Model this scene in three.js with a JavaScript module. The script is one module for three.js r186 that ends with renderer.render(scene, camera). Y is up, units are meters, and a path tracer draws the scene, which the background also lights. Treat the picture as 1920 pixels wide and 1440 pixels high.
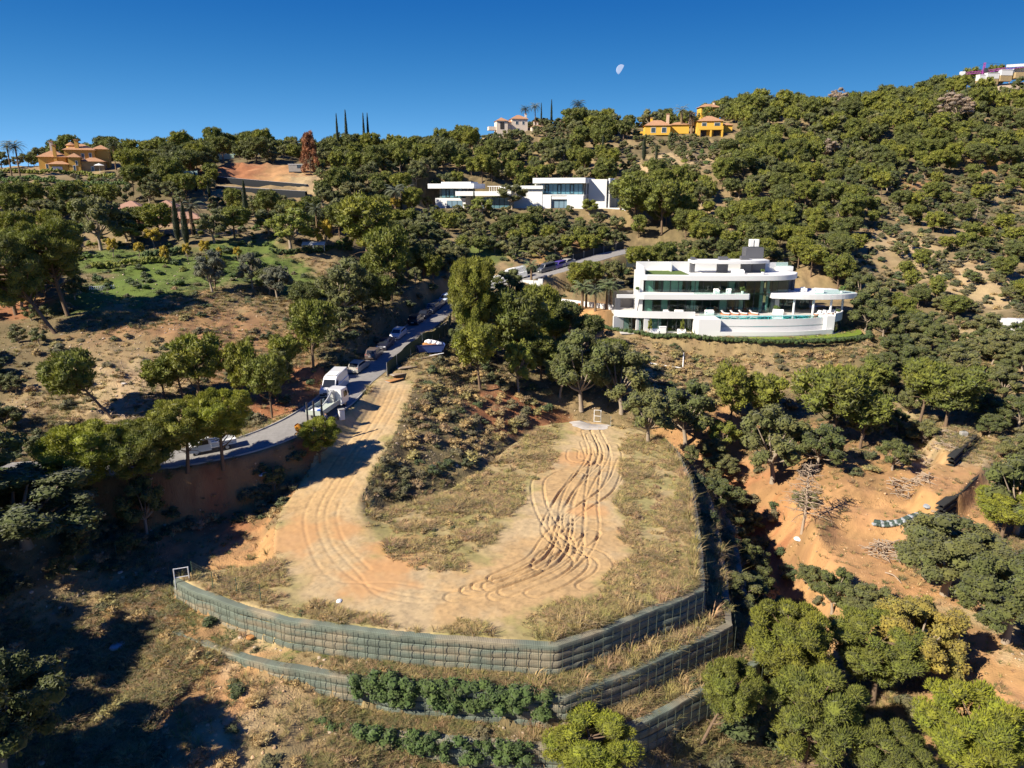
import * as THREE from 'three';
import { mergeGeometries, mergeVertices } from 'three/addons/utils/BufferGeometryUtils.js';
import { RoundedBoxGeometry } from 'three/addons/geometries/RoundedBoxGeometry.js';

// ------------------------------------------------------------------ camera, sky, sun, exposure
const scene = new THREE.Scene();
const PITCH = THREE.MathUtils.degToRad(15.1), FOC = 1330;          // drone camera, focal length in pixels of a 1920 x 1440 picture
const camera = new THREE.PerspectiveCamera(2 * THREE.MathUtils.radToDeg(Math.atan(720 / FOC)), 4 / 3, 0.5, 9000);
camera.position.set(0, 40, 0);
camera.rotation.set(-PITCH, 0, 0);
const renderer = new THREE.WebGLRenderer();
renderer.toneMapping = THREE.LinearToneMapping;
renderer.toneMappingExposure = 2.0;
renderer.shadowMap.enabled = true;
const SUN_EL = THREE.MathUtils.degToRad(36), SUN_AZ = THREE.MathUtils.degToRad(29);
const SUN = new THREE.Vector3(-Math.cos(SUN_EL) * Math.cos(SUN_AZ), Math.sin(SUN_EL), Math.cos(SUN_EL) * Math.sin(SUN_AZ));
{
  const W = 512, H = 256, d = new Float32Array(W * H * 4);          // clear winter sky: pale at the horizon, deep blue above
  for (let r = 0; r < H; r++) {
    const up = Math.max(0, ((r + 0.5) / H - 0.5) * Math.PI), s = Math.sin(up);
    const k = Math.exp(-s * 9), k2 = Math.pow(k, 1.6);
    for (let c = 0; c < W; c++) {
      const a = ((c + 0.5) / W - 0.5) * 2 * Math.PI;
      const cs = Math.cos(a) * Math.cos(up) * SUN.x + s * SUN.y + Math.sin(a) * Math.cos(up) * SUN.z;
      const g = 0.05 * Math.pow(Math.max(0, cs), 24);
      const i = (r * W + c) * 4;
      d[i] = (0.001 + 0.24 * k2 + g) * 0.82; d[i + 1] = (0.036 + 0.43 * k + g) * 0.82; d[i + 2] = (0.225 + 0.54 * k + g) * 0.82; d[i + 3] = 1;
    }
  }
  const t = new THREE.DataTexture(d, W, H, THREE.RGBAFormat, THREE.FloatType);
  t.mapping = THREE.EquirectangularReflectionMapping; t.magFilter = THREE.LinearFilter; t.needsUpdate = true;
  scene.background = t; scene.environment = t;
}
const sun = new THREE.DirectionalLight(new THREE.Color(1, 0.92, 0.78), 4.6);
sun.position.copy(SUN).multiplyScalar(400).add(new THREE.Vector3(20, 20, -120));
sun.target.position.set(20, 20, -120); sun.castShadow = true; sun.shadow.radius = 1;
Object.assign(sun.shadow.camera, { left: -260, right: 260, top: 260, bottom: -260, near: 10, far: 900 }); sun.shadow.mapSize.set(4096, 4096);
sun.name = 'sun'; scene.add(sun); scene.add(sun.target);

// ------------------------------------------------------------------ helpers
const { sin, cos, abs, min, max, sqrt, floor, PI, exp, hypot, atan2, pow } = Math;
const V = (x, y, z) => new THREE.Vector3(x, y, z);
const clamp = (x, a = 0, b = 1) => min(b, max(a, x)), lerp = (a, b, t) => a + (b - a) * t;
const sst = (a, b, x) => { const t = clamp((x - a) / (b - a)); return t * t * (3 - 2 * t); };
function rngOf(seed) { let s = seed | 0; return () => { s = (s + 0x6d2b79f5) | 0; let t = Math.imul(s ^ (s >>> 15), 1 | s); t = (t + Math.imul(t ^ (t >>> 7), 61 | t)) ^ t; return ((t ^ (t >>> 14)) >>> 0) / 4294967296; }; }
const hash2 = (x, y) => { let h = Math.imul(x | 0, 374761393) + Math.imul(y | 0, 668265263); h = Math.imul(h ^ (h >>> 13), 1274126177); return ((h ^ (h >>> 16)) >>> 0) / 4294967296; };
function vn(x, y) { const ix = floor(x), iy = floor(y), fx = x - ix, fy = y - iy, u = fx * fx * (3 - 2 * fx), v = fy * fy * (3 - 2 * fy); return lerp(lerp(hash2(ix, iy), hash2(ix + 1, iy), u), lerp(hash2(ix, iy + 1), hash2(ix + 1, iy + 1), u), v); }
function fbm(x, y, o = 4) { let s = 0, a = 0.5, n = 0; for (let i = 0; i < o; i++) { s += a * vn(x, y); n += a; a *= 0.5; x = x * 2.03 + 17.3; y = y * 2.03 + 9.1; } return s / n; }
const SP = sin(PITCH), CP = cos(PITCH);
function at(px, py, D) { const u = (px - 960) / FOC, v = (py - 720) / FOC, den = CP - v * SP; return V(u / den * D, 40 - D * (SP + v * CP) / den, -D); }   // a point seen at that place of the photograph, D metres ahead
const tanAt = (py) => { const v = (py - 720) / FOC; return (SP + v * CP) / (CP - v * SP); };
function project(x, y, z) { const yr = y - 40, c = -yr * SP - z * CP; return [960 + FOC * x / c, 720 - FOC * (yr * CP - z * SP) / c, c]; }
function inPoly(x, y, p) { let k = false; for (let i = 0, j = p.length - 1; i < p.length; j = i++) { if ((p[i][1] > y) !== (p[j][1] > y) && x < (p[j][0] - p[i][0]) * (y - p[i][1]) / (p[j][1] - p[i][1]) + p[i][0]) k = !k; } return k; }
function segDist(x, z, a, b) { const dx = b[0] - a[0], dz = b[1] - a[1], t = clamp(((x - a[0]) * dx + (z - a[1]) * dz) / (dx * dx + dz * dz)); return [hypot(x - a[0] - dx * t, z - a[1] - dz * t), t]; }
function pathDist(x, z, path) { let best = 1e9, val = 0, seg = 0; for (let i = 0; i + 1 < path.length; i++) { const a = path[i], b = path[i + 1]; if (x < min(a[0], b[0]) - 14 || x > max(a[0], b[0]) + 14 || z < min(a[1], b[1]) - 14 || z > max(a[1], b[1]) + 14) continue; const [d, t] = segDist(x, z, a, b); if (d < best) { best = d; val = lerp(a[2] ?? 0, b[2] ?? 0, t); seg = i + t; } } return [best, val, seg]; }
function smoothPath(pts, n = 6) { const c = new THREE.CatmullRomCurve3(pts.map((p) => V(p[0], p[2] ?? 0, p[1])), false, 'centripetal'); return c.getPoints((pts.length - 1) * n).map((p) => [p.x, p.z, p.y]); }
const counts = new Map();
function numbered(n) { const k = counts.get(n) ?? 0; counts.set(n, k + 1); return k ? n + '_' + String(k).padStart(3, '0') : n; }
function mesh(name, geo, mat, parent) { const m = new THREE.Mesh(geo, mat); m.name = parent ? name : numbered(name); m.castShadow = m.receiveShadow = true; (parent ?? scene).add(m); return m; }
function tag(o, label, category, group, kind) { o.userData = { label, category }; if (group) o.userData.group = group; if (kind) o.userData.kind = kind; return o; }
function thing(name, label, category, pos = V(0, 0, 0), turn = 0, group) { const o = new THREE.Group(); o.name = numbered(name); scene.add(o); o.position.copy(pos); o.rotation.y = turn; return tag(o, label, category, group); }
const struct = (o) => { o.userData = { kind: 'structure' }; return o; };
function box(w, h, d, x = 0, y = 0, z = 0, ry = 0) { const g = new THREE.BoxGeometry(w, h, d); if (ry) g.rotateY(ry); g.translate(x, y + h / 2, z); return g; }   // y is the underside
function rbox(w, h, d, x = 0, y = 0, z = 0, r = 0.05) { const g = new RoundedBoxGeometry(w, h, d, 2, min(r, w / 2.1, h / 2.1, d / 2.1)); g.translate(x, y + h / 2, z); return g; }
function cyl(r0, r1, h, x = 0, y = 0, z = 0, n = 10) { const g = new THREE.CylinderGeometry(r1, r0, h, n); g.translate(x, y + h / 2, z); return g; }
function tube(pts, radii, n = 6) {                                   // tapered limb through the points
  const c = pts.length > 2 ? new THREE.CatmullRomCurve3(pts) : new THREE.LineCurve3(pts[0], pts[1]), S = pts.length > 2 ? (pts.length - 1) * 3 : 1, pos = [], idx = [];
  for (let i = 0; i <= S; i++) {
    const t = i / S, p = c.getPoint(t), d = c.getTangent(t), k = t * (radii.length - 1), a = min(radii.length - 2, floor(k)), r = lerp(radii[a], radii[a + 1], k - a);
    const s = abs(d.y) > 0.9 ? V(1, 0, 0) : V(0, 1, 0), e1 = s.cross(d).normalize(), e2 = d.clone().cross(e1);
    for (let j = 0; j < n; j++) { const q = j / n * 2 * PI; pos.push(p.x + (e1.x * cos(q) + e2.x * sin(q)) * r, p.y + (e1.y * cos(q) + e2.y * sin(q)) * r, p.z + (e1.z * cos(q) + e2.z * sin(q)) * r); }
  }
  for (let i = 0; i < S; i++) for (let j = 0; j < n; j++) { const a = i * n + j, b = i * n + (j + 1) % n; idx.push(a, b, a + n, b, b + n, a + n); }
  const g = new THREE.BufferGeometry(); g.setAttribute('position', new THREE.Float32BufferAttribute(pos, 3)); g.setIndex(idx); g.computeVertexNormals(); return g;
}
const plain = (g) => { const q = g.index ? g.toNonIndexed() : g; for (const k of Object.keys(q.attributes)) if (k !== 'position' && k !== 'normal') q.deleteAttribute(k); return q; };
const merge = (list) => mergeGeometries(list.map(plain));
function rgb(r, g, b) { return new THREE.Color().setRGB(r, g, b); }
const M = {};
function std(name, c, o = {}) { const m = new THREE.MeshStandardMaterial({ color: Array.isArray(c) ? rgb(...c) : c, roughness: 0.8, ...o }); m.name = name; M[name] = m; return m; }
function noiseTex(size, fn, srgb, rep) { const d = new Uint8Array(size * size * 4); for (let y = 0; y < size; y++) for (let x = 0; x < size; x++) { const c = fn(x / size, y / size), i = (y * size + x) * 4; d[i] = clamp(c[0]) * 255; d[i + 1] = clamp(c[1]) * 255; d[i + 2] = clamp(c[2]) * 255; d[i + 3] = 255; } const t = new THREE.DataTexture(d, size, size); t.magFilter = THREE.LinearFilter; t.wrapS = t.wrapT = THREE.RepeatWrapping; if (srgb) t.colorSpace = THREE.SRGBColorSpace; if (rep) t.repeat.set(rep, rep); t.needsUpdate = true; return t; }
function tiled(fn, m) { return (u, v) => { const a = sst(0, 1, u), b = sst(0, 1, v), x = u * m, y = v * m; return lerp(lerp(fn(x, y), fn(x - m, y), a), lerp(fn(x, y - m), fn(x - m, y - m), a), b); }; }

// ------------------------------------------------------------------ terrain: heights by thin-plate spline through surveyed points
const PLAT = 7;                                                      // height of the levelled dirt platform
const survey = [
  // left: road, dirt slope, garden, terraces, ridge
  [-200, 930, 66], [0, 905, 66.5], [50, 950, 62], [100, 1000, 60], [0, 1000, 58], [250, 1000, 66], [250, 930, 70], [420, 930, 72], [500, 900, 75], [560, 880, 76],
  [150, 1100, 56.5], [0, 1100, 54], [300, 1180, 52], [440, 1180, 51.5], [200, 1300, 46.5], [0, 1250, 48], [0, 1440, 38.5], [-250, 1300, 44], [300, 1400, 41], [560, 1440, 40.2], [420, 1290, 46.5], [520, 1330, 44.5],
  [100, 840, 76], [300, 800, 80], [100, 760, 84], [300, 720, 90], [120, 660, 97], [300, 640, 102], [460, 700, 97], [540, 690, 99.5], [300, 580, 112], [450, 620, 108], [60, 590, 110], [-200, 620, 104],
  [300, 545, 120], [150, 550, 118], [480, 560, 122], [300, 490, 134], [500, 500, 138], [100, 490, 134], [-150, 480, 138], [300, 430, 154], [450, 440, 152], [100, 420, 158], [560, 440, 154], [620, 500, 142], [610, 575, 125],
  [100, 345, 196], [250, 350, 190], [330, 370, 182], [470, 385, 186], [140, 325, 214], [0, 320, 212], [-200, 330, 210], [300, 318, 222], [420, 322, 212], [520, 322, 212], [600, 330, 208], [500, 294, 242], [350, 294, 246], [420, 292, 244], [600, 296, 255], [720, 298, 255], [640, 330, 214], [640, 400, 184],
  // middle
  [700, 560, 132], [700, 470, 156], [760, 520, 150], [820, 440, 180], [700, 380, 194], [780, 330, 214], [700, 320, 230], [860, 282, 264], [860, 300, 246], [860, 400, 202], [980, 396, 203], [1100, 396, 203], [980, 350, 228], [1120, 350, 230], [780, 400, 198],
  [980, 440, 184], [1100, 440, 189], [980, 490, 169], [1080, 470, 177], [1000, 300, 248], [1000, 262, 272], [1000, 240, 294], [1120, 275, 270], [1120, 240, 312], [1250, 255, 284], [1330, 250, 288], [1250, 320, 232], [1350, 330, 226], [1400, 212, 326],
  // villa platform and the slope under it
  [1170, 622, 135], [1300, 640, 132], [1450, 640, 131], [1560, 625, 135], [1200, 470, 186], [1350, 450, 180], [1450, 470, 172], [1560, 500, 164], [1080, 576, 150], [1040, 566, 152], [1300, 672, 125], [1150, 690, 118], [1300, 715, 114.5], [1450, 700, 117], [1600, 680, 121], [1200, 725, 111], [1300, 770, 106],
  [1070, 620, 141], [1100, 660, 124], [980, 640, 124], [900, 620, 126], [940, 690, 112], [1060, 720, 110], [900, 720, 104], [820, 690, 101], [840, 640, 112], [880, 590, 132], [940, 560, 146],
  [770, 720, 96], [790, 780, 88], [830, 830, 84], [880, 860, 83], [930, 790, 95], [1000, 770, 101], [1060, 770, 104], [740, 800, 84], [750, 880, 77],
  // ravine east of the platform, the terraces and the far slope
  [1290, 800, 104], [1400, 790, 106], [1400, 860, 97], [1330, 880, 96], [1370, 960, 90], [1400, 1050, 83], [1430, 1150, 74], [1400, 1250, 62], [1380, 1350, 52], [1300, 1440, 46], [1480, 1330, 54], [1600, 1440, 45.5], [1500, 980, 79.5], [1580, 1060, 70.5], [1560, 900, 85], [1500, 860, 92],
  [1600, 990, 75.5], [1700, 990, 75], [1620, 950, 79], [1720, 930, 82], [1760, 860, 92], [1800, 800, 101], [1650, 1080, 66.5], [1750, 1150, 61], [1860, 1050, 69.5], [1890, 1130, 63], [1900, 1250, 51.5], [1850, 1380, 45.5], [2050, 1300, 48], [1900, 950, 80], [1860, 880, 88],
  [1560, 800, 101], [1640, 760, 108], [1500, 800, 102], [1700, 700, 117], [1900, 780, 102], [1900, 700, 113], [1700, 600, 146], [1900, 600, 139], [1650, 520, 166], [1720, 430, 196], [1900, 430, 202], [2100, 500, 180], [1600, 400, 206], [1500, 380, 210], [1500, 300, 258], [1700, 300, 264], [1900, 300, 268], [1560, 210, 330], [1700, 195, 336], [1850, 165, 344], [2000, 150, 350], [2150, 330, 262], [2200, 700, 118],
];
const anchors = [[-150, 12, -20], [-60, 4, 10], [0, -3, -15], [30, -4, -30], [70, 0, -25], [110, 14, -60], [-160, 16, -90], [-180, 38, -150], [-220, 46, -230], [-200, 44, -320], [-60, 42, -330], [60, 52, -360], [160, 70, -390], [300, 88, -400], [320, 60, -250], [260, 30, -150], [0, 48, -420], [-250, 40, -450], [150, 60, -480], [350, 80, -480], [-250, 20, -40]];
const pts = survey.map(([px, py, D]) => { const p = at(px, py, D); return [p.x, p.z, p.y]; }).concat(anchors.map(([x, y, z]) => [x, z, y]));
const tps = (() => {
  const n = pts.length, N = n + 3, A = [], S = 100, U = (r2) => (r2 < 1e-12 ? 0 : r2 * Math.log(r2));
  for (let i = 0; i < n; i++) { const r = new Float64Array(N + 1); for (let j = 0; j < n; j++) { const dx = (pts[i][0] - pts[j][0]) / S, dz = (pts[i][1] - pts[j][1]) / S; r[j] = U(dx * dx + dz * dz); } r[i] += 0.004; r[n] = 1; r[n + 1] = pts[i][0] / S; r[n + 2] = pts[i][1] / S; r[N] = pts[i][2]; A.push(r); }
  for (let k = 0; k < 3; k++) { const r = new Float64Array(N + 1); for (let j = 0; j < n; j++) r[j] = k === 0 ? 1 : pts[j][k - 1] / S; A.push(r); }
  for (let c = 0; c < N; c++) { let b = c; for (let r = c + 1; r < N; r++) if (abs(A[r][c]) > abs(A[b][c])) b = r; [A[c], A[b]] = [A[b], A[c]]; for (let r = c + 1; r < N; r++) { const f = A[r][c] / A[c][c]; if (f) for (let j = c; j <= N; j++) A[r][j] -= f * A[c][j]; } }
  const w = new Float64Array(N); for (let r = N - 1; r >= 0; r--) { let s = A[r][N]; for (let j = r + 1; j < N; j++) s -= A[r][j] * w[j]; w[r] = s / A[r][r]; }
  return (x, z) => { let s = w[n] + w[n + 1] * x / S + w[n + 2] * z / S; for (let j = 0; j < n; j++) { const dx = (x - pts[j][0]) / S, dz = (z - pts[j][1]) / S, r2 = dx * dx + dz * dz; if (r2 > 1e-12) s += w[j] * r2 * Math.log(r2); } return s; };
})();
const GX0 = -330, GX1 = 430, GZ0 = -520, GZ1 = 40, GS = 2, GNX = (GX1 - GX0) / GS + 1, GNZ = (GZ1 - GZ0) / GS + 1, grid = new Float32Array(GNX * GNZ);
for (let j = 0; j < GNZ; j++) for (let i = 0; i < GNX; i++) grid[j * GNX + i] = tps(GX0 + i * GS, GZ0 + j * GS);
function base(x, z) { const fx = clamp((x - GX0) / GS, 0, GNX - 1.001), fz = clamp((z - GZ0) / GS, 0, GNZ - 1.001), i = floor(fx), j = floor(fz), u = fx - i, v = fz - j, k = j * GNX + i; return lerp(lerp(grid[k], grid[k + 1], u), lerp(grid[k + GNX], grid[k + GNX + 1], u), v); }

const onLevel = (px, py, y) => { const p = at(px, py, (40 - y) / tanAt(py)); return [p.x, p.z]; };
// edge of the platform: wall line in front and along the ravine, then the foot of the slope behind
const wallPx = [[335, 1083], [378, 1107], [460, 1134], [545, 1157], [650, 1172], [760, 1185], [900, 1196], [1040, 1205], [1130, 1176], [1220, 1140], [1310, 1103], [1308, 1040], [1300, 970], [1290, 900], [1268, 850], [1240, 822]];
const wallLine = wallPx.map(([x, y]) => onLevel(x, y, PLAT));
const backPx = [[1200, 806], [1150, 796], [1100, 789], [1060, 792], [1010, 800], [960, 835], [905, 880], [850, 915], [770, 945], [700, 952], [655, 962], [600, 1000], [540, 1040], [500, 1060], [420, 1068]];
const platPoly = wallLine.concat(backPx.map(([x, y]) => onLevel(x, y, PLAT)));
const roadPts = [[-120, 897, 12.2], [0, 888, 12], [130, 880, 12], [250, 870, 12], [400, 848, 12.1], [480, 828, 12.4], [560, 795, 12.9], [620, 757, 13.5], [665, 715, 14.1], [700, 688, 14.7], [740, 652, 15.4], [785, 615, 16.4], [825, 585, 17.1], [860, 560, 18.4], [915, 540, 19.9], [975, 525, 21.4], [1040, 508, 22.9], [1100, 490, 24.4], [1150, 476, 25.6], [1210, 465, 26.4]].map(([x, y, h]) => [...onLevel(x, y, h), h]);
const road = smoothPath(roadPts, 8), ROADW = 2.65;
const rampPts = [[738, 722, 13.75], [718, 765, 12.6], [690, 810, 11.4], [655, 860, 10.1], [625, 910, 8.9], [600, 960, 7.9], [610, 1020, 7.2], [660, 1080, 7]].map(([x, y, h]) => [...onLevel(x, y, h), h]);
const ramp = smoothPath(rampPts, 6);
const pathPts = [[1180, 677, 10.6], [1240, 690, 10.3], [1300, 702, 10.2], [1400, 708, 10.2], [1500, 712, 10.1], [1620, 700, 10.4]];
// levelled ground of buildings: polygon in plan, height
const atD = (px, D) => [(px - 960) / FOC / (CP + 0.105 * SP) * D, -D];   // plan position of the villa's corners
const pads = [
  { p: [atD(1030, 151), atD(1640, 154), atD(1640, 137.5), atD(1150, 137.5), atD(1040, 148)], y: 17.3, e: 2.5 },
  { p: [atD(1125, 139), atD(1165, 133.4), atD(1290, 128.8), atD(1400, 126.8), atD(1500, 127.4), atD(1595, 131), atD(1625, 140)], y: 14.2, e: 1.2 },
  { p: [[800, 394], [1180, 396], [1180, 380], [800, 380]].map(([x, y], i) => { const q = at(x, y, i < 2 ? 203 : 221); return [q.x, q.z]; }), y: 35.7, e: 5 },
];
function sdPoly(x, z, poly) { let d = 1e9; for (let i = 0, j = poly.length - 1; i < poly.length; j = i++) { const [q] = segDist(x, z, poly[j], poly[i]); if (q < d) d = q; } return inPoly(x, z, poly) ? -d : d; }
const tiers = [{ s: 0.65, top: 7, bot: 4.45 }, { s: 3.1, top: 4.55, bot: 1.8 }, { s: 5.4, top: 2.0, bot: -0.7 }];
function tierProfile(s) {
  if (s < 0.1) return PLAT;
  if (s < 0.6) return lerp(PLAT, 4.45, sst(0.1, 0.4, s));
  if (s < 2.6) return 4.5;
  if (s < 3.05) return lerp(4.5, 1.85, sst(2.6, 2.9, s));
  if (s < 4.9) return 1.9;
  if (s < 5.35) return lerp(1.9, -0.7, sst(4.9, 5.2, s));
  return -0.7 - (s - 5.35) * 0.75;
}
const bbox = (p, m) => { const X = p.map((q) => q[0]), Z = p.map((q) => q[1]); return [min(...X) - m, max(...X) + m, min(...Z) - m, max(...Z) + m]; };
const pb = bbox(platPoly, 16), padB = pads.map((p) => bbox(p.p, 12));
const isIn = (x, z, b) => x > b[0] && x < b[1] && z > b[2] && z < b[3];
const rampW = (seg) => 2.6 + 0.9 * sst(0, 20, seg) + 1.2 * sst(26, 40, seg);
function info(x, z) { const s = isIn(x, z, pb) ? sdPoly(x, z, platPoly) : 99; const [rd, rh] = pathDist(x, z, road), [qd, qh, qs] = z < -50 && z > -100 ? pathDist(x, z, ramp) : [99, 0, 0]; return { s, rd, rh, qd, qh, qs }; }
// terraces of the earthworks beyond the ravine: levelled strips
function terraces(x, z, h) {
  for (const t of terr) { if (!isIn(x, z, t.b)) continue; const d = sdPoly(x, z, t.p); if (d < t.e) h = lerp(t.y, h, sst(0, t.e, d)); }
  return h;
}
const terr = [
  { px: [[1720, 935], [1795, 925], [1850, 868], [1862, 850], [1835, 820], [1800, 800], [1760, 815], [1770, 850], [1735, 900]], y: 5.3, e: 1.2 },
  { px: [[1775, 850], [1800, 838], [1828, 812], [1800, 797], [1745, 800], [1755, 830]], y: 6.6, e: 0.9 },
  { px: [[1530, 975], [1600, 950], [1700, 960], [1750, 985], [1680, 1005], [1600, 1015], [1540, 1000]], y: 2.6, e: 2.5 },
  { px: [[1590, 1010], [1660, 1015], [1700, 1060], [1800, 1130], [1760, 1190], [1700, 1130], [1600, 1080], [1570, 1040]], y: 0.9, e: 4 },
].map((t) => { t.p = t.px.map(([x, y]) => onLevel(x, y, t.y)); t.b = bbox(t.p, 6); return t; });
function H(x, z, nf) {
  const i = nf ?? info(x, z);
  const D = -z;
  let h = base(x, z);
  const rough = min(1, max(0.25, D / 120));
  h += (fbm(x * 0.11 + 3, z * 0.11 + 7, 3) - 0.5) * 2.2 * rough + (fbm(x * 0.5, z * 0.5, 3) - 0.5) * 0.7;
  { const sx = x + 88, sz = z + 213; const d2 = (sx * sx) / 900 + (sz * sz) / 120; if (d2 < 1) h += (1 - d2) * (fbm(x * 0.35 + 8, z * 0.35, 4) - 0.35) * 5; }
  const er = vn(x * 0.9 + 40, z * 0.35); h -= 0.3 * er * er;
  for (let k = 0; k < pads.length; k++) if (isIn(x, z, padB[k])) { const d = sdPoly(x, z, pads[k].p); if (d < pads[k].e) h = lerp(pads[k].y, h, sst(0, pads[k].e, d)); }
  h = terraces(x, z, h);
  if (i.s < 16) {
    if (i.s <= 0) h = lerp(PLAT + (fbm(x * 0.2, z * 0.2, 2) - 0.5) * 0.25, max(h, PLAT), 0) + (fbm(x * 0.9, z * 0.9, 2) - 0.5) * 0.1;
    else { const front = sst(-1, 2, z - lerp(-101, -96, clamp((x - 5) / 15))); h = max(h, lerp(h, tierProfile(i.s), front)); if (i.s < 0.6 && h > PLAT) h = lerp(PLAT, h, sst(0, 0.6, i.s)); }
  }
  if (i.qd < 9) { const w = rampW(i.qs); h = lerp(i.qh + 0.03, h, sst(w, w + 2.4, i.qd)); }
  if (i.rd < 9) h = lerp(i.rh - 0.06, h, sst(ROADW + 0.35, ROADW + 3.1, i.rd));
  return h;
}
const inSheet = (i) => i.s < 0.25 || (i.qd < rampW(i.qs) + 0.4 && i.rd > ROADW - 0.15);
const ground = (x, z) => H(x, z);
function hit(px, py, d0 = 26) { let a = d0, b = 0; for (let D = d0; D < 420; D += 0.6) { const p = at(px, py, D); if (p.y < H(p.x, p.z)) { b = D; break; } a = D; } if (!b) return null; for (let k = 0; k < 10; k++) { const m = (a + b) / 2, p = at(px, py, m); if (p.y < H(p.x, p.z)) b = m; else a = m; } return at(px, py, b); }
function hitOr(px, py, D) { const p = hit(px, py) ?? at(px, py, D); return p; }

// ground colours: what the soil and its cover are made of
const C_DRY = [0.30, 0.215, 0.105], C_SOIL = [0.33, 0.185, 0.08], C_RED = [0.34, 0.135, 0.055], C_ORANGE = [0.47, 0.26, 0.11], C_TAN = [0.46, 0.335, 0.18], C_GREEN = [0.12, 0.16, 0.03], C_SCRUB = [0.17, 0.13, 0.06], C_LAWN = [0.11, 0.16, 0.022], C_PALE = [0.45, 0.36, 0.26];
const cover = [   // patches of ground cover: place, radius in metres, colour
  [300, 620, 14, C_SOIL], [220, 680, 11, C_DRY], [400, 590, 12, C_SOIL], [480, 640, 9, C_SOIL], [250, 730, 10, C_TAN], [450, 700, 8, C_SOIL], [330, 555, 10, C_SOIL], [160, 560, 9, C_GREEN], [230, 545, 10, C_LAWN], [300, 530, 10, C_LAWN], [320, 500, 12, C_LAWN], [400, 510, 9, C_GREEN], [520, 520, 9, C_LAWN], [560, 545, 7, C_GREEN], [470, 555, 8, C_DRY],
  [200, 480, 9, C_LAWN], [450, 475, 9, C_LAWN], [20, 580, 8, C_RED], [30, 560, 5, C_ORANGE], [540, 740, 6, C_RED], [590, 700, 5, C_RED], [500, 760, 5, C_RED],
  [300, 930, 8, C_SOIL], [420, 1000, 7, C_ORANGE], [340, 1010, 5, C_SOIL], [450, 960, 5, C_RED], [220, 970, 6, C_DRY], [560, 900, 5, C_RED], [500, 940, 5, C_SOIL], [480, 1060, 5, C_ORANGE], [240, 940, 5, C_SOIL],
  [430, 1110, 4, C_GREEN], [560, 1150, 5, C_GREEN], [400, 1250, 7, C_TAN], [450, 1350, 7, C_ORANGE], [300, 1230, 6, C_SOIL], [330, 1330, 6, C_SOIL], [500, 1380, 5, C_TAN], [560, 1300, 4, C_DRY], [600, 1420, 6, C_DRY], [250, 1180, 6, C_SOIL],
  [960, 760, 6, C_RED], [1000, 770, 6, C_RED], [920, 780, 5, C_RED], [1060, 590, 7, C_ORANGE], [1100, 620, 7, C_ORANGE], [1080, 640, 5, C_ORANGE], [1150, 570, 6, C_SOIL], [1180, 660, 8, C_DRY], [1300, 670, 12, C_DRY], [1450, 680, 12, C_DRY], [1250, 720, 9, C_TAN], [1380, 750, 8, C_DRY], [1340, 790, 7, C_ORANGE], [1280, 830, 5, C_ORANGE], [1380, 800, 5, C_ORANGE], [1340, 870, 6, C_ORANGE], [1360, 910, 7, C_ORANGE], [1440, 940, 9, C_RED], [1500, 900, 8, C_SOIL], [1480, 1020, 8, C_RED], [1560, 960, 7, C_ORANGE],
  [1600, 990, 9, C_ORANGE], [1640, 1080, 10, C_ORANGE], [1740, 1140, 9, C_ORANGE], [1850, 1080, 9, C_ORANGE], [1750, 900, 9, C_ORANGE], [1780, 840, 8, C_TAN], [1800, 810, 5, C_TAN], [1650, 930, 7, C_ORANGE], [1650, 880, 6, C_ORANGE], [1600, 880, 6, C_SOIL], [1830, 940, 8, C_ORANGE], [1830, 1220, 8, C_TAN], [1900, 1260, 8, C_TAN], [1860, 1330, 8, C_ORANGE], [1760, 1220, 6, C_ORANGE], [1880, 1400, 6, C_ORANGE], [1500, 1100, 8, C_SOIL], [1560, 820, 7, C_SOIL], [1640, 770, 6, C_TAN], [1560, 1060, 6, C_ORANGE],
  [490, 318, 14, C_ORANGE], [440, 322, 12, C_RED], [560, 322, 12, C_ORANGE], [600, 340, 10, C_TAN], [980, 320, 8, C_SOIL], [1280, 300, 14, C_TAN], [1220, 320, 10, C_TAN], [1700, 470, 16, C_TAN], [1800, 420, 16, C_DRY], [1850, 520, 14, C_TAN], [1650, 600, 12, C_DRY], [1850, 560, 12, C_TAN], [1730, 350, 14, C_SOIL], [1870, 320, 14, C_SOIL], [1600, 480, 12, C_DRY], [1780, 640, 10, C_TAN], [880, 170, 20, C_TAN], [1870, 168, 14, C_PALE], [1900, 160, 14, C_PALE], [1830, 176, 10, C_PALE], [1050, 450, 8, C_SOIL], [1030, 478, 7, C_ORANGE], [1000, 465, 6, C_GREEN], [900, 470, 8, C_GREEN],
].map(([px, py, r, c]) => { const p = hit(px, py) ?? at(px, py, 300); return [p.x, p.z, r, c]; });
function coverColor(x, z) {
  const D = -z, n1 = fbm(x * 0.07 + 31, z * 0.07, 3), n2 = fbm(x * 0.45, z * 0.45 + 11, 3), n3 = fbm(x * 1.7, z * 1.7, 2);
  let c = n1 > 0.5 ? C_SCRUB : C_DRY, k = sst(0.42, 0.58, n1 + (n2 - 0.5) * 0.5), r = [0, 1, 2].map((q) => lerp(C_DRY[q], C_SCRUB[q], k));
  for (const [cx, cz, rad, col] of cover) { const dx = x - cx, dz = z - cz, d2 = dx * dx + dz * dz; if (d2 > rad * rad * 2.2) continue; const d = sqrt(d2) / rad + (n2 - 0.5) * 1.1 + (n3 - 0.5) * 0.35, w = 0.93 * (1 - sst(0.55, 1.05, d)); if (w > 0) r = [0, 1, 2].map((q) => lerp(r[q], col[q], w)); }
  const f = 0.78 + 0.44 * n3; return r.map((q, j) => q * f * (j === 1 ? 1 : 1 + (n2 - 0.5) * 0.16));
}

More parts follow.
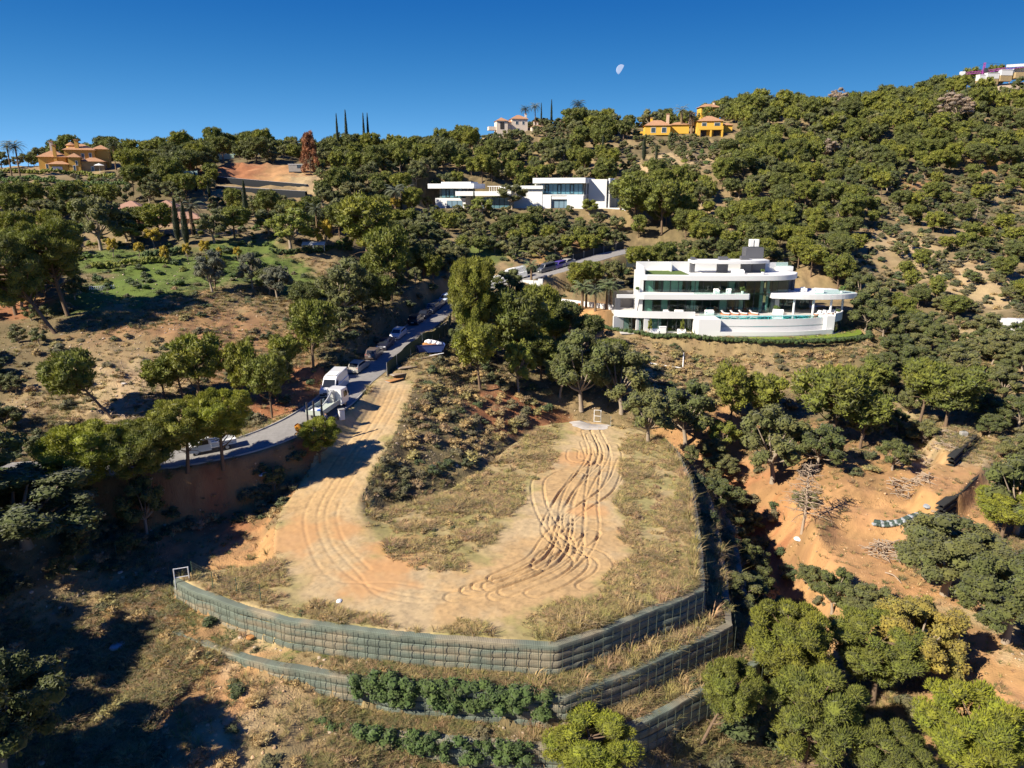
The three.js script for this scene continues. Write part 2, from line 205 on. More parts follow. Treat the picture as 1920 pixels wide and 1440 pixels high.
// ------------------------------------------------------------------ the ground as geometry
const grain = tiled((x, y) => fbm(x * 3, y * 3, 5), 4), speck = tiled((x, y) => vn(x * 24, y * 24), 4);
const soilMap = noiseTex(512, (u, v) => { const g = 0.62 + 0.5 * grain(u, v), s = speck(u, v), q = g * (s > 0.86 ? 1.18 : s < 0.14 ? 0.72 : 1); return [q, q * 0.985, q * 0.96]; }, false);
const soilBump = noiseTex(512, (u, v) => { const g = grain(u, v), s = speck(u, v); const q = 0.6 * g + 0.4 * s; return [q, q, q]; }, false);
std('soil', [1, 1, 1], { vertexColors: true, map: soilMap, bumpMap: soilBump, bumpScale: 0.12, roughness: 1 });
function axis(stops) { const a = [stops[0][0]]; for (let i = 0; i + 1 < stops.length; i++) { let x = stops[i][0]; while (x < stops[i + 1][0] - 1e-6) { x = min(stops[i + 1][0], x + stops[i][1]); a.push(x); } } return a; }
{
  const X = axis([[-330, 4], [-150, 1.6], [-62, 0.5], [72, 1.6], [180, 3], [430, 1]]), Z = axis([[-520, 6], [-400, 2.4], [-250, 1.5], [-150, 0.9], [-112, 0.5], [-30, 3], [40, 1]]);
  const nx = X.length, nz = Z.length, pos = new Float32Array(nx * nz * 3), col = new Float32Array(nx * nz * 3), uv = new Float32Array(nx * nz * 2), idx = [];
  for (let j = 0; j < nz; j++) for (let i = 0; i < nx; i++) {
    const x = X[i], z = Z[j], k = j * nx + i, nf = info(x, z); let y = H(x, z, nf);
    if (nf.s < -0.5 || (nf.qd < rampW(nf.qs) - 0.4 && nf.rd > ROADW)) y -= 0.35;
    pos.set([x, y, z], k * 3); col.set(coverColor(x, z), k * 3); uv.set([x / 9, z / 9], k * 2);
  }
  for (let j = 0; j + 1 < nz; j++) for (let i = 0; i + 1 < nx; i++) { const a = j * nx + i; idx.push(a, a + nx, a + 1, a + 1, a + nx, a + nx + 1); }
  const g = new THREE.BufferGeometry(); g.setAttribute('position', new THREE.BufferAttribute(pos, 3)); g.setAttribute('color', new THREE.BufferAttribute(col, 3)); g.setAttribute('uv', new THREE.BufferAttribute(uv, 2)); g.setIndex(idx); g.computeVertexNormals();
  struct(mesh('hillside_terrain', g, M.soil));
}
std('far_earth', [0.16, 0.13, 0.07], { roughness: 1 });
struct(mesh('ground', new THREE.PlaneGeometry(8000, 8000).rotateX(-PI / 2).translate(0, -32, 0), M.far_earth));

// platform and ramp: packed earth with tyre ruts pressed into it
const rutsPx = [
  [[1100, 808], [1112, 850], [1092, 890], [1058, 930], [1042, 985], [1066, 1030], [1022, 1070], [940, 1100], [850, 1120]],
  [[1116, 806], [1132, 850], [1106, 898], [1086, 940], [1080, 990], [1076, 1036], [1034, 1078], [950, 1110]],
  [[1098, 830], [1104, 866], [1050, 878], [1014, 895], [1009, 930], [1026, 975], [1050, 1010], [1048, 1040], [1000, 1070], [920, 1100]],
  [[1150, 834], [1156, 858], [1140, 915], [1090, 955], [1058, 985], [1040, 1030], [990, 1070], [900, 1100]],
  [[1120, 852], [1112, 900], [1108, 950], [1110, 990], [1096, 1030], [1050, 1072], [990, 1100], [930, 1118]],
  [[1090, 1030], [1122, 1042], [1136, 1058], [1128, 1078], [1096, 1098]],
  [[1074, 846], [1076, 862], [1094, 864]],
  [[1130, 868], [1170, 872], [1210, 890]],
  [[1108, 815], [1120, 856], [1080, 905], [1062, 950], [1060, 1000], [1032, 1050], [965, 1085], [880, 1108]],
  [[1168, 862], [1150, 905], [1120, 935], [1072, 965], [1030, 1010], [1000, 1050], [930, 1085]],
  [[1112, 1000], [1090, 1020], [1030, 1035], [1010, 1062]],
  [[1086, 890], [1040, 960], [1030, 1000], [1090, 1050], [1060, 1085], [1000, 1112]],
];
const ruts = rutsPx.map((l) => smoothPath(l.map(([x, y]) => onLevel(x, y, PLAT)), 8));
const rampRuts = [-1.75, -0.6, 0.2, 1.5].map((o) => smoothPath(rampPts.map((p, i) => { const a = rampPts[max(0, i - 1)], b = rampPts[min(rampPts.length - 1, i + 1)], dx = b[0] - a[0], dz = b[1] - a[1], l = hypot(dx, dz); return [p[0] - dz / l * o, p[1] + dx / l * o]; }).concat(o > -1 ? [onLevel(720 + o * 12, 1112 - o * 12, PLAT), onLevel(860, 1125 - o * 10, PLAT), onLevel(960, 1100 - o * 8, PLAT)] : []), 6));
const barePx = [[1110, 800], [1112, 850], [1085, 900], [1070, 960], [1062, 1010], [1030, 1060], [960, 1095], [850, 1122], [740, 1112], [660, 1075], [610, 1010], [600, 960]];
const bare = smoothPath(barePx.map(([x, y]) => onLevel(x, y, PLAT)), 6), bareW = [[0, 3], [6, 3.6], [14, 5], [26, 6.2], [40, 4.6], [60, 3.6], [66, 3.4]];
const bareAt = (x, z) => { const [d, , s] = pathDist(x, z, bare); let w = 3.4; for (let i = 0; i + 1 < bareW.length; i++) if (s >= bareW[i][0] && s <= bareW[i + 1][0]) w = lerp(bareW[i][1], bareW[i + 1][1], (s - bareW[i][0]) / (bareW[i + 1][0] - bareW[i][0])); return d - w; };
function rutDepth(x, z) {
  let h = 0;
  for (const r of ruts) { const [d] = pathDist(x, z, r); if (d > 3) continue; for (const o of [0.72]) { const e = abs(d - o) / 0.115; if (e < 2.6) h += -0.13 * exp(-e * e) + 0.05 * exp(-pow(e - 1.6, 2) * 3); } }
  for (const r of rampRuts) { const [d] = pathDist(x, z, r); if (d < 0.7) { const e = d / 0.15; h += -0.045 * exp(-e * e) + 0.015 * exp(-pow(e - 1.6, 2) * 3); } }
  return max(-0.22, h) * (0.55 + 0.8 * vn(x * 0.5, z * 0.5));
}
function platColor(x, z, b) {
  const n1 = fbm(x * 0.13 + 5, z * 0.13, 3), n2 = fbm(x * 0.7, z * 0.7, 4), n3 = fbm(x * 3.1, z * 3.1, 3);
  let r = [0, 1, 2].map((q) => lerp(C_TAN[q], [0.44, 0.285, 0.13][q], sst(0.35, 0.65, n1 + (n2 - 0.5) * 0.5)));
  const grass = sst(-1.2, 1.6, b + (n2 - 0.5) * 5), g = [0, 1, 2].map((q) => lerp([0.36, 0.275, 0.13][q], [0.24, 0.215, 0.075][q], sst(0.4, 0.62, fbm(x * 0.22 + 70, z * 0.22, 3))));
  r = r.map((c, q) => lerp(c, g[q], grass * 0.85));
  if (n3 > 0.62) r = r.map((c) => c * 1.1); if (n3 < 0.36) r = r.map((c) => c * 0.86);
  return r.map((c) => c * (0.86 + 0.28 * n2));
}
const RED_SPOTS = [[1075, 860, 3.2], [735, 1040, 4], [700, 1090, 4], [1105, 960, 2], [540, 1020, 4], [640, 1000, 2.5]].map(([x, y, r]) => [...onLevel(x, y, PLAT), r]);
{
  const x0 = pb[0] + 14, x1 = pb[1] - 14, z0 = -104, z1 = pb[3] - 14, S = 0.14, nx = floor((x1 - x0) / S) + 1, nz = floor((z1 - z0) / S) + 1, id = new Int32Array(nx * nz).fill(-1), pos = [], uv = [], idx = [], keep = new Uint8Array(nx * nz);
  const W = 1024, HH = 1024, tex = new Uint8Array(W * HH * 4), toS = (c) => 255 * (c <= 0.0031308 ? 12.92 * c : 1.055 * pow(c, 1 / 2.4) - 0.055);
  for (let j = 0; j < HH; j++) for (let i = 0; i < W; i++) {
    const x = lerp(x0, x1, (i + 0.5) / W), z = lerp(z0, z1, (j + 0.5) / HH), k = (j * W + i) * 4; let c;
    { let b = bareAt(x, z); const [qd, , qs] = pathDist(x, z, ramp); b = min(b, qd - rampW(qs) + 0.6); c = platColor(x, z, b); const n = fbm(x * 0.6 + 9, z * 0.6, 3); for (const [cx, cz, r] of RED_SPOTS) { const w = 0.75 * (1 - sst(0.4, 1.1, hypot(x - cx, z - cz) / r + (n - 0.5) * 1.2)); c = c.map((q, m) => lerp(q, [0.5, 0.27, 0.11][m], w)); } }
    tex[k] = toS(c[0]); tex[k + 1] = toS(c[1]); tex[k + 2] = toS(c[2]); tex[k + 3] = 255;
  }
  const t = new THREE.DataTexture(tex, W, HH); t.colorSpace = THREE.SRGBColorSpace; t.magFilter = THREE.LinearFilter; t.needsUpdate = true;
  std('packed_earth', [1, 1, 1], { map: t, roughness: 1 });
  for (let j = 0; j < nz; j++) for (let i = 0; i < nx; i++) {
    const x = x0 + i * S, z = z0 + j * S, nf = info(x, z); if (!inSheet(nf)) continue;
    const k = j * nx + i; keep[k] = 1; id[k] = pos.length / 3;
    const edge = max(min(-nf.s, 9), nf.qd < 9 ? rampW(nf.qs) + 0.4 - nf.qd : -9);
    pos.push(x, H(x, z, nf) + 0.03 * sst(-0.3, 0.3, edge) + (edge > 0.4 ? rutDepth(x, z) + (fbm(x * 2.2, z * 2.2, 2) - 0.5) * 0.06 : 0), z); uv.push((x - x0) / (x1 - x0), (z - z0) / (z1 - z0));
  }
  for (let j = 0; j + 1 < nz; j++) for (let i = 0; i + 1 < nx; i++) { const a = id[j * nx + i], b = id[j * nx + i + 1], c = id[(j + 1) * nx + i], d = id[(j + 1) * nx + i + 1]; if (a < 0 || b < 0 || c < 0 || d < 0) continue; idx.push(a, c, b, b, c, d); }
  const g = new THREE.BufferGeometry(); g.setAttribute('position', new THREE.Float32BufferAttribute(pos, 3)); g.setAttribute('uv', new THREE.Float32BufferAttribute(uv, 2)); g.setIndex(idx); g.computeVertexNormals();
  struct(mesh('dirt_path', g, M.packed_earth));
}
// asphalt road with a concrete kerb on the hill side
const roadNoise = noiseTex(512, (u, v) => { const g = 0.8 + 0.35 * (grain(u, v) - 0.5) + 0.2 * (speck(u, v) - 0.5); return [g, g * 0.99, g * 0.97]; }, false);
std('asphalt', [0.3, 0.285, 0.27], { map: roadNoise, bumpMap: soilBump, bumpScale: 0.01, roughness: 0.95 });
std('concrete', [0.42, 0.4, 0.37], { map: roadNoise, roughness: 0.9 });
function ribbon(path, profile, uvS = 4) {   // profile: list of [offset to the side, height]
  const pos = [], uv = [], idx = [], n = profile.length; let len = 0;
  path.forEach((p, i) => { const a = path[max(0, i - 1)], b = path[min(path.length - 1, i + 1)], dx = b[0] - a[0], dz = b[1] - a[1], l = hypot(dx, dz); if (i) len += hypot(p[0] - path[i - 1][0], p[1] - path[i - 1][1]); profile.forEach(([o, h], k) => { pos.push(p[0] - dz / l * o, p[2] + h, p[1] + dx / l * o); uv.push((o + h) / uvS, len / uvS); }); });
  for (let i = 0; i + 1 < path.length; i++) for (let k = 0; k + 1 < n; k++) { const a = i * n + k; idx.push(a, a + 1, a + n, a + 1, a + n + 1, a + n); }
  const g = new THREE.BufferGeometry(); g.setAttribute('position', new THREE.Float32BufferAttribute(pos, 3)); g.setAttribute('uv', new THREE.Float32BufferAttribute(uv, 2)); g.setIndex(idx); g.computeVertexNormals(); return g;
}
const roadGeo = ribbon(road, [[-ROADW, -0.3], [-ROADW, 0], [0, 0.05], [ROADW, 0], [ROADW, -0.3]]);
struct(mesh('road', roadGeo, M.asphalt));
struct(mesh('kerb', ribbon(road, [[-ROADW - 0.27, -0.3], [-ROADW - 0.27, 0.13], [-ROADW - 0.03, 0.13], [-ROADW - 0.0, -0.2]]), M.concrete));
struct(mesh('kerb', ribbon(road.slice(0, 62), [[ROADW + 0.0, -0.2], [ROADW + 0.03, 0.1], [ROADW + 0.2, 0.1], [ROADW + 0.2, -0.3]]), M.concrete));

// ------------------------------------------------------------------ plants: leaf-sized faces spread over clumps
function Soup() { return { p: [], c: [] }; }
function soupGeo(s) { const g = new THREE.BufferGeometry(); g.setAttribute('position', new THREE.Float32BufferAttribute(s.p, 3)); g.setAttribute('color', new THREE.Float32BufferAttribute(s.c, 3)); g.computeVertexNormals(); return g; }
function leafTri(s, x, y, z, d, n, len, wid, col) {   // one leaf: foot at x,y,z, pointing along d, lying across n
  let cx = d[1] * n[2] - d[2] * n[1], cy = d[2] * n[0] - d[0] * n[2], cz = d[0] * n[1] - d[1] * n[0]; const l = hypot(cx, cy, cz) || 1; cx *= wid / l; cy *= wid / l; cz *= wid / l;
  s.p.push(x - cx, y - cy, z - cz, x + cx, y + cy, z + cz, x + d[0] * len, y + d[1] * len, z + d[2] * len);
  for (let k = 0; k < 3; k++) s.c.push(col[0], col[1], col[2]);
}
const rdir = (R) => { const u = R() * 2 - 1, a = R() * 2 * PI, q = sqrt(1 - u * u); return [q * cos(a), u, q * sin(a)]; };
const nrm = (v) => { const l = hypot(v[0], v[1], v[2]) || 1; return [v[0] / l, v[1] / l, v[2] / l]; };
function clump(s, R, c, r, flat, n, len, wid, kind, core = true) {   // a tuft of foliage round c
  const tone = 0.82 + 0.36 * R(), warm = (R() - 0.5) * 0.14;
  const col = () => { const t = tone * (0.84 + 0.32 * R()); return [t * (1 + warm), t, t * (1 - warm)]; };
  if (core) {
    const g = icoSmall, P = g.attributes.position, ph = R() * 10, k0 = 0.7;
    for (let i = 0; i < P.count; i += 3) { const cc = col(); for (let k = 0; k < 3; k++) { const x = P.getX(i + k), y = P.getY(i + k), z = P.getZ(i + k), q = r * k0 * (0.75 + 0.5 * vn(x * 2.3 + ph, y * 2.3 + z * 1.7 + ph)); s.p.push(c[0] + x * q, c[1] + y * q * flat, c[2] + z * q); s.c.push(...cc); } }
  }
  for (let i = 0; i < n; i++) {
    const d = rdir(R); if (d[1] < -0.35 && R() < 0.75) d[1] = -d[1];
    const q = r * (0.62 + 0.38 * sqrt(R())), x = c[0] + d[0] * q, y = c[1] + d[1] * q * flat, z = c[2] + d[2] * q;
    if (kind === 'needle') { const o = rdir(R), dd = nrm([d[0] + o[0] * 0.6, d[1] + 0.45 + o[1] * 0.6, d[2] + o[2] * 0.6]); leafTri(s, x, y, z, dd, nrm([d[0] * 0.7 + R() - 0.5, d[1] * 0.7 + 0.3 + R() - 0.5, d[2] * 0.7 + R() - 0.5]), len * (0.7 + 0.6 * R()), wid * (0.7 + 0.6 * R()), col()); }
    else { const o = rdir(R), nn = nrm([d[0] + o[0] * 0.75, d[1] + 0.25 + o[1] * 0.75, d[2] + o[2] * 0.75]), o2 = rdir(R); leafTri(s, x, y, z, nrm([o2[0], o2[1] * 0.6, o2[2]]), nn, len * (0.7 + 0.6 * R()), wid * (0.7 + 0.6 * R()), col()); }
  }
}
const icoSmall = new THREE.IcosahedronGeometry(1, 1);
// a tree about one unit high whose crown is one unit wide: returns { crown, trunk }
function makePine(seed, { puffs = 34, n = 60, len = 0.05, wid = 0.014, bareTo = 0.4, dome = 0.5, r = 0.115, lean = 0.1, twigs = 0, core = true } = {}) {
  const R = rngOf(seed), s = Soup(), limbs = [], la = R() * 2 * PI, lx = cos(la) * lean, lz = sin(la) * lean;
  const tr = (t) => V(lx * t * t + (R() - 0.5) * 0.01, t, lz * t * t);
  limbs.push(tube([tr(0), tr(0.35), tr(0.65), tr(0.86)], [0.028, 0.021, 0.015, 0.006], 7));
  for (let i = 0; i < puffs; i++) {
    const t = (i + 0.5) / puffs, h = lerp(bareTo, 0.94, pow(t, 0.75)), rel = (h - bareTo) / (1 - bareTo), wide = (rel < dome ? lerp(0.55, 1, sst(0, dome, rel)) : sqrt(max(0.02, 1 - pow((rel - dome) / (1 - dome), 2)))) * 0.42;
    const a = i * 2.399 + R() * 0.8, rad = wide * (0.35 + 0.65 * sqrt(R())), c = [lx * h * h + cos(a) * rad, h + (R() - 0.5) * 0.05, lz * h * h + sin(a) * rad];
    clump(s, R, c, r * (0.75 + 0.6 * R()), 0.62, n, len, wid, 'needle', core);
    if (i % 2 === 0) { const b = max(0.2, h - 0.1 - R() * 0.1); limbs.push(tube([V(lx * b * b, b, lz * b * b), V(lerp(lx * b * b, c[0], 0.55), lerp(b, c[1], 0.4), lerp(lz * b * b, c[2], 0.55)), V(...c)], [0.011, 0.007, 0.003], 4)); }
  }
  for (let i = 0; i < twigs; i++) { const b = bareTo * (0.55 + 0.6 * R()), a = R() * 2 * PI, L = 0.1 + 0.16 * R(), e = V(lx * b * b + cos(a) * L, b + (R() - 0.6) * 0.08, lz * b * b + sin(a) * L); limbs.push(tube([V(lx * b * b, b, lz * b * b), e.clone().lerp(V(lx * b * b, b + 0.04, lz * b * b), 0.5), e], [0.006, 0.004, 0.0015], 4)); }
  return { crown: soupGeo(s), trunk: merge(limbs) };
}
function makeOak(seed, { lobes = 11, puffs = 5, n = 50, len = 0.035, wid = 0.016, low = 0.18, trunkR = 0.035, r = 0.12 } = {}) {
  const R = rngOf(seed), s = Soup(), limbs = [], fork = V((R() - 0.5) * 0.08, low + 0.1, (R() - 0.5) * 0.08);
  limbs.push(tube([V(0, 0, 0), V(fork.x * 0.2, low * 0.5, 0), fork], [trunkR * 1.25, trunkR, trunkR * 0.8], 7));
  for (let i = 0; i < lobes; i++) {
    const a = i * 2.399 + R(), up = (i + 0.5) / lobes, rad = 0.33 * sqrt(max(0.05, 1 - pow((up - 0.35) / 0.72, 2))) * (0.75 + 0.45 * R()), c = V(cos(a) * rad, low + 0.17 + up * 0.55 * (0.9 + 0.2 * R()), sin(a) * rad);
    limbs.push(tube([fork, fork.clone().lerp(c, 0.55).add(V((R() - 0.5) * 0.06, -0.02, (R() - 0.5) * 0.06)), c], [trunkR * 0.55, trunkR * 0.35, 0.006], 5));
    for (let k = 0; k < puffs; k++) { const d = rdir(R); clump(s, R, [c.x + d[0] * 0.11, c.y + d[1] * 0.08 + 0.02, c.z + d[2] * 0.11], r * (0.65 + 0.6 * R()), 0.8, n, len, wid, 'leaf'); }
  }
  return { crown: soupGeo(s), trunk: merge(limbs) };
}
function makeShrub(seed, { puffs = 9, n = 46, len = 0.09, wid = 0.035, r = 0.22, spiky = 0, core = true } = {}) {
  const R = rngOf(seed), s = Soup();
  for (let i = 0; i < puffs; i++) { const a = i * 2.399 + R(), q = i === 0 ? 0 : 0.32 * sqrt(R()) + 0.06, h = 0.16 + 0.5 * R() * (1 - q); clump(s, R, [cos(a) * q, h, sin(a) * q], r * (0.7 + 0.6 * R()), 0.85, n, len, wid, spiky ? 'needle' : 'leaf', core); }
  return { crown: soupGeo(s) };
}
function makeCypress(seed, n = 900, w = 0.07) {
  const R = rngOf(seed), s = Soup(), core = Soup();
  const prof = (t) => w * pow(sin(PI * clamp(0.06 + 0.94 * pow(t, 0.75))), 0.7) * (1 - 0.25 * t);
  for (let i = 0; i < n; i++) { const t = pow(R(), 0.9), a = R() * 2 * PI, q = prof(t) * (0.75 + 0.35 * R()), u = 0.8 + 0.4 * R(); leafTri(s, cos(a) * q, 0.03 + t * 0.95, sin(a) * q, nrm([cos(a) * 0.35, 1, sin(a) * 0.35]), nrm([cos(a), 0.3 * R(), sin(a)]), 0.05 + 0.03 * R(), 0.008, [u, u, u]); }
  const S = 8, K = 9; for (let i = 0; i < K; i++) for (let j = 0; j < S; j++) { const P = (ii, jj) => { const t = ii / K, a = jj / S * 2 * PI, q = prof(t) * 0.86; return [cos(a) * q, 0.03 + t * 0.95, sin(a) * q]; }; const a = P(i, j), b = P(i + 1, j), c = P(i + 1, j + 1), d = P(i, j + 1), u = 0.85 + 0.2 * R(); for (const v of [a, b, c, a, c, d]) { s.p.push(...v); s.c.push(u, u, u); } }
  return { crown: soupGeo(s), trunk: cyl(0.014, 0.01, 0.08, 0, 0, 0, 6) };
}
function makePalm(seed, { fronds = 26, L = 0.3, trunkR = 0.022, H: hh = 1, droop = 0.9 } = {}) {
  const R = rngOf(seed), s = Soup(), dead = [];
  for (let i = 0; i < fronds; i++) {
    const a = i * 2.399 + R() * 0.4, el = lerp(1.25, -0.5, (i + 0.5) / fronds) + (R() - 0.5) * 0.2, K = 7; let x = 0, y = hh, z = 0, e = el; const l = L * (0.85 + 0.3 * R()), u = 0.8 + 0.4 * R();
    for (let k = 0; k < K; k++) {
      const st = l / K, dx = cos(e) * cos(a) * st, dy = sin(e) * st, dz = cos(e) * sin(a) * st, w = L * 0.2 * sin(PI * (k + 1) / (K + 1.2));
      for (const sd of [-1, 1]) for (let m = 0; m < 2; m++) { const f = m / 2, px = x + dx * f, py = y + dy * f, pz = z + dz * f, dd = nrm([-sin(a) * sd + cos(a) * 0.8, -0.25, cos(a) * sd + sin(a) * 0.8]); leafTri(s, px, py, pz, dd, [0, 1, 0.2], w * 1.25, st * 0.26, [u, u, u]); }
      x += dx; y += dy; z += dz; e -= droop * 2.2 / K * (0.5 + k / K);
    }
  }
  return { crown: soupGeo(s), trunk: tube([V(0, 0, 0), V(0.01, hh * 0.5, 0), V(0, hh + 0.005, 0)], [trunkR * 1.3, trunkR, trunkR * 1.05], 8) };
}
function makeDeadTree(seed, n = 26, spread = 0.3) {
  const R = rngOf(seed), limbs = [tube([V(0, 0, 0), V(0.02, 0.4, 0.01), V(0, 0.75, 0), V(0.02, 1, 0)], [0.028, 0.022, 0.014, 0.003], 6)];
  for (let i = 0; i < n; i++) { const b = 0.28 + 0.66 * i / n, a = i * 2.399, L = spread * (1.15 - b) * (0.8 + 0.5 * R()), e = V(cos(a) * L, b + (R() - 0.3) * 0.1, sin(a) * L), m = V(cos(a) * L * 0.5, b + 0.02, sin(a) * L * 0.5); limbs.push(tube([V(0, b, 0), m, e], [0.009, 0.005, 0.0015], 4)); for (let k = 0; k < 7; k++) { const f = 0.3 + 0.7 * R(), p = V(0, b, 0).lerp(e, f), q = p.clone().add(V((R() - 0.5) * 0.14, (R() - 0.55) * 0.12, (R() - 0.5) * 0.14)); limbs.push(tube([p, q], [0.0032, 0.001], 3)); } }
  return { trunk: merge(limbs) };
}
function makeTuft(seed, n = 26, { lean = 0.5, wid = 0.03, curve = 0.3 } = {}) {   // grass tuft about one unit across
  const R = rngOf(seed), s = Soup();
  for (let i = 0; i < n; i++) { const a = R() * 2 * PI, q = 0.3 * sqrt(R()), e = (0.25 + R()) * lean, h = 0.5 + 0.5 * R(), u = 0.8 + 0.4 * R(), dx = cos(a) * e, dz = sin(a) * e, x = cos(a) * q, z = sin(a) * q; const m = [x + dx * h * 0.4, h * 0.62, z + dz * h * 0.4]; const d1 = nrm([m[0] - x, m[1], m[2] - z]); const tx = x + dx * h * (1 + curve), ty = h * (1 - curve * 0.35), tz = z + dz * h * (1 + curve); const px = -sin(a) * wid, pz = cos(a) * wid;
    s.p.push(x - px, 0, z - pz, x + px, 0, z + pz, m[0] + px * 0.7, m[1], m[2] + pz * 0.7, x - px, 0, z - pz, m[0] + px * 0.7, m[1], m[2] + pz * 0.7, m[0] - px * 0.7, m[1], m[2] - pz * 0.7, m[0] - px * 0.7, m[1], m[2] - pz * 0.7, m[0] + px * 0.7, m[1], m[2] + pz * 0.7, tx, ty, tz); for (let k = 0; k < 9; k++) s.c.push(u, u, u); }
  return soupGeo(s);
}
const leafMat = (name, c, o = {}) => { const m = new THREE.MeshPhysicalMaterial({ color: rgb(...c), vertexColors: true, roughness: 0.95, side: THREE.DoubleSide, transmission: 0.3, thickness: 0, ...o }); m.name = name; M[name] = m; return m; };
const pineTones = [[0.16, 0.175, 0.013], [0.195, 0.202, 0.012], [0.135, 0.152, 0.014], [0.11, 0.126, 0.018]].map((c, i) => leafMat('pine_needles_' + i, c));
const pineFresh = leafMat('pine_needles_fresh', [0.235, 0.25, 0.009]);
const oakTones = [[0.105, 0.118, 0.02], [0.13, 0.135, 0.03], [0.088, 0.104, 0.016], [0.15, 0.145, 0.034]].map((c, i) => leafMat('oak_leaves_' + i, c));
const shrubTones = [[0.09, 0.1, 0.03], [0.13, 0.12, 0.045], [0.17, 0.14, 0.06], [0.07, 0.095, 0.022]].map((c, i) => leafMat('shrub_leaves_' + i, c));
const dryTones = [[0.42, 0.31, 0.135], [0.36, 0.245, 0.12], [0.45, 0.32, 0.13], [0.33, 0.28, 0.095]].map((c, i) => leafMat('dry_brush_' + i, c));
leafMat('olive_leaves', [0.135, 0.14, 0.08]); leafMat('cypress_leaves', [0.03, 0.045, 0.014]); leafMat('palm_leaves', [0.1, 0.12, 0.03]); leafMat('young_palm_leaves', [0.12, 0.16, 0.025]); leafMat('yellow_leaves', [0.42, 0.3, 0.012]); leafMat('lime_leaves', [0.19, 0.21, 0.015]); leafMat('autumn_oak_leaves', [0.3, 0.235, 0.035]); leafMat('brown_needles', [0.26, 0.1, 0.035]); leafMat('hedge_leaves', [0.06, 0.1, 0.016]); leafMat('garden_green', [0.09, 0.15, 0.016]); leafMat('ivy_leaves', [0.07, 0.115, 0.018]); leafMat('grey_twigs', [0.3, 0.22, 0.15]);
std('bark', [0.16, 0.105, 0.065], { roughness: 1 }); std('pale_bark', [0.3, 0.235, 0.17], { roughness: 1 }); std('dead_wood', [0.36, 0.27, 0.19], { roughness: 1 }); std('palm_bark', [0.2, 0.13, 0.075], { roughness: 1 }); std('dark_bark', [0.07, 0.05, 0.038], { roughness: 1 });
// kinds in three levels of detail: near (hero), middle, far
const kinds = {
  pine: { near: [1, 2, 3, 4].map((s) => makePine(100 + s, { puffs: 70, n: 330, len: 0.03, wid: 0.0052, r: 0.085, twigs: 10, bareTo: 0.32 + 0.04 * s, dome: 0.4 + 0.06 * s })), mid: [1, 2, 3, 4].map((s) => makePine(200 + s, { puffs: 44, n: 90, len: 0.052, wid: 0.014, r: 0.105, twigs: 4, bareTo: 0.3 + 0.05 * s })), far: [1, 2, 3, 4, 5].map((s) => makePine(300 + s, { puffs: 26, n: 46, len: 0.075, wid: 0.026, r: 0.135, bareTo: 0.26 + 0.03 * s, dome: 0.35 + 0.06 * s })) },
  oak: { near: [1, 2].map((s) => makeOak(400 + s, { lobes: 16, puffs: 7, n: 110, len: 0.026, wid: 0.012, r: 0.095 })), mid: [1, 2, 3].map((s) => makeOak(500 + s, { lobes: 12, puffs: 5, n: 64, len: 0.038, wid: 0.017, r: 0.11 })), far: [1, 2, 3, 4].map((s) => makeOak(600 + s, { lobes: 8, puffs: 4, n: 34, len: 0.06, wid: 0.028, r: 0.14 })) },
  shrub: { near: [1, 2, 3].map((s) => makeShrub(700 + s, { puffs: 14, n: 110, len: 0.07, wid: 0.022, r: 0.19 })), mid: [1, 2, 3].map((s) => makeShrub(740 + s, { puffs: 10, n: 60 })), far: [1, 2, 3].map((s) => makeShrub(780 + s, { puffs: 7, n: 34, len: 0.13, wid: 0.05, r: 0.25 })) },
  brush: { near: [1, 2, 3].map((s) => makeShrub(840 + s, { puffs: 12, n: 90, len: 0.13, wid: 0.014, r: 0.2, spiky: 1, core: false })), mid: [1, 2, 3].map((s) => makeShrub(860 + s, { puffs: 9, n: 54, len: 0.16, wid: 0.022, r: 0.22, spiky: 1 })), far: [1, 2, 3].map((s) => makeShrub(880 + s, { puffs: 6, n: 30, len: 0.18, wid: 0.04, r: 0.25, spiky: 1 })) },
  cypress: { mid: [1, 2].map((s) => makeCypress(900 + s)) },
  palm: { mid: [makePalm(920, { fronds: 38, L: 0.36 }), makePalm(921, { fronds: 42, L: 0.38 })], short: [makePalm(922, { fronds: 26, L: 0.62, trunkR: 0.06 }), makePalm(923, { fronds: 22, L: 0.5, trunkR: 0.05 })] },
};

// ------------------------------------------------------------------ planting
const landmarks = [];                                                // [name, place in the picture] to tell look-alikes apart in words
const planted = [];                                                  // everything rooted: x, z, radius
const heightTo = (py0, py1, D) => (tanAt(py0) - tanAt(py1)) * D;
function putTree(o) {   // o: name, label, category, group, proto, leaf, bark, pos, h, w, turn, tilt
  const g = thing(o.name, o.label, o.category, o.pos, o.turn ?? 0, o.group);
  g.scale.set(o.w, o.h, o.w); if (o.tilt) { g.rotation.set(o.tilt[0], o.turn ?? 0, o.tilt[1], 'ZXY'); }
  if (o.proto.crown) mesh('crown', o.proto.crown, o.leaf, g);
  if (o.proto.trunk) mesh('trunk', o.proto.trunk, o.bark, g);
  planted.push([o.pos.x, o.pos.z, o.w * 0.42]);
  return g;
}
const sink = (p, d = 0.12) => V(p.x, p.y - d, p.z);
